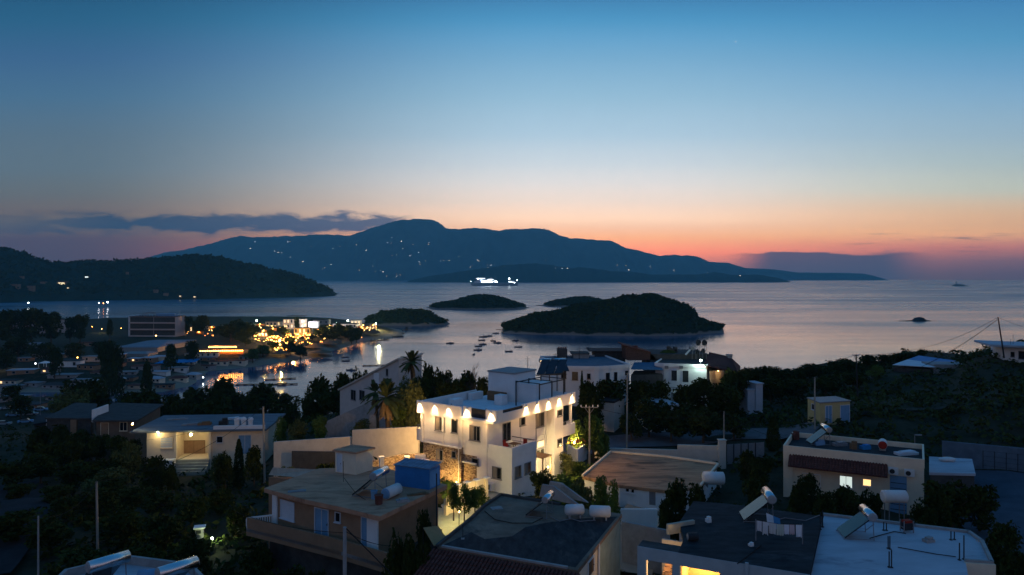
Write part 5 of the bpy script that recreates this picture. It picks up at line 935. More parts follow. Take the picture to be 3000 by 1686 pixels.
# ---------------------------------------------------------------- porch house on the left
zp = 38.2
pf = [U(430,1263,zp).xy, U(513,1262,zp).xy, U(611,1264,zp).xy, U(775,1257,zp).xy]
o, e, n = frame(pf[0], pf[3]); L1 = (pf[1]-pf[0]).dot(e); L2_ = (pf[2]-pf[0]).dot(e); L3 = (pf[3]-pf[0]).dot(e); o = pf[0]
T = Thing('porch_house', 'single-storey white house with a lit porch, broad steps and two bright lamps', 'house', (o.x, o.y, 32.3))
vo = lambda m, a0, a1, d0, d1, z0, z1: m.ob(o, e, n, a0, a1, d0, d1, z0, z1)
m = MB(); vo(m, 0, L1, -11, 0, 31, zp-.25); vo(m, L2_, L3, -11, -.3, 31, zp-.25); vo(m, L1, L2_, -11, -3.2, 31, zp-.25); vo(m, L1, L2_, -3.2, 0, 31, 34.1); T.part('wall', m, MAT['cream'])
T.part('roof', vo(MB(), -2.2, L3+.3, -11.5, .35, zp-.24, zp), M('streaked_dark_roof', (.13,.15,.17), .7, .3, .6, stain=(.3, (.30,.33,.36), .6), stretch=(.4, 2., 1)))
T.part('parapet', vo(MB(), L2_+.3, L3, -.4, -.1, zp+.003, zp+.5), MAT['white']); cl = MB(); vo(cl, L1-.15, L1+.2, -.2, .12, 34.1, zp-.25); T.part('column', cl, MAT['cream']); T.part('column', vo(MB(), L2_-.3, L2_+.05, -.2, .12, 34.1, zp-.25), MAT['cream'])
for i in range(5): T.part('step', vo(MB(), L1+.2, L2_-.1, 0.02+.34*i, .36+.34*i, 31, 34.0-.32*i), MAT['paving'])
T.part('side_wall', vo(MB(), L1-1.4, L1+.15, .2, 1.4, 31, 34.3), MAT['white'])
opening(T, o, pf[1], (471,1283,505,1312), MAT['cream'], MAT['shutter'], bars=0, hbars=3, inner='shutter'); wB = (o-n*3.2, o-n*3.2+e*L3)
opening(T, *wB, (536,1292,600,1333), MAT['wood'], MAT['tan'], kind='door', bars=1, inner='door_leaf')
opening(T, o-n*.3, o-n*.3+e*L3, (636,1280,652,1297), MAT['shutter'], MAT['glass'], bars=0); opening(T, o-n*.3, o-n*.3+e*L3, (700,1276,735,1330), MAT['shutter'], MAT['bluedoor'], kind='door', bars=1, inner='door_leaf')
for px, py, off, en, nm in ((466,1266,.3,75,'wall_lamp'),(562,1272,.35,90,'porch_lamp')):
    s, z = onwall(px, py, o, pf[3]); q = o+e*s+n*off; q_ = T.part(nm, MB().ball((q.x, q.y, z), .16 if nm == 'porch_lamp' else .12, 10, 6), MAT['flood'] if 0 else E('porch_bulb', (1, .86, .42), 90)); light('POINT', (q.x+n.x*.5, q.y+n.y*.5, z-.35), en, (1, .80, .36), shadow_soft_size=.15)
s, z = onwall(562, 1290, o, pf[3]); q = o+e*s-n*1.4; light('POINT', (q.x, q.y, 37.4), 22, (1, .78, .36), shadow_soft_size=.15)
p = D(388, 1246, 99); garden_lamp('small bright lamp on a bracket at the left end of the porch house roof', p, 160, (1, .88, .5), h=.9, mat='lampyel', r=.14)
vt = MB()
for i in range(3): c = D(697+i*20, 1240, 104); vt.tube((c.x, 104, zp), (c.x, 104, zp+.9), .35, 12); vt.ball((c.x, 104, zp+.9), .42, 12, 6)
solo('roof_vents', vt, MAT['white'], 'row of three domed white vents on the porch house roof', 'vents', smooth=True) if 0 else None
for i, lb in enumerate(('left', 'middle', 'right')):
    c = D(694+i*20, 1240, 104); solo('roof_vent', MB().tube((c.x, 104, zp), (c.x, 104, zp+.75), .34, 12).ball((c.x, 104, zp+.75), .42, 12, 6), MAT['white'], lb+' one of three domed white vents on the porch house roof', 'vent', 'domed white vents')
for i, (px, py, sx, h, mt) in enumerate(((560,1238,2.4,.25,'alu'),(600,1248,1.8,.5,'wood'),(655,1242,1.2,1.0,'dark'),(682,1216,2.6,.3,'shutter'),(520,1226,3.,.15,'alu'))):
    p = D(px, py, 104+ (4 if py < 1230 else 0)); solo('roof_junk', MB().box(p.x, p.y, zp, sx, 1., h*.6, .2).box(p.x+.2, p.y, zp+h*.6, sx*.6, .7, h*.4, .5), MAT[mt], ('long metal sheet lying', 'brown heap', 'dark upright box', 'pale flat case at the back', 'thin metal strips lying')[i]+' on the porch house roof', 'roof clutter')
# slab roof house further left
zs = 37.2
T = building('slab_roof_house', 'unlit house under a long thin slab roof with one raised white parapet', 'house', [(270,1232),(402,1232),(480,1184),(330,1180)], zs, 28, M('dim_tan_wall', (.16,.11,.08), .9, .2, 1), MAT['darkgrey'], over=.5, thick=.25)
a, b = U(271,1223,zs).xy, U(316,1206,zs).xy; o, e, n = frame(a, b); T.part('white_parapet', MB().ob(o, e, n, 0, (b-a).length, -.12, .12, zs-.8, zs+1.2), MAT['white'])
opening(T, T.wp[0], T.wp[1], (296,1240,318,1275), MAT['cream'], MAT['tan'], kind='door', bars=0, inner='door_leaf'); opening(T, T.wp[0], T.wp[1], (352,1238,372,1262), MAT['cream'], MAT['glass'])
T = building('slab_roof_house', 'darker house with a blue-grey slab roof left of the raised white parapet', 'house', [(130,1225),(272,1226),(285,1183),(220,1180)], 36.5, 28, MAT['darkgrey'], MAT['darkgrey'], over=.3, thick=.25); T.part('pier', MB().ob(*frame(T.wp[0], T.wp[1]), 4.2, 5.2, 0, .3, 28, 36.2), MAT['tan'])
T = building('shed_with_window', 'dark shed with one pale window at the far left', 'shed', [(96,1243),(165,1232),(175,1210),(110,1212)], 34.5, 28, MAT['darkgrey'], MAT['tarroof'], over=.2); opening(T, T.wp[0], T.wp[1], (136,1222,150,1244), MAT['white'], MAT['shutter'], bars=1, hbars=1)
# ---------------------------------------------------------------- right hillside: yellow hut, blue roof, top right house
zy = 43.2
yh = building('yellow_hut', 'small yellow hut with pale double doors alone on the dark slope', 'hut', [(2363,1165),(2402,1180),(2494,1174),(2448,1161)], zy, 39.0, M('yellow_plaster', (.52,.40,.19), .9, .1, 1), MAT['alu'], over=.12, thick=.12)
w = yh.wp
opening(yh, w[1], w[2], (2418,1190,2436,1240), MAT['shutter'], MAT['bluedoor'], kind='door', bars=1, inner='door_leaf'); opening(yh, w[1], w[2], (2462,1188,2488,1238), MAT['shutter'], MAT['bluedoor'], kind='door', bars=0, inner='door_leaf'); opening(yh, w[0], w[1], (2379,1185,2387,1200), MAT['shutter'], MAT['glass'], bars=0)
r0, r1 = D(2692,1042,150), D(2800,1057,146); b0, b1 = D(2615,1069,139), D(2736,1076,136); 
T = Thing('blue_roof_house', 'low house with a bright blue sheet roof and a white front strip on the ridge', 'house', (r0.x, 142, 40)); mid0, mid1 = r0.lerp(b0, .45), r1.lerp(b1, .60)
T.part('blue_roof', MB().slab(r0, r1, mid1, mid0, .1), M('blue_sheet_roof', (.03,.20,.42), .5, .15, 1)); T.part('white_roof_strip', MB().slab(mid0, mid1, b1, b0, .1), MAT['whiteroof']); bk0, bk1 = r0+Vector((4, 5, -2.4)), r1+Vector((5, 5, -2.2)); T.part('back_roof', MB().slab(r0, r1, bk1, bk0, .1), MAT['alu'])
T.part('wall', MB().prism([b0.xy+Vector((.5,.6)), b1.xy+Vector((-.3,.6)), r1.xy+Vector((3.5,1)), r0.xy+Vector((2,2))], 36, 42.1), MAT['darkgrey']); fl = D(2745,1086,137); T.part('side_wing', MB().box(fl.x+3, fl.y+2, 36, 7, 5, fl.z+1.2-36, -.1), MAT['grey'])
t0, t1 = D(2900,1010,128), D(3060,1016,122)
T = Thing('flat_slab_house', 'house with a thin overhanging slab roof at the right edge under the leaning pole', 'house', (t0.x+5, 126, 43)); T.part('roof', MB().slab(t0, t1, t1+Vector((3, 9, 0)), t0+Vector((3, 9, 0)), .35), MAT['blueroof'])
wa, wb_ = D(2942,1055,128.5), D(3060,1055,123); T.part('wall', MB().prism([wa.xy, wb_.xy, wb_.xy+Vector((3, 8)), wa.xy+Vector((3, 8))], 40, t0.z-.4), MAT['white'])
for rc in ((2962,1032,2972,1046),(2985,1030,3002,1052)): opening(T, wa.xy, wb_.xy, rc, MAT['alu'], MAT['glass'], bars=0)
for px in (2961, 2968): a = D(px, 1012, 127); solo('rebar', MB().tube((a.x, a.y, a.z), (a.x, a.y, a.z+1.1+.9*(px == 2968)), .035, 5).box(a.x, a.y, a.z-.05, .15, .15, .06), MAT['dark'], 'short rod sticking up from the slab roof at the right edge', 'reinforcing bar', 'rods on the slab roof at the right edge')
# houses between trees behind the road
T, f_, n_ = face_house('garden_house', 'plain pinkish house half hidden by trees behind the road pole', [(1757,1172),(1800,1176)], [101,100], 36, 5, MAT['pink'], MAT['tarroof']); opening(T, T.wp[0], T.wp[1], (1762,1184,1768,1196), MAT['wood'], MAT['brownpane'], bars=0)
T, f_, n_ = face_house('garden_house', 'low pale shed roof among the shrubs above the road', [(1905,1188),(1990,1184)], [100,101], 36, 6, MAT['white'], MAT['blueroof'])
for k_, (px, py, wd, lb) in enumerate(((2190,1140,26,'small blue-grey shed nearest the big dark tree'),(2212,1122,22,'tiny pale shed under the ridge trees'),(1995,1152,40,'grey ruined wall stub below the lit corner house'))):
    g = D(px, py, 112); solo('small_shed', MB().box(g.x, g.y, 36, wd/F*112, 2.5, g.z-36, .2).box(g.x, g.y, g.z, wd/F*112+.3, 2.8, .12, .2), MAT['blueroof' if k_ < 2 else 'pink'], lb, 'shed')
# ---------------------------------------------------------------- poles and wires
def pole(label, px, pt_, pb, Y, lean=0., r=.12, mat='pole', arm=None, lamp=None, zb=None, name='utility_pole'):
    t, b = D(px+lean, pt_, Y), D(px, pb, Y); 
    g = gz(b.x, b.y)-.3; b = Vector((b.x, b.y, min(b.z, g) if zb is None else zb)); T = Thing(name, label, 'pole', b); T.part('post', MB().tube(b, t, r, 9, r*.72), MAT[mat])
    if arm:
        m = MB(); m.tube(t+Vector((-arm, 0, -.15)), t+Vector((arm, 0, -.15)), .05, 6); m.tube(t+Vector((-arm*.6, 0, -.15)), t+Vector((0, 0, -.9)), .03, 5); m.tube(t+Vector((arm*.6, 0, -.15)), t+Vector((0, 0, -.9)), .03, 5); T.part('crossarm', m, MAT['alu'])
        for i in (-1, -.4, .4, 1): c = t+Vector((arm*i, 0, -.1)); T.part('insulator', MB().tube(c, c+Vector((0, 0, .22)), .07, 8, .05), MAT['plastic'])
    if lamp: c = t+Vector((lamp*.7, 0, -.05)); T.part('lamp_head', MB().ob(c, (1, 0), (0, 1), -.35, .35, -.12, .12, c.z-.06, c.z+.06).tube(t, c, .03, 5), MAT['alu'])
    return t
P_ = {}
P_['lean'] = pole('dark pole leaning left over the slab roof house', 2942, 930, 1014, 126, lean=-18, mat='dark', r=.14, zb=45.5)
P_['ridge'] = pole('dark pole with a small head standing among the ridge trees', 2514, 1040, 1205, 108, lean=-6, mat='dark', arm=.5)
P_['hut'] = pole('plain pole in front of the yellow hut', 2387, 1107, 1245, 92)
P_['brow'] = pole('tall pale pole in front of the seafront houses', 1836, 1093, 1270, 90, lean=2)
P_['tee'] = pole('pole with a four-insulator crossarm beside the lit tree', 1727, 1190, 1300, 79, arm=.95)
P_['gate'] = pole('thin dark pole rising behind the road wall', 2121, 1205, 1300, 84.5, r=.08)
P_['porch'] = pole('weathered wooden pole at the right end of the porch house', 776, 1192, 1372, 88, lean=-5, r=.15)
P_['black'] = pole('pale pole alone in the black grove', 287, 1412, 1580, 62, lean=-4)
P_['left'] = pole('slim blue-grey pole near the left edge above the roof terrace', 112, 1512, 1700, 47, mat='grey', r=.07)
P_['front'] = pole('thick grey pole in front of the brown house', 1010, 1545, 1720, 37, r=.13, mat='grey')
pole('street lamp standing far right above the fence', 2860, 1240, 1312, 90, lamp=.8, mat='alu', r=.05, name='street_lamp'); pole('small lamp post behind the awning house roof', 2680, 1274, 1310, 80, lamp=.6, mat='alu', r=.05, name='street_lamp')
pole('short lamp post beside the shed roofs far left', 118, 1140, 1190, 130, lean=0, mat='alu', r=.06, name='street_lamp')
def cable(label, a, b, sag, r=.022): m = MB(); m.path([a.lerp(b, i/14)-Vector((0, 0, sag*4*(i/14)*(1-i/14))) for i in range(15)], r, 4); T = Thing('power_cable', label, 'cable', a); T.part('wire', m, MAT['cable'])
cable('upper cable from the leaning pole down to the ridge pole', P_['lean'], P_['ridge'], 1.8, .03); cable('lower cable from the leaning pole into the ridge trees', P_['lean']-Vector((0, 0, .4)), D(2700, 1075, 120), .4, .03); cable('third cable beside the lower one from the leaning pole', P_['lean']-Vector((0, 0, .2)), D(2712, 1070, 121), .6, .025)
cable('cable from the leaning pole out of the picture', P_['lean'], D(3150, 990, 118), .6, .025); cable('cable from the ridge pole to the lit corner house', P_['ridge'], D(2075, 1066, 113), 1.6, .025); cable('cable from the hut pole down to the road', P_['hut'], D(2060, 1290, 84), .9, .025)
cable('guy wire from the front pole down to the right', P_['front'], D(1165, 1700, 37), .0, .03); cable('cable across the brown house front to the front pole', P_['front']-Vector((0, 0, .3)), D(690, 1500, 54), .3, .02); cable('cable from the front pole to the dark roof corner', P_['front']-Vector((0, 0, .2)), D(1150, 1600, 44), .2, .02)
cable('cable from the porch pole to the porch house corner', P_['porch'], D(430, 1290, 99), .7, .02)
# fence on the far right
T = Thing('wire_fence', 'dark wire fence with posts above the yard at far right', 'fence', D(2890, 1372, 76))
for i in range(5): a = D(2880+i*34, 1372+i*4, 76-i); T.part('post', MB().tube(a, a+Vector((0, 0, 1.9)), .04, 6), MAT['dark'])
m = MB(); a, b = D(2880, 1372, 76), D(3016, 1388, 72)
for z in (.3, .8, 1.3, 1.85): m.tube(a+Vector((0, 0, z)), b+Vector((0, 0, z)), .015, 4)
T.part('wire', m, MAT['dark'])
m = MB(); a, b = D(2760, 1325, 80), D(3040, 1350, 76); o, e, n = frame(a.xy, b.xy); solo('retaining_wall', m.ob(o, e, n, 0, (b-a).xy.length, -.15, .15, 35, 41.4), M('blue_grey_wall', (.10,.14,.18), .9, .2, 1), 'long blue-grey wall behind the far right yard', 'wall')

cable('cable from the tall pale pole to the insulator pole', P_['brow']-Vector((0, 0, .3)), P_['tee'], .9, .022); cable('cable from the insulator pole to the thin gate pole', P_['tee'], P_['gate'], 1.1, .022); cable('cable from the gate pole to the awning house roof', P_['gate'], D(2322, 1285, 76), .8, .022); cable('cable from the grove pole to the porch pole', P_['black'], P_['porch'], 1.6, .022); cable('cable from the slim left pole to the grove pole', P_['left'], P_['black'], 1.0, .02)
# ---------------------------------------------------------------- boats, docks, ferry
def boat_proto(label, L_=6.2, cab=True, mast=False, mat='hull'):
    T = Thing('boat', label, 'boat', (0, 0, 0), 'small boats moored in the bay'); N_ = 12; h = MB(); rings = []
    for i in range(N_+1):
        t = i/N_; x = (t-.5)*L_; w = .95*min(1, 1.9*(1-t)**.6)*(1 if t > .15 else .85+t); zt = .62+.35*max(0, t-.55)**1.3*2.2
        rings.append([(x, -w, zt), (x, -w*.72, .02), (x, 0, -.2), (x, w*.72, .02), (x, w, zt), (x, w*.86, zt), (x, w*.7, .28), (x, -w*.7, .28), (x, -w*.86, zt)])
    for r in rings: h.v += r
    for i in range(N_):
        for j in range(9): a = i*9+j; b = i*9+(j+1) % 9; h.f.append((a, a+9, b+9, b)); h.m.append(0)
    h.f.append(tuple(range(9))); h.m.append(0); T.part('hull', h, MAT[mat])
    if cab:
        T.part('cabin', MB().box(.35, 0, .3, 1.5, 1.15, 1.0).box(.2, 0, 1.3, 1.9, 1.3, .09), MAT['hullw']); T.part('windscreen', MB().box(1.12, 0, .8, .05, 1.0, .42), MAT['glass'])
    else:
        T.part('bench', MB().box(-.9, 0, .45, .35, 1.3, .08).box(.8, 0, .45, .35, 1.2, .08), MAT['wood'])
        if cab is None: c = MB(); c.slab((-1.9, -.95, 1.85), (1.2, -.95, 1.85), (1.2, .95, 1.85), (-1.9, .95, 1.85), .06); T.part('canopy', c, MAT['hullw']); f = MB(); [f.tube((x, y, .5), (x, y, 1.83), .03, 5) for x in (-1.8, 1.1) for y in (-.8, .8)]; T.part('canopy_frame', f, MAT['alu'])
    T.part('outboard', MB().box(-L_/2-.12, 0, .15, .3, .3, .75), MAT['dark'])
    if mast: T.part('mast', MB().tube((.4, 0, .4), (.4, 0, 6.5), .05, 6, .03), MAT['alu'])
    return T
PB_ = [boat_proto('x', 6.2, True), boat_proto('x', 5.8, None), boat_proto('x', 5.4, False), boat_proto('x', 7.5, True, True)]
BO = [(1319,1007,0,0,'small dark cabin boat under way alone, left of the moored cluster'),(1388,1040,2,80,'small boat seen end-on, nearest and lowest of the moored cluster'),(1400,1027,0,8,'dark cabin boat just above the end-on boat of the cluster'),(1402,1016,1,12,'canopied boat overlapping the boat behind it in the middle of the cluster'),(1415,1010,0,-8,'cabin boat tucked behind the canopied boat in the cluster'),(1412,998,1,14,'canopied boat below the two masted boats of the cluster'),(1416,988,3,-10,'masted boat at the top left of the moored cluster'),(1431,986,3,10,'masted boat at the top right of the moored cluster'),(1453,978,0,5,'cabin boat closest to the tip of the largest island'),(1446,1000,1,-40,'canopied boat rafted to the left of another boat right of the cluster'),(1458,1006,0,-12,'cabin boat rafted to the right of a canopied boat'),(1511,999,0,8,'boat with a bulky cabin off the big island, upper right of the loose trio'),(1519,1018,1,-6,'canopied boat at the lower right of the loose trio'),(1491,1031,2,4,'open rowing boat at the bottom left of the loose trio'),(1014,1059,1,6,'larger canopied boat anchored off the lit beach'),(1028,1086,0,-8,'boat anchored between the lit beach and the slant roof house'),(1012,1048,2,10,'tiny open boat just beyond the boat off the lit beach')]
used = set()
for px, py, k, rz, lb in BO:
    o = PB_[k].o if k not in used else copy_tree(PB_[k].o); used.add(k); p = U(px, py, 0.); o.location = (p.x, p.y, 0); o.rotation_euler = (0, 0, R(rz)); s = 1.12 if py < 1040 else .95; o.scale = (s, s, s); o['label'] = lb
def floatdock(label, a, b, w_=2., mat='wood', extra=None, kind='floating_dock'):
    A_, B_ = U(*a, 0), U(*b, 0); o, e, n = frame(A_.xy, B_.xy); L_ = (B_-A_).xy.length; T = Thing(kind, label, 'dock', (A_.x, A_.y, 0)); T.part('deck', MB().ob(o, e, n, 0, L_, -w_/2, w_/2, .25, .5), MAT[mat]); f = MB()
    k = max(2, int(L_/4))
    for i in range(k): T.part('float', MB().ob(o, e, n, L_*i/k+.3, L_*i/k+1.6, -w_/2+.1, w_/2-.1, -.2, .249), MAT['dark'])
    return T, o, e, n, L_
T, o, e, n, L_ = floatdock('upper dark floating dock in the inlet', (775,1115), (867,1110)); T, o, e, n, L_ = floatdock('lower long floating dock in the inlet with a raft on it', (690,1129), (872,1127)); T.part('raft', MB().ob(o, e, n, L_*.68, L_*.82, -1.8, 1.8, .5, .95), MAT['dark'])
floatdock('straight dark jetty behind the slant roof house', (1062,1073), (1135,1071), 2.2)
T, o, e, n, L_ = floatdock('beach pier with rows of posts at the tip of the lit spit', (1085,1000), (1140,996), 3.5, kind='pier')
for i in range(12): T.part('post', MB().ob(o, e, n, L_*i/11.5, L_*i/11.5+.25, 1.5-3*(i % 2), 1.75-3*(i % 2), -.5, 2.2), MAT['dark'])
for lb, a, b in (('upper stone jetty reaching out from the sandy spit', (1120,981), (1184,979)), ('lower stone jetty reaching out from the sandy spit', (1110,990), (1180,987))): A_, B_ = U(*a, 0), U(*b, 0); o, e, n = frame(A_.xy, B_.xy); solo('jetty', MB().ob(o, e, n, 0, (B_-A_).xy.length, -2, 2, -1, 1.1).ob(o, e, n, 8, 14, -2.2, 2.2, 1.1, 1.4), MAT['rock'], lb, 'jetty')
T, o, e, n, L_ = floatdock('small pier with a hut, off the right tip of the lit spit', (1178,968), (1208,967), 3., kind='pier'); T.part('hut', MB().ob(o, e, n, L_*.35, L_*.55, -1.3, 1.3, .5, 3.8), MAT['dark'])
T, o, e, n, L_ = floatdock('short jetty at the left tip of the largest island', (1455,966), (1482,968), 2., kind='pier')
# ferry
YF = U(1448, 838.5, 0).y; XF0, XF1 = (1380-CX)/F*YF, (1517-CX)/F*YF; LF_ = XF1-XF0; fx = lambda t: XF0+LF_*t
T = Thing('ferry', 'brightly lit white car ferry crossing the strait', 'ferry', (fx(.5), YF, 0)); m = MB(); W_ = 24
for z, ins, bow in ((-2, .10, .035), (9, 0, .0), (20, 0, -.012)):
    m.v += [(fx(bow), YF, z), (fx(.08+bow), YF-W_/2+ins*20, z), (fx(1-ins*.1), YF-W_/2+ins*20, z), (fx(1-ins*.1), YF+W_/2-ins*20, z), (fx(.08+bow), YF+W_/2-ins*20, z)]
for k in (0, 5): m.f += [(k+i, k+(i+1) % 5, k+5+(i+1) % 5, k+5+i) for i in range(5)]
m.f += [(10, 11, 12, 13, 14), (4, 3, 2, 1, 0)]; m.m = [0]*len(m.f); T.part('hull', m, MAT['hullw'])
bx = lambda t0, t1, z0, z1, w_=W_*.42, mb=None: (mb or MB()).ob((0, YF), (1, 0), (0, 1), fx(t0), fx(t1), -w_, w_, z0, z1)
T.part('lower_superstructure', bx(.07, .50, 20.02, 32), MAT['white']); T.part('upper_superstructure', bx(.12, .44, 32.02, 46), MAT['white']); T.part('bridge', bx(.09, .30, 46.02, 52), MAT['white']); T.part('stern_house', bx(.80, .93, 20.02, 34), MAT['white']); T.part('stern_ramp', bx(.955, .995, 20.02, 36), MAT['hullw'])
T.part('funnel', bx(.40, .45, 46.02, 60, 5), MAT['hullw']); T.part('mast', MB().tube((fx(.52), YF, 30), (fx(.52), YF, 72), 1.2, 6, .5), MAT['hullw'])
for t0, t1, z0, z1, mt in ((.22,.47,23,31,'ferrylit'),(.25,.44,34,38,'ferrylit'),(.36,.48,41,45,'ferrylit'),(.12,.30,49,51.5,'ferrylit'),(.20,.24,33,46,'ferryblue'),(.50,.55,24,36,'ferrylit'),(.80,.88,25,31,'ferrylit'),(.89,.93,22,26,'ferrylit')):
    T.part('lit_deck', MB().ob((0, YF-W_*.42-.3), (1, 0), (0, 1), fx(t0), fx(t1), -.5, .29, z0, z1), MAT[mt])
for i in range(9): t = .30+.02*i+rnd(0, .005); T.part('deck_lamp', MB().ball((fx(t), YF-W_*.44, 27+rnd(0, 14)), 1.7, 8, 5), MAT['lampwhite'])
for t, z, r in ((.815, 49, 4.2),(.56, 26, 1.5),(.985, 38, 1.8),(.0, 30, 1.2),(.93, 22, 1.8),(.155, 47, 1.8)): T.part('flood_lamp', MB().ball((fx(t), YF-W_*.46, z), r, 8, 6), MAT['lampwhite']); 
T.part('flood_mast', MB().tube((fx(.815), YF-W_*.4, 30), (fx(.815), YF-W_*.4, 49), .8, 6), MAT['hullw'])
# ---------------------------------------------------------------- the lit village on the spit, and the dark town on the left
def house(name, label, px, pb, wpx, hpx, Y=None, dep=None, rz=0., mw='cream', mr='darkgrey', floors=1, wins=3, lit=0., cat='house', roofh=0., group=None, over=.4):
    g = G(px, pb) if Y is None else D(px, pb, Y); W_, H_ = wpx/F*g.y, hpx/F*g.y; dp = dep or max(5, W_*.5); c, s = math.cos(R(rz)), math.sin(R(rz)); ex, ey = (c, s), (-s, c); o = Vector((g.x, g.y)); T = Thing(name, label, cat, g, group)
    T.part('wall', MB().ob(o, ex, ey, -W_/2, W_/2, 0, dp, g.z-3, g.z+H_), MAT[mw] if isinstance(mw, str) else mw)
    if roofh: a = [o+Vector(ex)*x+Vector(ey)*y for x, y in ((-W_/2-over, -over), (W_/2+over, -over), (W_/2+over, dp+over), (-W_/2-over, dp+over))]; r0, r1 = o+Vector(ex)*(-W_/2*.5)+Vector(ey)*dp/2, o+Vector(ex)*(W_/2*.5)+Vector(ey)*dp/2; m = MB(); m.add([(*q, g.z+H_-.05) for q in a]+[(*r0, g.z+H_+roofh), (*r1, g.z+H_+roofh)], [(0,1,5,4),(1,2,5),(2,3,4,5),(3,0,4),(3,2,1,0)]); T.part('roof', m, MAT[mr] if isinstance(mr, str) else mr)
    else: T.part('roof', MB().ob(o, ex, ey, -W_/2-over, W_/2+over, -over, dp+over, g.z+H_+.005, g.z+H_+.3), MAT[mr] if isinstance(mr, str) else mr)
    fh = H_/floors
    for f in range(floors):
        if floors > 1: T.part('balcony', MB().ob(o, ex, ey, -W_/2, W_/2, -1.3, -.01, g.z+fh*f-.1, g.z+fh*f+.1).ob(o, ex, ey, -W_/2, W_/2, -1.32, -1.2, g.z+fh*f+.1, g.z+fh*f+.95), MAT[mw] if isinstance(mw, str) else mw)
        for i in range(wins):
            x = -W_/2+W_*(i+.5)/wins; ww_ = min(1.4, W_/wins*.5); hot = random.random() < lit
            q = T.part('window', MB().ob(o, ex, ey, x-ww_/2-.08, x+ww_/2+.08, -.06, .02, g.z+fh*f+.25*fh, g.z+fh*f+.85*fh), MAT['shutter']); T.part('lit_pane' if hot else 'pane', MB().ob(o, ex, ey, x-ww_/2, x+ww_/2, -.075, .0, g.z+fh*f+.28*fh, g.z+fh*f+.82*fh), MAT['litwarm'] if hot else MAT['glass'], q)
    return T, o, ex, ey, W_, H_, g, dp
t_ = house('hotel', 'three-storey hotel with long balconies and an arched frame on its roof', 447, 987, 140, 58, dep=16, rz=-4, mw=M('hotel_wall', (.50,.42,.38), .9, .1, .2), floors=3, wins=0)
for f in range(3): T_, o_h, ex_h, ey_h, W_h, H_h, g_h, _ = t_; T_.part('loggia_shade_strip', MB().ob(o_h, ex_h, ey_h, -W_h/2+.6, W_h*.02, -.05, .0, g_h.z+H_h/3*f+1.0, g_h.z+H_h/3*(f+1)-.35), MAT['darkgrey']); T_.part('loggia_shade_strip', MB().ob(o_h, ex_h, ey_h, W_h*.03, W_h/2-.6, -.05, .0, g_h.z+H_h/3*f+1.0, g_h.z+H_h/3*(f+1)-.35), MAT['darkgrey'])  # flat dark strips paint the shade of recessed loggias
t_ = t_; T, o, ex, ey, W_, H_, g, dp = t_
T.part('side_tower', MB().ob(o, ex, ey, -W_/2-1.8, -W_/2-.02, 1, dp-1, g.z-3, g.z+H_+.6), MAT['white']); T.part('roof_house', MB().ob(o, ex, ey, W_*.02, W_*.42, 4, 11, g.z+H_+.31, g.z+H_+2.4), MAT['bluedoor']); m = MB()
for y in (3, 8): m.path([(*(o+Vector(ex)*(-W_*.3+W_*.36*i/10)+Vector(ey)*y), g.z+H_+.4+3.2*math.sin(math.pi*i/10)) for i in range(11)], .25, 6)
T.part('arched_frame', m, MAT['alu']); m = MB(); [m.ob(o, ex, ey, -W_/2+W_*i/16, -W_/2+W_*i/16+.3, -.3, 0, g.z+H_+.31, g.z+H_+1.4) for i in range(17)]; T.part('roof_posts', m, MAT['bluedoor'])
house('apartment_block', 'long dark apartment block with one pale end wall at the far left', 80, 978, 150, 40, dep=14, rz=0, mw=M('block_wall', (.30,.27,.27), .9, .1, .2), floors=2, wins=8); house('apartment_block', 'pale blank end wall block standing right of the long dark one', 180, 976, 48, 38, dep=12, rz=6, mw=M('pale_block_wall', (.40,.38,.38), .9, .1, .2), wins=0)
house('warehouse', 'broad grey warehouse roof below the hotel', 398, 1033, 128, 14, dep=60, mw='grey', mr=M('grey_sheet_roof', (.20,.22,.25), .7, .15, .1), wins=0, roofh=2.); house('warehouse', 'second smaller grey roof in front of the broad warehouse', 390, 1046, 84, 8, dep=14, mw='grey', mr='alu', wins=0, roofh=1.)
VH = [('restaurant','two-level restaurant with a flat pergola on top in the lit village',860,964,62,28,'cream',2,6,.5),('white_bar','white-lit bar building in the middle of the lit village',918,962,30,20,'white',1,3,1.),('yellow_house','yellow-lit house front left of the white bar',885,980,48,18,M('yellow_front',(.6,.42,.18),.9,.1,.3),1,4,.6),('beach_house','low house behind the left floodlight of the village',800,958,44,14,'cream',1,4,.5),('beach_house','house with a glowing front under the tall dark tree',775,988,40,12,'tan',1,4,.8),('beach_house','long low building behind the right floodlight',1010,962,70,12,'white',1,6,.4),('beach_house','small lit house near the right floodlight',1042,958,30,18,'white',1,3,.8),('beach_house','small house beside the hotel with a glowing door',545,975,44,18,'tan',1,3,.7),('beach_house','low house between the hotel and the dark grove',600,966,36,10,'cream',1,3,.6),('beach_house','tiny lit kiosk at the right end of the village',1085,968,28,10,'tan',1,3,1.),('beach_house','house behind the white bar with a dark roof terrace',940,952,46,14,'grey',1,3,.0),('beach_house','pink house at the left end of the village',690,985,42,14,'pink',1,3,.3)]
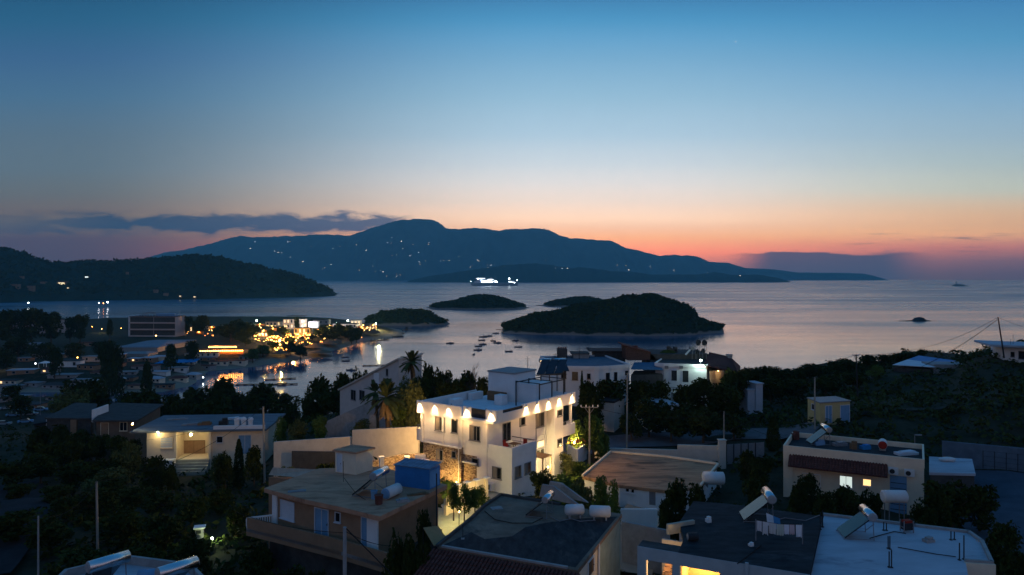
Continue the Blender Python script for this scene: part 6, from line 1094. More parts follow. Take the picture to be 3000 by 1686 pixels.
for nm, lb, px, pb, w_, h_, mt, fl_, wn, lt_ in VH:
    t_ = house(nm, lb, px, pb, w_, h_, mw=mt, floors=fl_, wins=wn, lit=lt_)
    if nm == 'restaurant': T, o, ex, ey, W_, H_, g, dp = t_; m = MB(); m.ob(o, ex, ey, -W_*.3, W_*.5, 1, dp, g.z+H_+3, g.z+H_+3.4); T.part('pergola', m, MAT['dark']); [T.part('pergola_post', MB().ob(o, ex, ey, a, a+.25, 1, 1.25, g.z+H_+.3, g.z+H_+2.999), MAT['dark']) for a in (-W_*.3, 0, W_*.3, W_*.49)]
    if nm == 'white_bar': T, o, ex, ey, W_, H_, g, dp = t_; T.part('lit_front', MB().ob(o, ex, ey, -W_*.45, W_*.2, -.12, -.08, g.z+.6, g.z+H_*.85), E('white_front_glow', (.86,.84,1.), 2.2))  # white bar: glowing panel stands in for lamplight on its wall
DK = [(120,1052,56,12,'grey'),(200,1078,64,18,'white'),(268,1062,60,14,'grey'),(330,1078,54,10,'tan'),(470,1062,60,14,'cream'),(420,1086,70,12,'grey'),(520,1092,50,12,'white'),(300,1100,70,8,'grey'),(180,1112,80,9,'grey'),(60,1100,70,12,'tan'),(95,1020,60,10,'grey'),(250,1016,50,10,'tan'),(560,1050,40,10,'cream'),(600,1062,44,9,'tan'),(360,1120,60,8,'tan'),(30,1180,70,14,'grey'),(80,1200,60,12,'tan'),(160,1176,60,10,'grey')]
DL = ['low grey house behind the white gazebo','white wall house with a warm lamp at its corner','grey house just above the lamp-lit wall','small tan shed below the dark tree','cream house above the blue beach awning','flat grey roof left of the blue beach awning','white house below the conical tent','low grey beach building behind the parasols','long grey roof at the far left beach','tan house at the far left edge above the beach','unlit grey house under the apartment block','unlit tan house right of the apartment block','cream house left of the string-lit terrace','tan house below the string-lit terrace','tan beach hut right of the parasols','grey house among the terraces at the left edge','tan house lower among the terraces at the left edge','low grey roof beside the dark green tree at left']
for (px, pb, w_, h_, mt), lb in zip(DK, DL): house('town_house', lb, px, pb, w_, h_, mw=mt, mr=random.choice(['darkgrey', 'blueroof', 'tile', 'alu']), wins=2, rz=rnd(-14, 14), roofh=random.choice([0, 0, 1.2]))
HB = [(770,978),(798,972),(828,970),(842,992),(808,1000),(872,990),(905,992),(930,975),(955,984),(985,980),(1012,972),(1030,986),(1058,968),(1092,962),(760,958),(965,962),(720,975),(618,968),(580,982)]
for i, (px, pb) in enumerate(HB):
    g = G(px, pb); wd = rnd(14, 26)/F*g.y; T = Thing('beach_bar', 'small open-fronted beach bar glowing among the trees of the lit spit', 'beach bar', g, 'open-fronted glowing beach bars'); hh = rnd(2.6, 3.6); o, ex, ey = Vector((g.x, g.y)), (1, 0), (0, 1)
    T.part('back_wall', MB().ob(o, ex, ey, -wd/2, wd/2, 3.2, 3.4, g.z-1, g.z+hh), M('bar_wall', (.6,.36,.16), .9, .2, 1) if i == 0 else bpy.data.materials['bar_wall']); T.part('roof', MB().ob(o, ex, ey, -wd/2-.5, wd/2+.5, -.6, 3.8, g.z+hh+.01, g.z+hh+.25), MAT['thatch'])
    for a in (-wd/2, wd/2-.2): T.part('post', MB().ob(o, ex, ey, a, a+.2, 0, .2, g.z-1, g.z+hh), MAT['wood'])
    T.part('counter', MB().ob(o, ex, ey, -wd*.35, wd*.35, .5, 1., g.z-1, g.z+1.1), MAT['wood']); T.part('lamp', MB().ball((g.x, g.y+1.6, g.z+hh-.4), .4, 8, 5), MAT['stringbulb'])
# string-lit terrace, beach awning, tents, parasols, thatched bars
g = G(650, 1040); W_ = 122/F*g.y; T = Thing('lit_terrace', 'long beach terrace edged with strings of orange bulbs', 'terrace', g); zd = g.z+1.2
T.part('deck', MB().ob((g.x, g.y), (1, .12), (-.12, 1), -W_/2, W_/2, 0, 14, g.z-2, zd), MAT['wood']); T.part('front_band', MB().ob((g.x, g.y), (1, .12), (-.12, 1), -W_/2, W_/2, -.25, -.02, g.z-.6, zd+.1), M('orange_board', (.5,.22,.07), .9, .1, 1)); T.part('roof', MB().ob((g.x, g.y), (1, .12), (-.12, 1), -W_*.36, W_*.3, 5, 13, zd+3.2, zd+3.5), MAT['thatch'])
for i in range(8): T.part('post', MB().ob((g.x, g.y), (1, .12), (-.12, 1), -W_*.34+W_*.09*i, -W_*.34+W_*.09*i+.2, 5.2, 5.4, zd, zd+3.199), MAT['wood'])
for i in range(20): a = -W_/2+W_*(i+.5)/20; T.part('bulb', MB().ball((g.x+a-.12*-.9, g.y+.12*a-.9, zd+.75), .34, 7, 5), MAT['stringbulb'])
for i in range(14): a = -W_*.34+W_*.62*i/13; T.part('bulb', MB().ball((g.x+a-.12*4.6, g.y+.12*a+4.6, zd+2.9), .28, 7, 5), MAT['stringbulb'])
def cone_roof(name, label, px, pb, wpx, hpx, mat, cat, post=2.2, group=None, n=14):
    g = G(px, pb); r = wpx/2/F*g.y; h = hpx/F*g.y; T = Thing(name, label, cat, g, group); m = MB()
    m.tube((g.x, g.y, g.z+post), (g.x, g.y, g.z+post+h), r, n, .08); T.part('canopy', m, MAT[mat]); T.part('pole', MB().tube(g-Vector((0, 0, .5)), g+Vector((0, 0, post)), .1, 6), MAT['wood']); return T
for i in range(6): cone_roof('beach_parasol', ('first','second','third','fourth','fifth','sixth')[i]+' from the left in the row of white beach parasols', 268+i*19, 1131-i*1.5, 17, 4.5, 'canvas', 'parasol', 2.1, 'white beach parasols', 8)
for lb, px, pb, w_, h_ in (('tall conical tent of dark cloth on the left beach',578,1098,48,24),('thatched bar roof left of the spit shore',735,1052,40,14),('thatched bar at the middle of the spit shore',822,1046,54,12),('wide low thatched roof near the lit water',925,1026,64,12),('wide low thatched roof right of the white bar',965,1016,66,11),('dome-shaped dark roof near the tip of the spit',1094,983,44,14),('thatched umbrella bar below the string of bulbs',985,1008,40,8),('low thatched roof beside the flat jetty',940,1044,70,8)): cone_roof('thatched_bar', lb, px, pb, w_, h_, 'thatch', 'beach bar')
g = G(505, 1078); W_ = 110/F*g.y; T = Thing('beach_awning', 'long bright blue awning on the left beach', 'awning', g); a = [Vector((g.x-W_/2, g.y, g.z+2.2)), Vector((g.x+W_/2, g.y+6, g.z+2.4)), Vector((g.x+W_/2, g.y+13, g.z+3.8)), Vector((g.x-W_/2+3, g.y+7, g.z+3.6))]; T.part('canopy', MB().slab(*a, .1), MAT['bluecanvas']); [T.part('post', MB().tube((q.x, q.y, g.z-.5), q, .1, 6), MAT['alu']) for q in a]
g = G(132, 1078); T = Thing('gazebo', 'small white gazebo with four posts at the left beach', 'gazebo', g); W_ = 30/F*g.y; T.part('roof', MB().tube((g.x, g.y, g.z+2.6), (g.x, g.y, g.z+3.7), W_*.62, 4, .3), MAT['white']); [T.part('post', MB().box(g.x+i*W_*.38, g.y+j*W_*.38, g.z-.4, .25, .25, 3.0), MAT['white']) for i in (-1, 1) for j in (-1, 1)]
house('sunken_pool_bar', 'low white counter wall in front of the blue awning', 460, 1098, 54, 7, mw='white', mr='blueroof', wins=0, cat='bar'); 
# ---------------------------------------------------------------- lamps of the village (each a bulb on a post)
lamp_cache = {}
def small_lamp(px, py, mat, r, label, group, h=3.0, Y=None):
    key = (mat, r, h)
    if key not in lamp_cache:
        m = MB(); m.tube((0, 0, -1), (0, 0, h-.2), .06, 4); m.mi = 1; m.ball((0, 0, h), r, 7, 5); o = link('beach_lamp', m, [MAT['dark'], MAT[mat]], (0, 0, 0)); lamp_cache[key] = o; first = True
    else: o = lamp_cache[key].copy(); COL.objects.link(o)
    if Y is None:
        g = G(px, py+h*F/640); 
    else: p = D(px, py, Y); g = Vector((p.x, p.y, p.z-h))
    k_ = random.choice([.45, .6, .8, 1., 1.2]) if group else 1.; o.scale = (k_, k_, k_); o.location = (g.x, g.y, g.z); tag(o, label, 'lamp', group, 'thing'); return o
CL = [(745,790,972,1000,18,'lampwarm',.32,'small warm lamp under the tall dark tree at the left of the lit village'),(790,905,980,1003,54,'lampwarm',.34,'small orange lamp in the dense row along the middle of the spit'),(800,850,1004,1030,24,'lampwarm',.34,'orange lamp among the shrubs below the middle of the spit'),(900,952,1002,1012,9,'lampwarm',.28,'bulb of the short string near the thatched bar roofs'),(925,1010,974,990,36,'lampyel',.34,'yellow lamp under the dark clump of pines on the spit'),(1012,1062,976,988,7,'lampwarm',.32,'spaced warm lamp along the beach right of the pines'),(612,644,958,972,5,'lampyel',.32,'yellow-green lamp behind the grove left of the village'),(530,562,952,972,6,'lampwarm',.32,'warm lamp beside the small house next to the hotel'),(742,790,950,968,9,'lampyel',.32,'pale yellow lamp behind the left floodlight'),(792,850,944,960,9,'lampyel',.28,'yellow lamp in front of the two-level restaurant'),(1060,1104,952,970,13,'lampyel',.34,'yellow lamp of the lit kiosks at the right end of the village'),(595,660,972,990,7,'lampred',.34,'reddish lamp along the dark road below the grove'),(575,590,1030,1042,2,'lampwhite',.3,'white lamp at the left end of the string-lit terrace'),(880,935,968,982,8,'lampyel',.3,'yellow lamp on the yellow house front')]
gi = ['lamps under the tall tree', 'dense orange lamps on the spit', 'lamps among the shrubs', 'string of bulbs by the bars', 'yellow lamps under the pines', 'lamps along the right beach', 'lamps behind the grove', 'lamps beside the small house', 'lamps behind the left floodlight', 'lamps in front of the restaurant', 'lamps of the right kiosks', 'reddish road lamps', 'white terrace lamps', 'lamps on the yellow house']
for (x0, x1, y0, y1, n_, mt, r, lb), gg in zip(CL, gi):
    for i in range(n_): small_lamp(x0+(x1-x0)*(i+rnd(.1, .9))/n_, rnd(y0, y1), mt, r, lb, gg, random.choice([2.6, 3.4]))
for px, py, mt, r, h, lb in ((752,938,'flood',.62,9.,'very bright cool floodlight at the left of the lit village'),(1019,938,'flood',.66,9.,'very bright floodlight near the right end of the lit village'),(1101,947,'flood',.42,7.,'bright yellowish floodlight at the right tip of the village'),(985,946,'flood',.3,7.,'smaller floodlight between the white bar and the right floodlight'),(893,952,'lampyel',.45,6.,'strong yellow lamp left of the white bar'),(457,985,'lampyel',.4,3.,'yellow lamp at the foot of the hotel'),(227,1055,'lampwarm',.35,3.6,'warm lamp at the corner of the white wall house'),(298,965,'lampyel',.3,3.,'dim yellow lamp in the shrubs left of the hotel'),(270,957,'lampwarm',.3,3.,'faint warm lamp at the left end of the bay'),(355,962,'lampwarm',.28,3.,'small warm lamp just left of the hotel'),(104,1072,'lampwhite',.22,3.,'cool lamp near the white gazebo'),(150,1082,'lampwarm',.2,2.,'tiny lamp at the foot of the gazebo'),(595,1112,'lampwhite',.25,3.,'white lamp by the inlet shore'),(10,1070,'lampwarm',.3,2.5,'warm lamp half hidden by trees at the left edge'),(820,1000,'lampyel',.8,3.,'largest glowing lantern at the fire-lit bar on the spit')):
    small_lamp(px, py, mt, r, lb, None, h)
for px, py, en, c, zz in ((752,945,26000,(.85,1,.7),9),(1019,945,14000,(1,.95,.6),9),(1110,962,30600,(1,.85,.45),6),(860,985,61200,(1,.55,.18),6),(960,980,47600,(1,.7,.25),6),(825,1015,40800,(1,.55,.14),5),(915,960,24000,(.9,.9,1),6),(640,1022,17680,(1,.42,.1),5),(560,968,14960,(1,.62,.25),5),(775,985,27200,(1,.6,.22),5),(225,1062,500,(1,.62,.3),4),(300,970,1200,(.9,.9,.3),4),(10,1080,500,(1,.7,.3),4)):
    g = G(px, py+6); light('POINT', (g.x, g.y-1, g.z+zz), en, c, shadow_soft_size=.6)
# lights and houses on the headland and the far shore
def far_house(px, py, Y, wpx, mat, label, group, lit=True):
    p = D(px, py, Y); s = wpx/F*Y; T = Thing('hillside_house', label, 'house', (p.x, p.y, p.z-s), group); T.part('wall', MB().box(p.x, p.y+s*.4, p.z-s*1.2, s*1.5, s*.8, s*1.5), MAT['tan']); T.part('roof', MB().box(p.x, p.y+s*.4, p.z+s*.301, s*1.6, s*.9, s*.12), MAT['darkgrey'])
    if lit: T.part('lit_window', MB().box(p.x, p.y-.6, p.z-s*.28, s, .4, s*.42), MAT[mat])
litc = E('pale_lit_house', (.80,.95,.92), 1.6); MAT['litc'] = litc; MAT['lity'] = E('yellow_lit_house', (1,.80,.42), 1.3)
def land_Y(px, py, y0, y1):                               # distance where the ray meets the headland, by ray cast
    dg = bpy.context.evaluated_depsgraph_get(); d = Vector(((px-CX)/F, 1, -(py-HY)/F)); dn = d.normalized()
    ok, loc, nr, ix, ob, mx = S.ray_cast(dg, Vector((0, 0, H))+dn*y0, dn); return loc.y-4 if ok and loc.y < y1 else None
bpy.context.view_layer.update()
HL = [(254,812,14,'litc','cold white lit house high on the headland'),(180,831,30,'lity','wide yellow lit building on the headland slope'),(199,844,8,'lity','small orange lit house under the wide yellow building'),(125,829,16,None,'pale unlit house left of the wide yellow building'),(42,838,24,None,'row of pale unlit houses at the left of the headland'),(88,842,20,None,'pale unlit houses below the headland row'),(455,852,14,None,'pale unlit house low on the headland'),(570,870,9,'lity','small warm lit house at the headland shore'),(485,862,14,None,'pale unlit house near the headland shore'),(62,812,12,None,'faint house near the left headland saddle'),(528,868,8,'lity','dim warm lit house left of the shore house'),(372,799,8,None,'faint pale house in the middle of the headland')]
for px, py, w_, mt, lb in HL:
    Y = land_Y(px, py, 900, 3000)
    if Y: far_house(px, py, Y-3, w_*.62, mt or 'lity', lb, None, mt is not None)
for px, py, lb, mt, r in ((83,888,'bright white lamp at the left end of the bay','flood',1.0),(290,888,'left lamp of the bright pair on the headland quay','lampwhite',.8),(315,886,'right lamp of the bright pair on the headland quay','lampwhite',1.0),(303,889,'weak orange lamp between the bright pair on the quay','lampwarm',.7),(83,912,'faint lamp below the bright one at the left end of the bay','lampwhite',.45)):
    Y = 60*F/(max(py, 893)+9-HY); small_lamp(px, py, mt, r, lb, None, 6., Y if py > 885 else Y)
ML = [(733,728),(747,708),(850,707),(842,708),(911,722),(975,729),(994,722),(1044,718),(1048,719),(1135,712),(1147,695),(1146,712),(1176,707),(1257,711),(804,735),(815,740),(825,740),(849,753),(886,766),(888,766),(945,789),(951,785),(970,775),(1053,792),(1072,733),(1082,746),(1093,780),(1100,794),(1115,792),(1122,796),(1132,809),(1150,748),(1161,747),(1160,803),(1162,810),(1172,805),(1195,737),(1201,749),(1226,740),(1206,748),(1225,768),(1231,775),(1228,767),(1245,764),(1291,764),(1299,764),(1316,763),(1345,752),(1399,762),(1402,765),(1385,776),(1378,783),(1428,776),(1430,784),(1438,777),(1450,776),(1458,781),(1478,780),(1484,771),(1598,763),(1627,786),(1647,787),(1662,786),(1808,776),(1813,790),(1834,778),(1842,791),(1904,780),(1907,784),(1962,791),(1975,793),(2074,800),(2168,807),(1255,716),(1180,729),(1210,716)]
fcache = None
for px, py in ML:
    Y = land_Y(px, py, 7000, 16000)
    if not Y: continue
    s = rnd(.8, 2.6)*Y/F*.46
    if fcache is None: fcache = [link('far_house', MB().box(0, 0, -1, 1.6, 1, 1.), MAT['farlamp'], (0, 0, 0)), link('far_house', MB().box(0, 0, -1, 1.4, 1, .8).box(1.6, .2, -1, .6, .6, .7), E('far_house_white', (.85,.93,1), 4), (0, 0, 0)), link('far_house', MB().box(0, 0, -1, 1.8, 1, .6), E('far_house_orange', (1,.62,.3), 4), (0, 0, 0))]; nf = 0
    o = fcache[nf] if nf < 3 else random.choice(fcache).copy(); nf += 1
    if nf > 3: COL.objects.link(o)
    p = D(px, py, Y-25); o.location = p; o.scale = (s, s, s*1.0); tag(o, 'tiny lit house on the far blue mountain', 'house', 'lit houses scattered over the far mountain', 'thing')

rs = random.Random(5)
for px, pb in [(20,1040),(70,1062),(160,1050),(210,1034),(390,1062),(340,1052),(430,1060),(20,1130),(90,1135),(150,1140),(210,1150),(330,1150),(400,1140),(450,1122),(520,1120),(560,1112),(480,1142),(370,1100),(250,1085),(140,1095),(30,1150),(230,1128),(590,1082),(640,1072),(690,1070),(545,1070),(610,1048),(720,1058)]:
    house('low_house', 'low unlit house crowded between the trees of the left town', px, pb, rs.uniform(30, 62), rs.uniform(8, 13), mw=rs.choice(['grey', 'tan', 'cream', 'grey']), mr=rs.choice(['darkgrey', 'blueroof', 'tile', 'alu', 'darkgrey', 'tarroof']), wins=rs.choice([2, 3]), rz=rs.uniform(-18, 18), roofh=rs.choice([0, 0, 1.3]), group='low unlit houses of the left town', lit=.04)
for i, (px, pb) in enumerate([(60,1205),(90,1218),(40,1222),(20,1200),(120,1205),(10,1248),(75,1240)]):
    g = G(px, pb); c = MB(); T = Thing('parked_car', 'dim parked car on the terraces at the left edge', 'car', g, 'parked cars at the left edge'); a = rs.uniform(.2, .6); e, n = Vector((math.cos(a), math.sin(a))), Vector((-math.sin(a), math.cos(a)))
    T.part('body', MB().ob(g.xy, e, n, -2.1, 2.1, -.85, .85, g.z+.3, g.z+.85), MAT['hullw' if i % 2 else 'bluedoor'])
    k = MB(); k.v = [(*(g.xy+e*x+n*y), g.z+z) for x, y, z in ((-1.6,-.8,.86),(1.1,-.8,.86),(1.1,.8,.86),(-1.6,.8,.86),(-1.1,-.65,1.42),(.5,-.65,1.42),(.5,.65,1.42),(-1.1,.65,1.42))]; k.f = [(4,5,6,7),(0,1,5,4),(1,2,6,5),(2,3,7,6),(3,0,4,7)]; k.m = [0]*5; T.part('cabin', k, MAT['glass'])
    for x in (-1.3, 1.3):
        for y in (-.86, .86): q = g.xy+e*x+n*y; T.part('wheel', MB().tube((*(q-n*.1), g.z+.32), (*(q+n*.1), g.z+.32), .32, 12), MAT['dark'])
# ---------------------------------------------------------------- trees
def crown_mesh(seed, n=1500, size=.052, tall=1., spread=.36, open_=.0):
    rs = random.Random(seed); lobes = []
    for i in range(11):
        a = rs.uniform(0, 6.28); r = spread*rs.uniform(.25, .78); lobes.append((Vector((r*math.cos(a), r*math.sin(a), .36+rs.uniform(0, .48)*tall)), rs.uniform(.12, .21)))
    lobes += [(Vector((0, 0, .60)), .24), (Vector((rs.uniform(-.06, .06), 0, .80)), .17)]; pts = []
    while len(pts) < n:
        c, r = lobes[rs.randrange(len(lobes))]; d = Vector((rs.gauss(0, 1), rs.gauss(0, 1), rs.gauss(0, 1))).normalized(); k = rs.uniform(.55, 1.08)
        p = c+d*r*k
        if p.z > .2: pts.append(p)
    return MB().cards(pts, size)
def trunk_mesh(seed):
    rs = random.Random(seed); m = MB(); top = Vector((rs.uniform(-.03, .03), rs.uniform(-.03, .03), .42)); m.path([Vector((0, 0, -.12)), Vector((.01, 0, .2)), top], [.035, .027, .020], 7)
    for i in range(6): a = rs.uniform(0, 6.28); q = Vector((.2*math.cos(a), .2*math.sin(a), .58+rs.uniform(0, .15))); m.path([top-Vector((0, 0, .06*(i % 3))), top.lerp(q, .5)+Vector((0, 0, .03)), q], [.016, .010, .005], 5)
    return m
PR = {}
def proto(kind, crown, trunk, mat):
    o = bpy.data.objects.new('broadleaf_tree', None); c = link('crown', crown, mat, (0, 0, 0)); t = link('trunk', trunk, MAT['bark'], (0, 0, 0))
    PR[kind] = (c.data, t.data); bpy.data.objects.remove(c); bpy.data.objects.remove(t); bpy.data.objects.remove(o)
for i in range(4): proto('d%d' % i, crown_mesh(20+i, 2000, .046), trunk_mesh(i), MAT['leaf'])
for i in range(3): proto('g%d' % i, crown_mesh(40+i, 2600, .036), trunk_mesh(10+i), MAT['leaf2'])
for i in range(2): proto('o%d' % i, crown_mesh(50+i, 2600, .036), trunk_mesh(20+i), MAT['leaf3'])
for i in range(2): proto('b%d' % i, crown_mesh(60+i, 2200, .048, spread=.44), trunk_mesh(30+i), MAT['scrub'])
for i in range(2):
    rs = random.Random(70+i); m = MB(); P_c = []
    while len(P_c) < 2200: z = rs.uniform(.05, 1); r = .26*(1-z)**.55*min(1, z*5)*rs.uniform(.5, 1.1)+.02; a = rs.uniform(0, 6.28); P_c.append(Vector((r*math.cos(a), r*math.sin(a), z)))
    proto('c%d' % i, m.cards(P_c, .036), MB().tube((0, 0, -.1), (0, 0, .3), .03, 7, .02), MAT['leaf'])
def tree(px, ptop, Y, wpx, kind, label, group=None, name='broadleaf_tree', cat='tree', zbase=None, ref=.86):
    X = (px-CX)/F*Y; zt = H-(ptop-HY)/F*Y; g = gz(X, Y) if zbase is None else zbase; h = max(.8, zt-g)/.94; w_ = wpx/F*Y/ref; w_ = min(w_, h*1.9)
    k = random.choice([q for q in PR if q[0] == kind]) if len(kind) == 1 else kind; o = bpy.data.objects.new(name, None); COL.objects.link(o); o.location = (X, Y, g-.05*h); o.scale = (w_, w_*rnd(.9, 1.1), h); o.rotation_euler = (0, 0, rnd(0, 6.28)); tag(o, label, cat, group, 'thing')
    for nm, me in zip(('crown', 'trunk'), PR[k]): c = bpy.data.objects.new(nm, me); COL.objects.link(c); c.parent = o
    return o
GA = 'dark trees of the black grove at the lower left'; LA = 'nearly black garden tree in the unlit grove at the lower left of the photo'
for px, t, Y, w_ in [(40,1330,95,150),(120,1310,98,140),(215,1340,92,150),(300,1330,90,150),(60,1400,80,170),(170,1405,76,180),(280,1420,72,170),(390,1410,80,160),(470,1425,74,150),(30,1480,64,200),(150,1500,62,190),(360,1480,64,190),(480,1490,62,170),(560,1440,70,150),(640,1420,74,120),(690,1470,66,120),(420,1570,54,220),(250,1585,52,220),(560,1560,55,170),(640,1640,48,200),(740,1640,46,180),(840,1650,44,170),(930,1660,42,120),(760,1580,52,130),(200,1440,70,150),(330,1385,84,140)]: tree(px, t+18, Y, w_*.8, 'd', LA, GA)
for px, t, Y, w_, k, lb in [(372,1290,93,95,'o','lit green tree beside the left lamp of the porch house'),(450,1340,88,90,'d','dark bush in front of the lit porch wall'),(505,1352,86,46,'d','small dark bush left of the porch steps'),(660,1320,88,70,'d','dark bush right of the porch steps'),(700,1290,90,60,'c','pointed dark shrub in front of the porch house right wall'),(745,1310,88,60,'d','bush between the pointed shrub and the wooden pole'),(640,1330,90,50,'o','light green bush at the corner of the porch steps'),(300,1380,86,120,'o','faintly lit shrub by a low garden wall in the grove')]: tree(px, t, Y, w_, k, lb, None, 'garden_tree')
GB = 'dark trees standing against the inlet'
for px, t, Y, w_, k in [(445,1140,170,130,'d'),(390,1150,165,100,'d'),(505,1160,168,90,'d'),(590,1128,180,150,'d'),(655,1112,182,120,'d'),(700,1150,176,120,'d'),(770,1128,178,140,'d'),(830,1155,172,110,'d'),(730,1165,168,100,'d'),(545,1165,165,90,'d'),(860,1180,160,60,'d'),(620,1170,160,120,'d')]: tree(px, t, Y, w_, k, 'black bushy tree in the row standing against the inlet water', GB)
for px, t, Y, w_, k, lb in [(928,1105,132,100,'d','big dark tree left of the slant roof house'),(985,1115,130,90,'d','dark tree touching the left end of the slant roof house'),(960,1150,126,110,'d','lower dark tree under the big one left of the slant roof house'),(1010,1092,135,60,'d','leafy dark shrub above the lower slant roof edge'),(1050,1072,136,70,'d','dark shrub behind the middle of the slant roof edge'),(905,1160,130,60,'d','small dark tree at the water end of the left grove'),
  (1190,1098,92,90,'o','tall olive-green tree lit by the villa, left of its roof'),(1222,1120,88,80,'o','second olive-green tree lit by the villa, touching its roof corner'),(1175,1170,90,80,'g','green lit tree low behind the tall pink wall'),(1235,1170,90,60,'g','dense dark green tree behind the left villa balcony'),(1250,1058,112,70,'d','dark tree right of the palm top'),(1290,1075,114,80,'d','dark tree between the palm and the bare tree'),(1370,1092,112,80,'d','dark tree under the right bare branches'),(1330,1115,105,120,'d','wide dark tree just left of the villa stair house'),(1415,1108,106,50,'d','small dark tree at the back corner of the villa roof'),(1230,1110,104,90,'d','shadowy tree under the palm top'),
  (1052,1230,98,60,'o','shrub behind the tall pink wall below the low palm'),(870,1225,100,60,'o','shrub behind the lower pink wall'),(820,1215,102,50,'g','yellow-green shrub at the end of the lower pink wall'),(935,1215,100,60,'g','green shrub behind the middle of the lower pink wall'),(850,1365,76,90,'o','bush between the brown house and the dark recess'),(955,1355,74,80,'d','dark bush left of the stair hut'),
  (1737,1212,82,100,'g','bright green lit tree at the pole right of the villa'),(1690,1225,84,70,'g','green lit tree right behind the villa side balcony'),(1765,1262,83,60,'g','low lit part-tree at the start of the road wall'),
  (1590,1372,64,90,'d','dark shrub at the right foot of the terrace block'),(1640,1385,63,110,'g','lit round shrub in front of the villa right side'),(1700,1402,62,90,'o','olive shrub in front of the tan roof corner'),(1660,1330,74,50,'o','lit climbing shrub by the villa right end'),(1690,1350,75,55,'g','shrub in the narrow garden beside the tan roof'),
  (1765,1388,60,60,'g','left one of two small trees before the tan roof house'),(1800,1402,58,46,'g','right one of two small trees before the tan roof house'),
  (1985,1412,56,90,'d','dark bush covering the middle of the tan roof house'),(2040,1425,55,90,'d','dark bush at the right corner of the tan roof house'),(1950,1470,55,60,'d','low bush by the yard wall'),
  (2190,1322,74,70,'d','dark shrub at the foot of the sliding gate'),(2220,1350,70,70,'d','dark shrub left of the tiled awning house'),(2265,1225,88,75,'c','tall grey-green conical tree behind the gate'),(2235,1340,74,70,'d','shrub right of the gate shrubs'),(2215,1400,64,90,'d','low dark shrub behind the washing line roof'),
  (2370,1390,64,70,'d','shrub in front of the arched niche of the awning house'),(2340,1420,62,80,'d','dark bush left below the awning house'),(2470,1428,60,110,'d','dark bush under the white lit window'),(2550,1430,60,90,'d','dark bush under the orange lit window'),(2420,1450,58,100,'d','low bush in the dark gap behind the pale roof'),
  (2790,1402,60,170,'d','big dark tree in front of the far right yard'),(2870,1420,60,110,'d','dark tree right of the big one in the yard'),(2740,1440,58,100,'d','dark tree left of the big one in the yard'),(2930,1530,50,120,'d','black shrub at the right corner of the pale roof'),(2980,1600,46,120,'d','black shrub at the bottom right edge'),(2710,1480,56,80,'d','dark shrub right behind the large white tank'),
  (1165,1545,43,110,'d','dark tree at the right corner of the brown house'),(1215,1590,42,90,'d','dark shrub below the tan awning'),(1240,1500,48,60,'d','shrub under the brown house right wall'),
  (250,1110,190,120,'d','dark bushy tree above the slab roof houses'),(200,1135,160,120,'o','dim green tree left of the slab roof houses'),(300,1130,175,90,'d','small dark tree on the left beach'),
  (2145,1075,112,120,'d','dark tree in front of the tiled pavilion'),(2060,1110,106,110,'d','dark tree in front of the lit corner house'),(2120,1130,104,130,'d','big dark tree mass right of the road pole'),(2010,1130,104,80,'d','dark shrub below the two dark doors'),(1930,1115,106,70,'d','dark tree at the blue passage awning'),(1880,1118,104,90,'d','dark tree right of the tall pale pole'),(1790,1110,104,120,'d','wide dark tree before the seafront house'),(1720,1120,103,90,'d','dark tree under the small seafront window'),(1740,1150,98,90,'d','dark tree under the wide one before the seafront house'),(1705,1090,106,24,'c','thin wispy shoot-like tree in front of the seafront wall'),(1900,1165,97,110,'b','scrubby tree above the road bend'),(1965,1180,95,110,'b','scrubby tree above the middle of the road'),(2060,1190,94,110,'b','scrubby tree right of the road bend'),(1850,1210,95,80,'b','scrub at the foot of the tall pale pole'),(2150,1210,94,100,'b','scrub above the gate')]: tree(px, t, Y, w_, k, lb, None, 'garden_tree' if k in 'go' else 'broadleaf_tree')
GC = 'trees along the right ridge against the sea'
for px, t, Y, w_ in [(2170,1082,128,60),(2200,1080,130,70),(2240,1076,140,80),(2262,1074,142,50),(2300,1082,146,70),(2340,1078,150,80),(2375,1068,150,70),(2410,1072,152,60),(2445,1060,155,70),(2480,1052,158,60),(2505,1062,156,70),(2545,1042,160,80),(2590,1040,162,90),(2635,1034,164,70),(2665,1032,164,70),(2698,1024,166,26),(2830,1042,150,50),(2865,1036,150,50),(2890,1044,150,60),(2920,1038,140,40),(2700,1046,165,60),(2560,1070,140,120),(2500,1090,130,110),(2420,1096,130,100),(2330,1105,126,100),(2255,1105,124,90)]: tree(px, t, Y, w_*1.15, 'd', 'dark tree in the uneven row along the right ridge against the sea', GC)
tree(2565, 1068, 134, 50, 'g', 'pale green faintly lit tree on the ridge left of the blue roof house')
GD = 'dark trees around the left town'
for px, t, Y, w_ in [(30,910,520,90),(90,906,530,100),(150,914,540,70),(235,921,560,56),(205,930,565,40),(322,937,600,24),(55,990,440,80),(130,1004,430,70),(215,1004,440,70),(300,1000,470,70),(320,1000,360,70),(545,926,640,40),(592,925,640,44),(575,935,630,40),(500,1010,420,50),(560,1000,450,50),(340,1020,350,60),(160,1020,380,50),(20,1020,390,60),(40,1130,260,60),(60,1160,230,70),(430,1050,350,40)]: tree(px, t, Y, w_, 'd', 'dark tree in the unlit town on the left', GD)
GE = 'trees between the lamps of the lit spit'
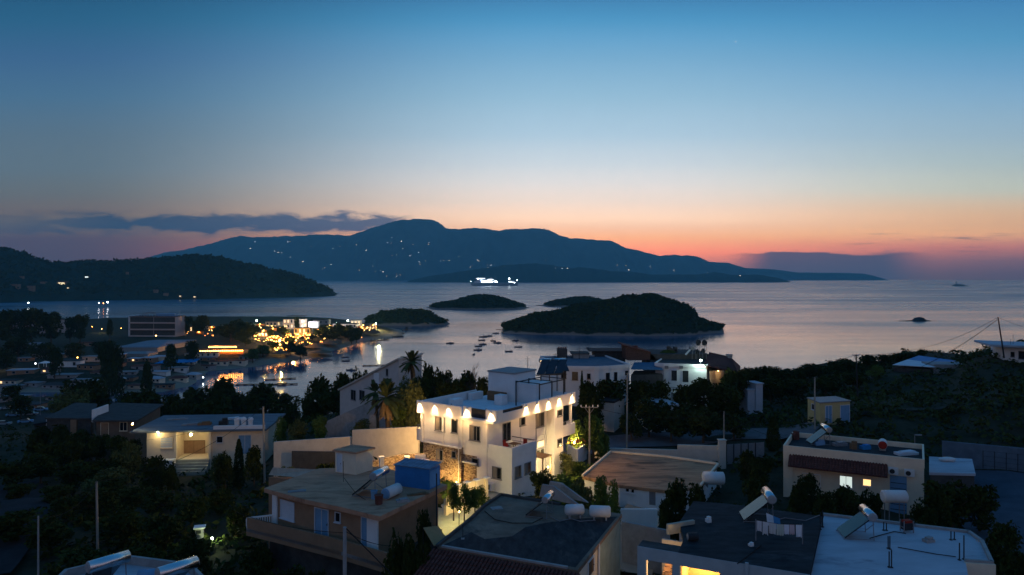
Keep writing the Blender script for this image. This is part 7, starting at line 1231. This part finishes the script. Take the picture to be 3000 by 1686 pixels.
for px, t, Y, w_ in [(675,948,575,70),(722,952,575,60),(945,964,615,52),(985,960,615,56),(1030,962,622,46),(700,934,610,60),(735,945,600,50),(665,950,610,50),(680,962,590,60),(710,975,570,60),(640,955,620,40),(720,990,540,60),(830,955,600,40),(850,985,560,40),(885,985,590,36),(915,980,600,40),(960,951,640,60),(990,946,650,60),(1020,952,640,50),(1045,958,640,40),(935,962,630,40),(800,1000,520,50),(850,1000,520,50),(880,1010,510,50),(770,1010,500,60),(740,1020,480,50),(795,965,600,30),(870,928,680,18)]: tree(px, t, Y, w_, 'g' if 735 < px < 830 else 'b', 'rounded tree between the lamps of the lit spit', GE)
# little trees of the lit lane
for i, (px, t, b, Y) in enumerate(((1329,1408,1508,57),(1360,1414,1520,55.5),(1391,1425,1510,54.8),(1412,1418,1500,58),(1310,1405,1470,60))):
    p = D(px, b, Y); zt = D(px, t, Y).z; h = (zt-p.z); o = tree(px, t, Y, 52, 'g', ('first','second','third','fourth','backmost')[i]+' little round tree from the left in the row along the lit lane' if i < 4 else 'backmost little tree of the lit lane, by the brown house wall', 'small trees along the lit lane', 'lane_tree', zbase=p.z)
# palms
def palm(label, px, ptop, pb, Y, fl, nf, seed, dead=0, trunk_r=.22):
    rs = random.Random(seed); c = D(px, ptop, Y); g = gz(c.x, c.y); T = Thing('palm_tree', label, 'palm', (c.x, c.y, g)); b = Vector((c.x+.3, c.y, g-.3)); T.part('trunk', MB().path([b, b.lerp(c, .5)+Vector((.15, 0, 0)), c], [trunk_r*1.2, trunk_r, trunk_r], 9), MAT['bark'])
    fr, df = MB(), MB()
    for k in range(nf+dead):
        d = k >= nf; m = df if d else fr; a = rs.uniform(0, 6.28); el = rs.uniform(-1.2, -.7) if d else rs.uniform(-.35, 1.35); L_ = fl*rs.uniform(.8, 1.1)*(.7 if d else 1); dr = Vector((math.cos(a)*math.cos(el), math.sin(a)*math.cos(el), math.sin(el))); pts = [c+dr*L_*t-Vector((0, 0, .42*L_*t*t*(1 if el < 1 else .5))) for t in (0, .2, .4, .6, .8, 1)]
        m.path(pts, [.035, .03, .025, .02, .014, .008], 4); side = Vector((-math.sin(a), math.cos(a), 0))
        for i in range(22):
            t = .12+.88*i/22; j = min(4, int(t*5)); q = pts[j].lerp(pts[j+1], t*5-j); fw = (pts[j+1]-pts[j]).normalized(); ll = L_*.26*(1-abs(t-.45)*.9)
            for s in (-1, 1): e = q+(side*s*.8+fw*.75+Vector((0, 0, -.18))).normalized()*ll; w2_ = fw*.045*fl; m.add([q-w2_, q+w2_, e], [(0, 1, 2)])
    T.part('fronds', fr, MAT['palm'])
    if dead: T.part('dry_fronds', df, MAT['deadpalm'])
palm('tall palm whose crown stands out against the bay', 1205, 1062, 1200, 100, 2.2, 30, 3, 8)
palm('low bushy palm with dry hanging fronds, lit from the villa', 1130, 1165, 1260, 88, 2.9, 34, 5, 26, .3)
palm('second small palm tucked left of the low bushy palm', 1100, 1150, 1240, 94, 2.0, 20, 6, 4, .2)
# bare trees
def bare(label, px, ptop, Y, wpx, seed):
    rs = random.Random(seed); X = (px-CX)/F*Y; zt = H-(ptop-HY)/F*Y; g = gz(X, Y); h = zt-g; T = Thing('bare_tree', label, 'tree', (X, Y, g)); m = MB(); br = MB()
    def grow(mb, p, d, L_, r, k):
        q = p+d*L_; mb.tube(p, q, max(r, .022), 5, max(r*.7, .02), False)
        if k == 0: return
        for _ in range(3 if k > 2 else 4): dd = (d+Vector((rs.uniform(-1, 1), rs.uniform(-1, 1), rs.uniform(-.1, .7)))*.62).normalized(); grow(br, p.lerp(q, rs.uniform(.6, 1)), dd, L_*rs.uniform(.55, .8), r*.6, k-1)
    grow(m, Vector((X, Y, g-.2)), Vector((.05, 0, 1)), h*.36, .13, 4); T.part('trunk', m, MAT['bark']); T.part('branches', br, MAT['bark'])
bare('leafless tree with fine upright twigs between the palm and the villa', 1315, 1050, 112, 60, 1); bare('leafless tree with a ragged top just left of the villa stair house', 1362, 1052, 110, 70, 2); bare('small leafless tree by the villa stair house', 1395, 1075, 108, 40, 4)
# undergrowth: clumps of leaf cards over the slopes (nobody could count them)
def scrubs(name, n, x0, x1, y0, y1, size, label, mat='scrub', seed=1, avoid=True):
    rs = random.Random(seed); m = MB(); c = 0
    Y = np.exp(np.array([rs.uniform(math.log(y0), math.log(y1)) for _ in range(n)])); X = np.array([(rs.uniform(x0, x1)-CX)/F for _ in range(n)])*Y; Z = heights(X, Y)
    for x, y, z in zip(X, Y, Z):
        if z < 1.2: continue
        px, py = CX+F*x/y, HY+F*(H-z)/y
        if 1560 < px < 2420 and 1258 < py < 1345: continue
        if 1270 < px < 1450 and 1440 < py < 1610: continue
        if 2850 < px and py > 1380: continue
        if px < 130 and py > 1400: continue
        s = size*rs.uniform(.5, 1.3); m.cards([(x+rs.uniform(-1, 1)*s, y+rs.uniform(-1, 1)*s, z+rs.uniform(.1, 1)*s*.9) for _ in range(11)], s*.42)
    struct(name, m, MAT[mat], kind='stuff', label=label)
scrubs('scrub', 2600, 1750, 3300, 80, 185, .9, 'low dark scrub covering the right hillside', seed=3)
scrubs('undergrowth', 2300, -300, 1300, 34, 240, .9, 'dark undergrowth between the houses on the left slope', mat='leaf', seed=4)
scrubs('undergrowth', 600, 1300, 2900, 36, 80, .5, 'weeds and low shrubs between the nearer houses', mat='leaf', seed=5)
scrubs('grass', 500, 1640, 1800, 66, 80, .35, 'lit grass and weeds in the narrow garden beside the tan roof', mat='leaf2', seed=6)

for px, t, Y, w_ in [(120,1255,112,90),(175,1248,111,80),(235,1262,110,90),(205,1285,104,90),(285,1270,108,80),(345,1275,106,70),(395,1290,102,60),(150,1290,104,90)]: tree(px, t, Y, w_, 'd', 'dark tree hiding the walls below the slab roof houses', 'dark trees below the slab roof houses')
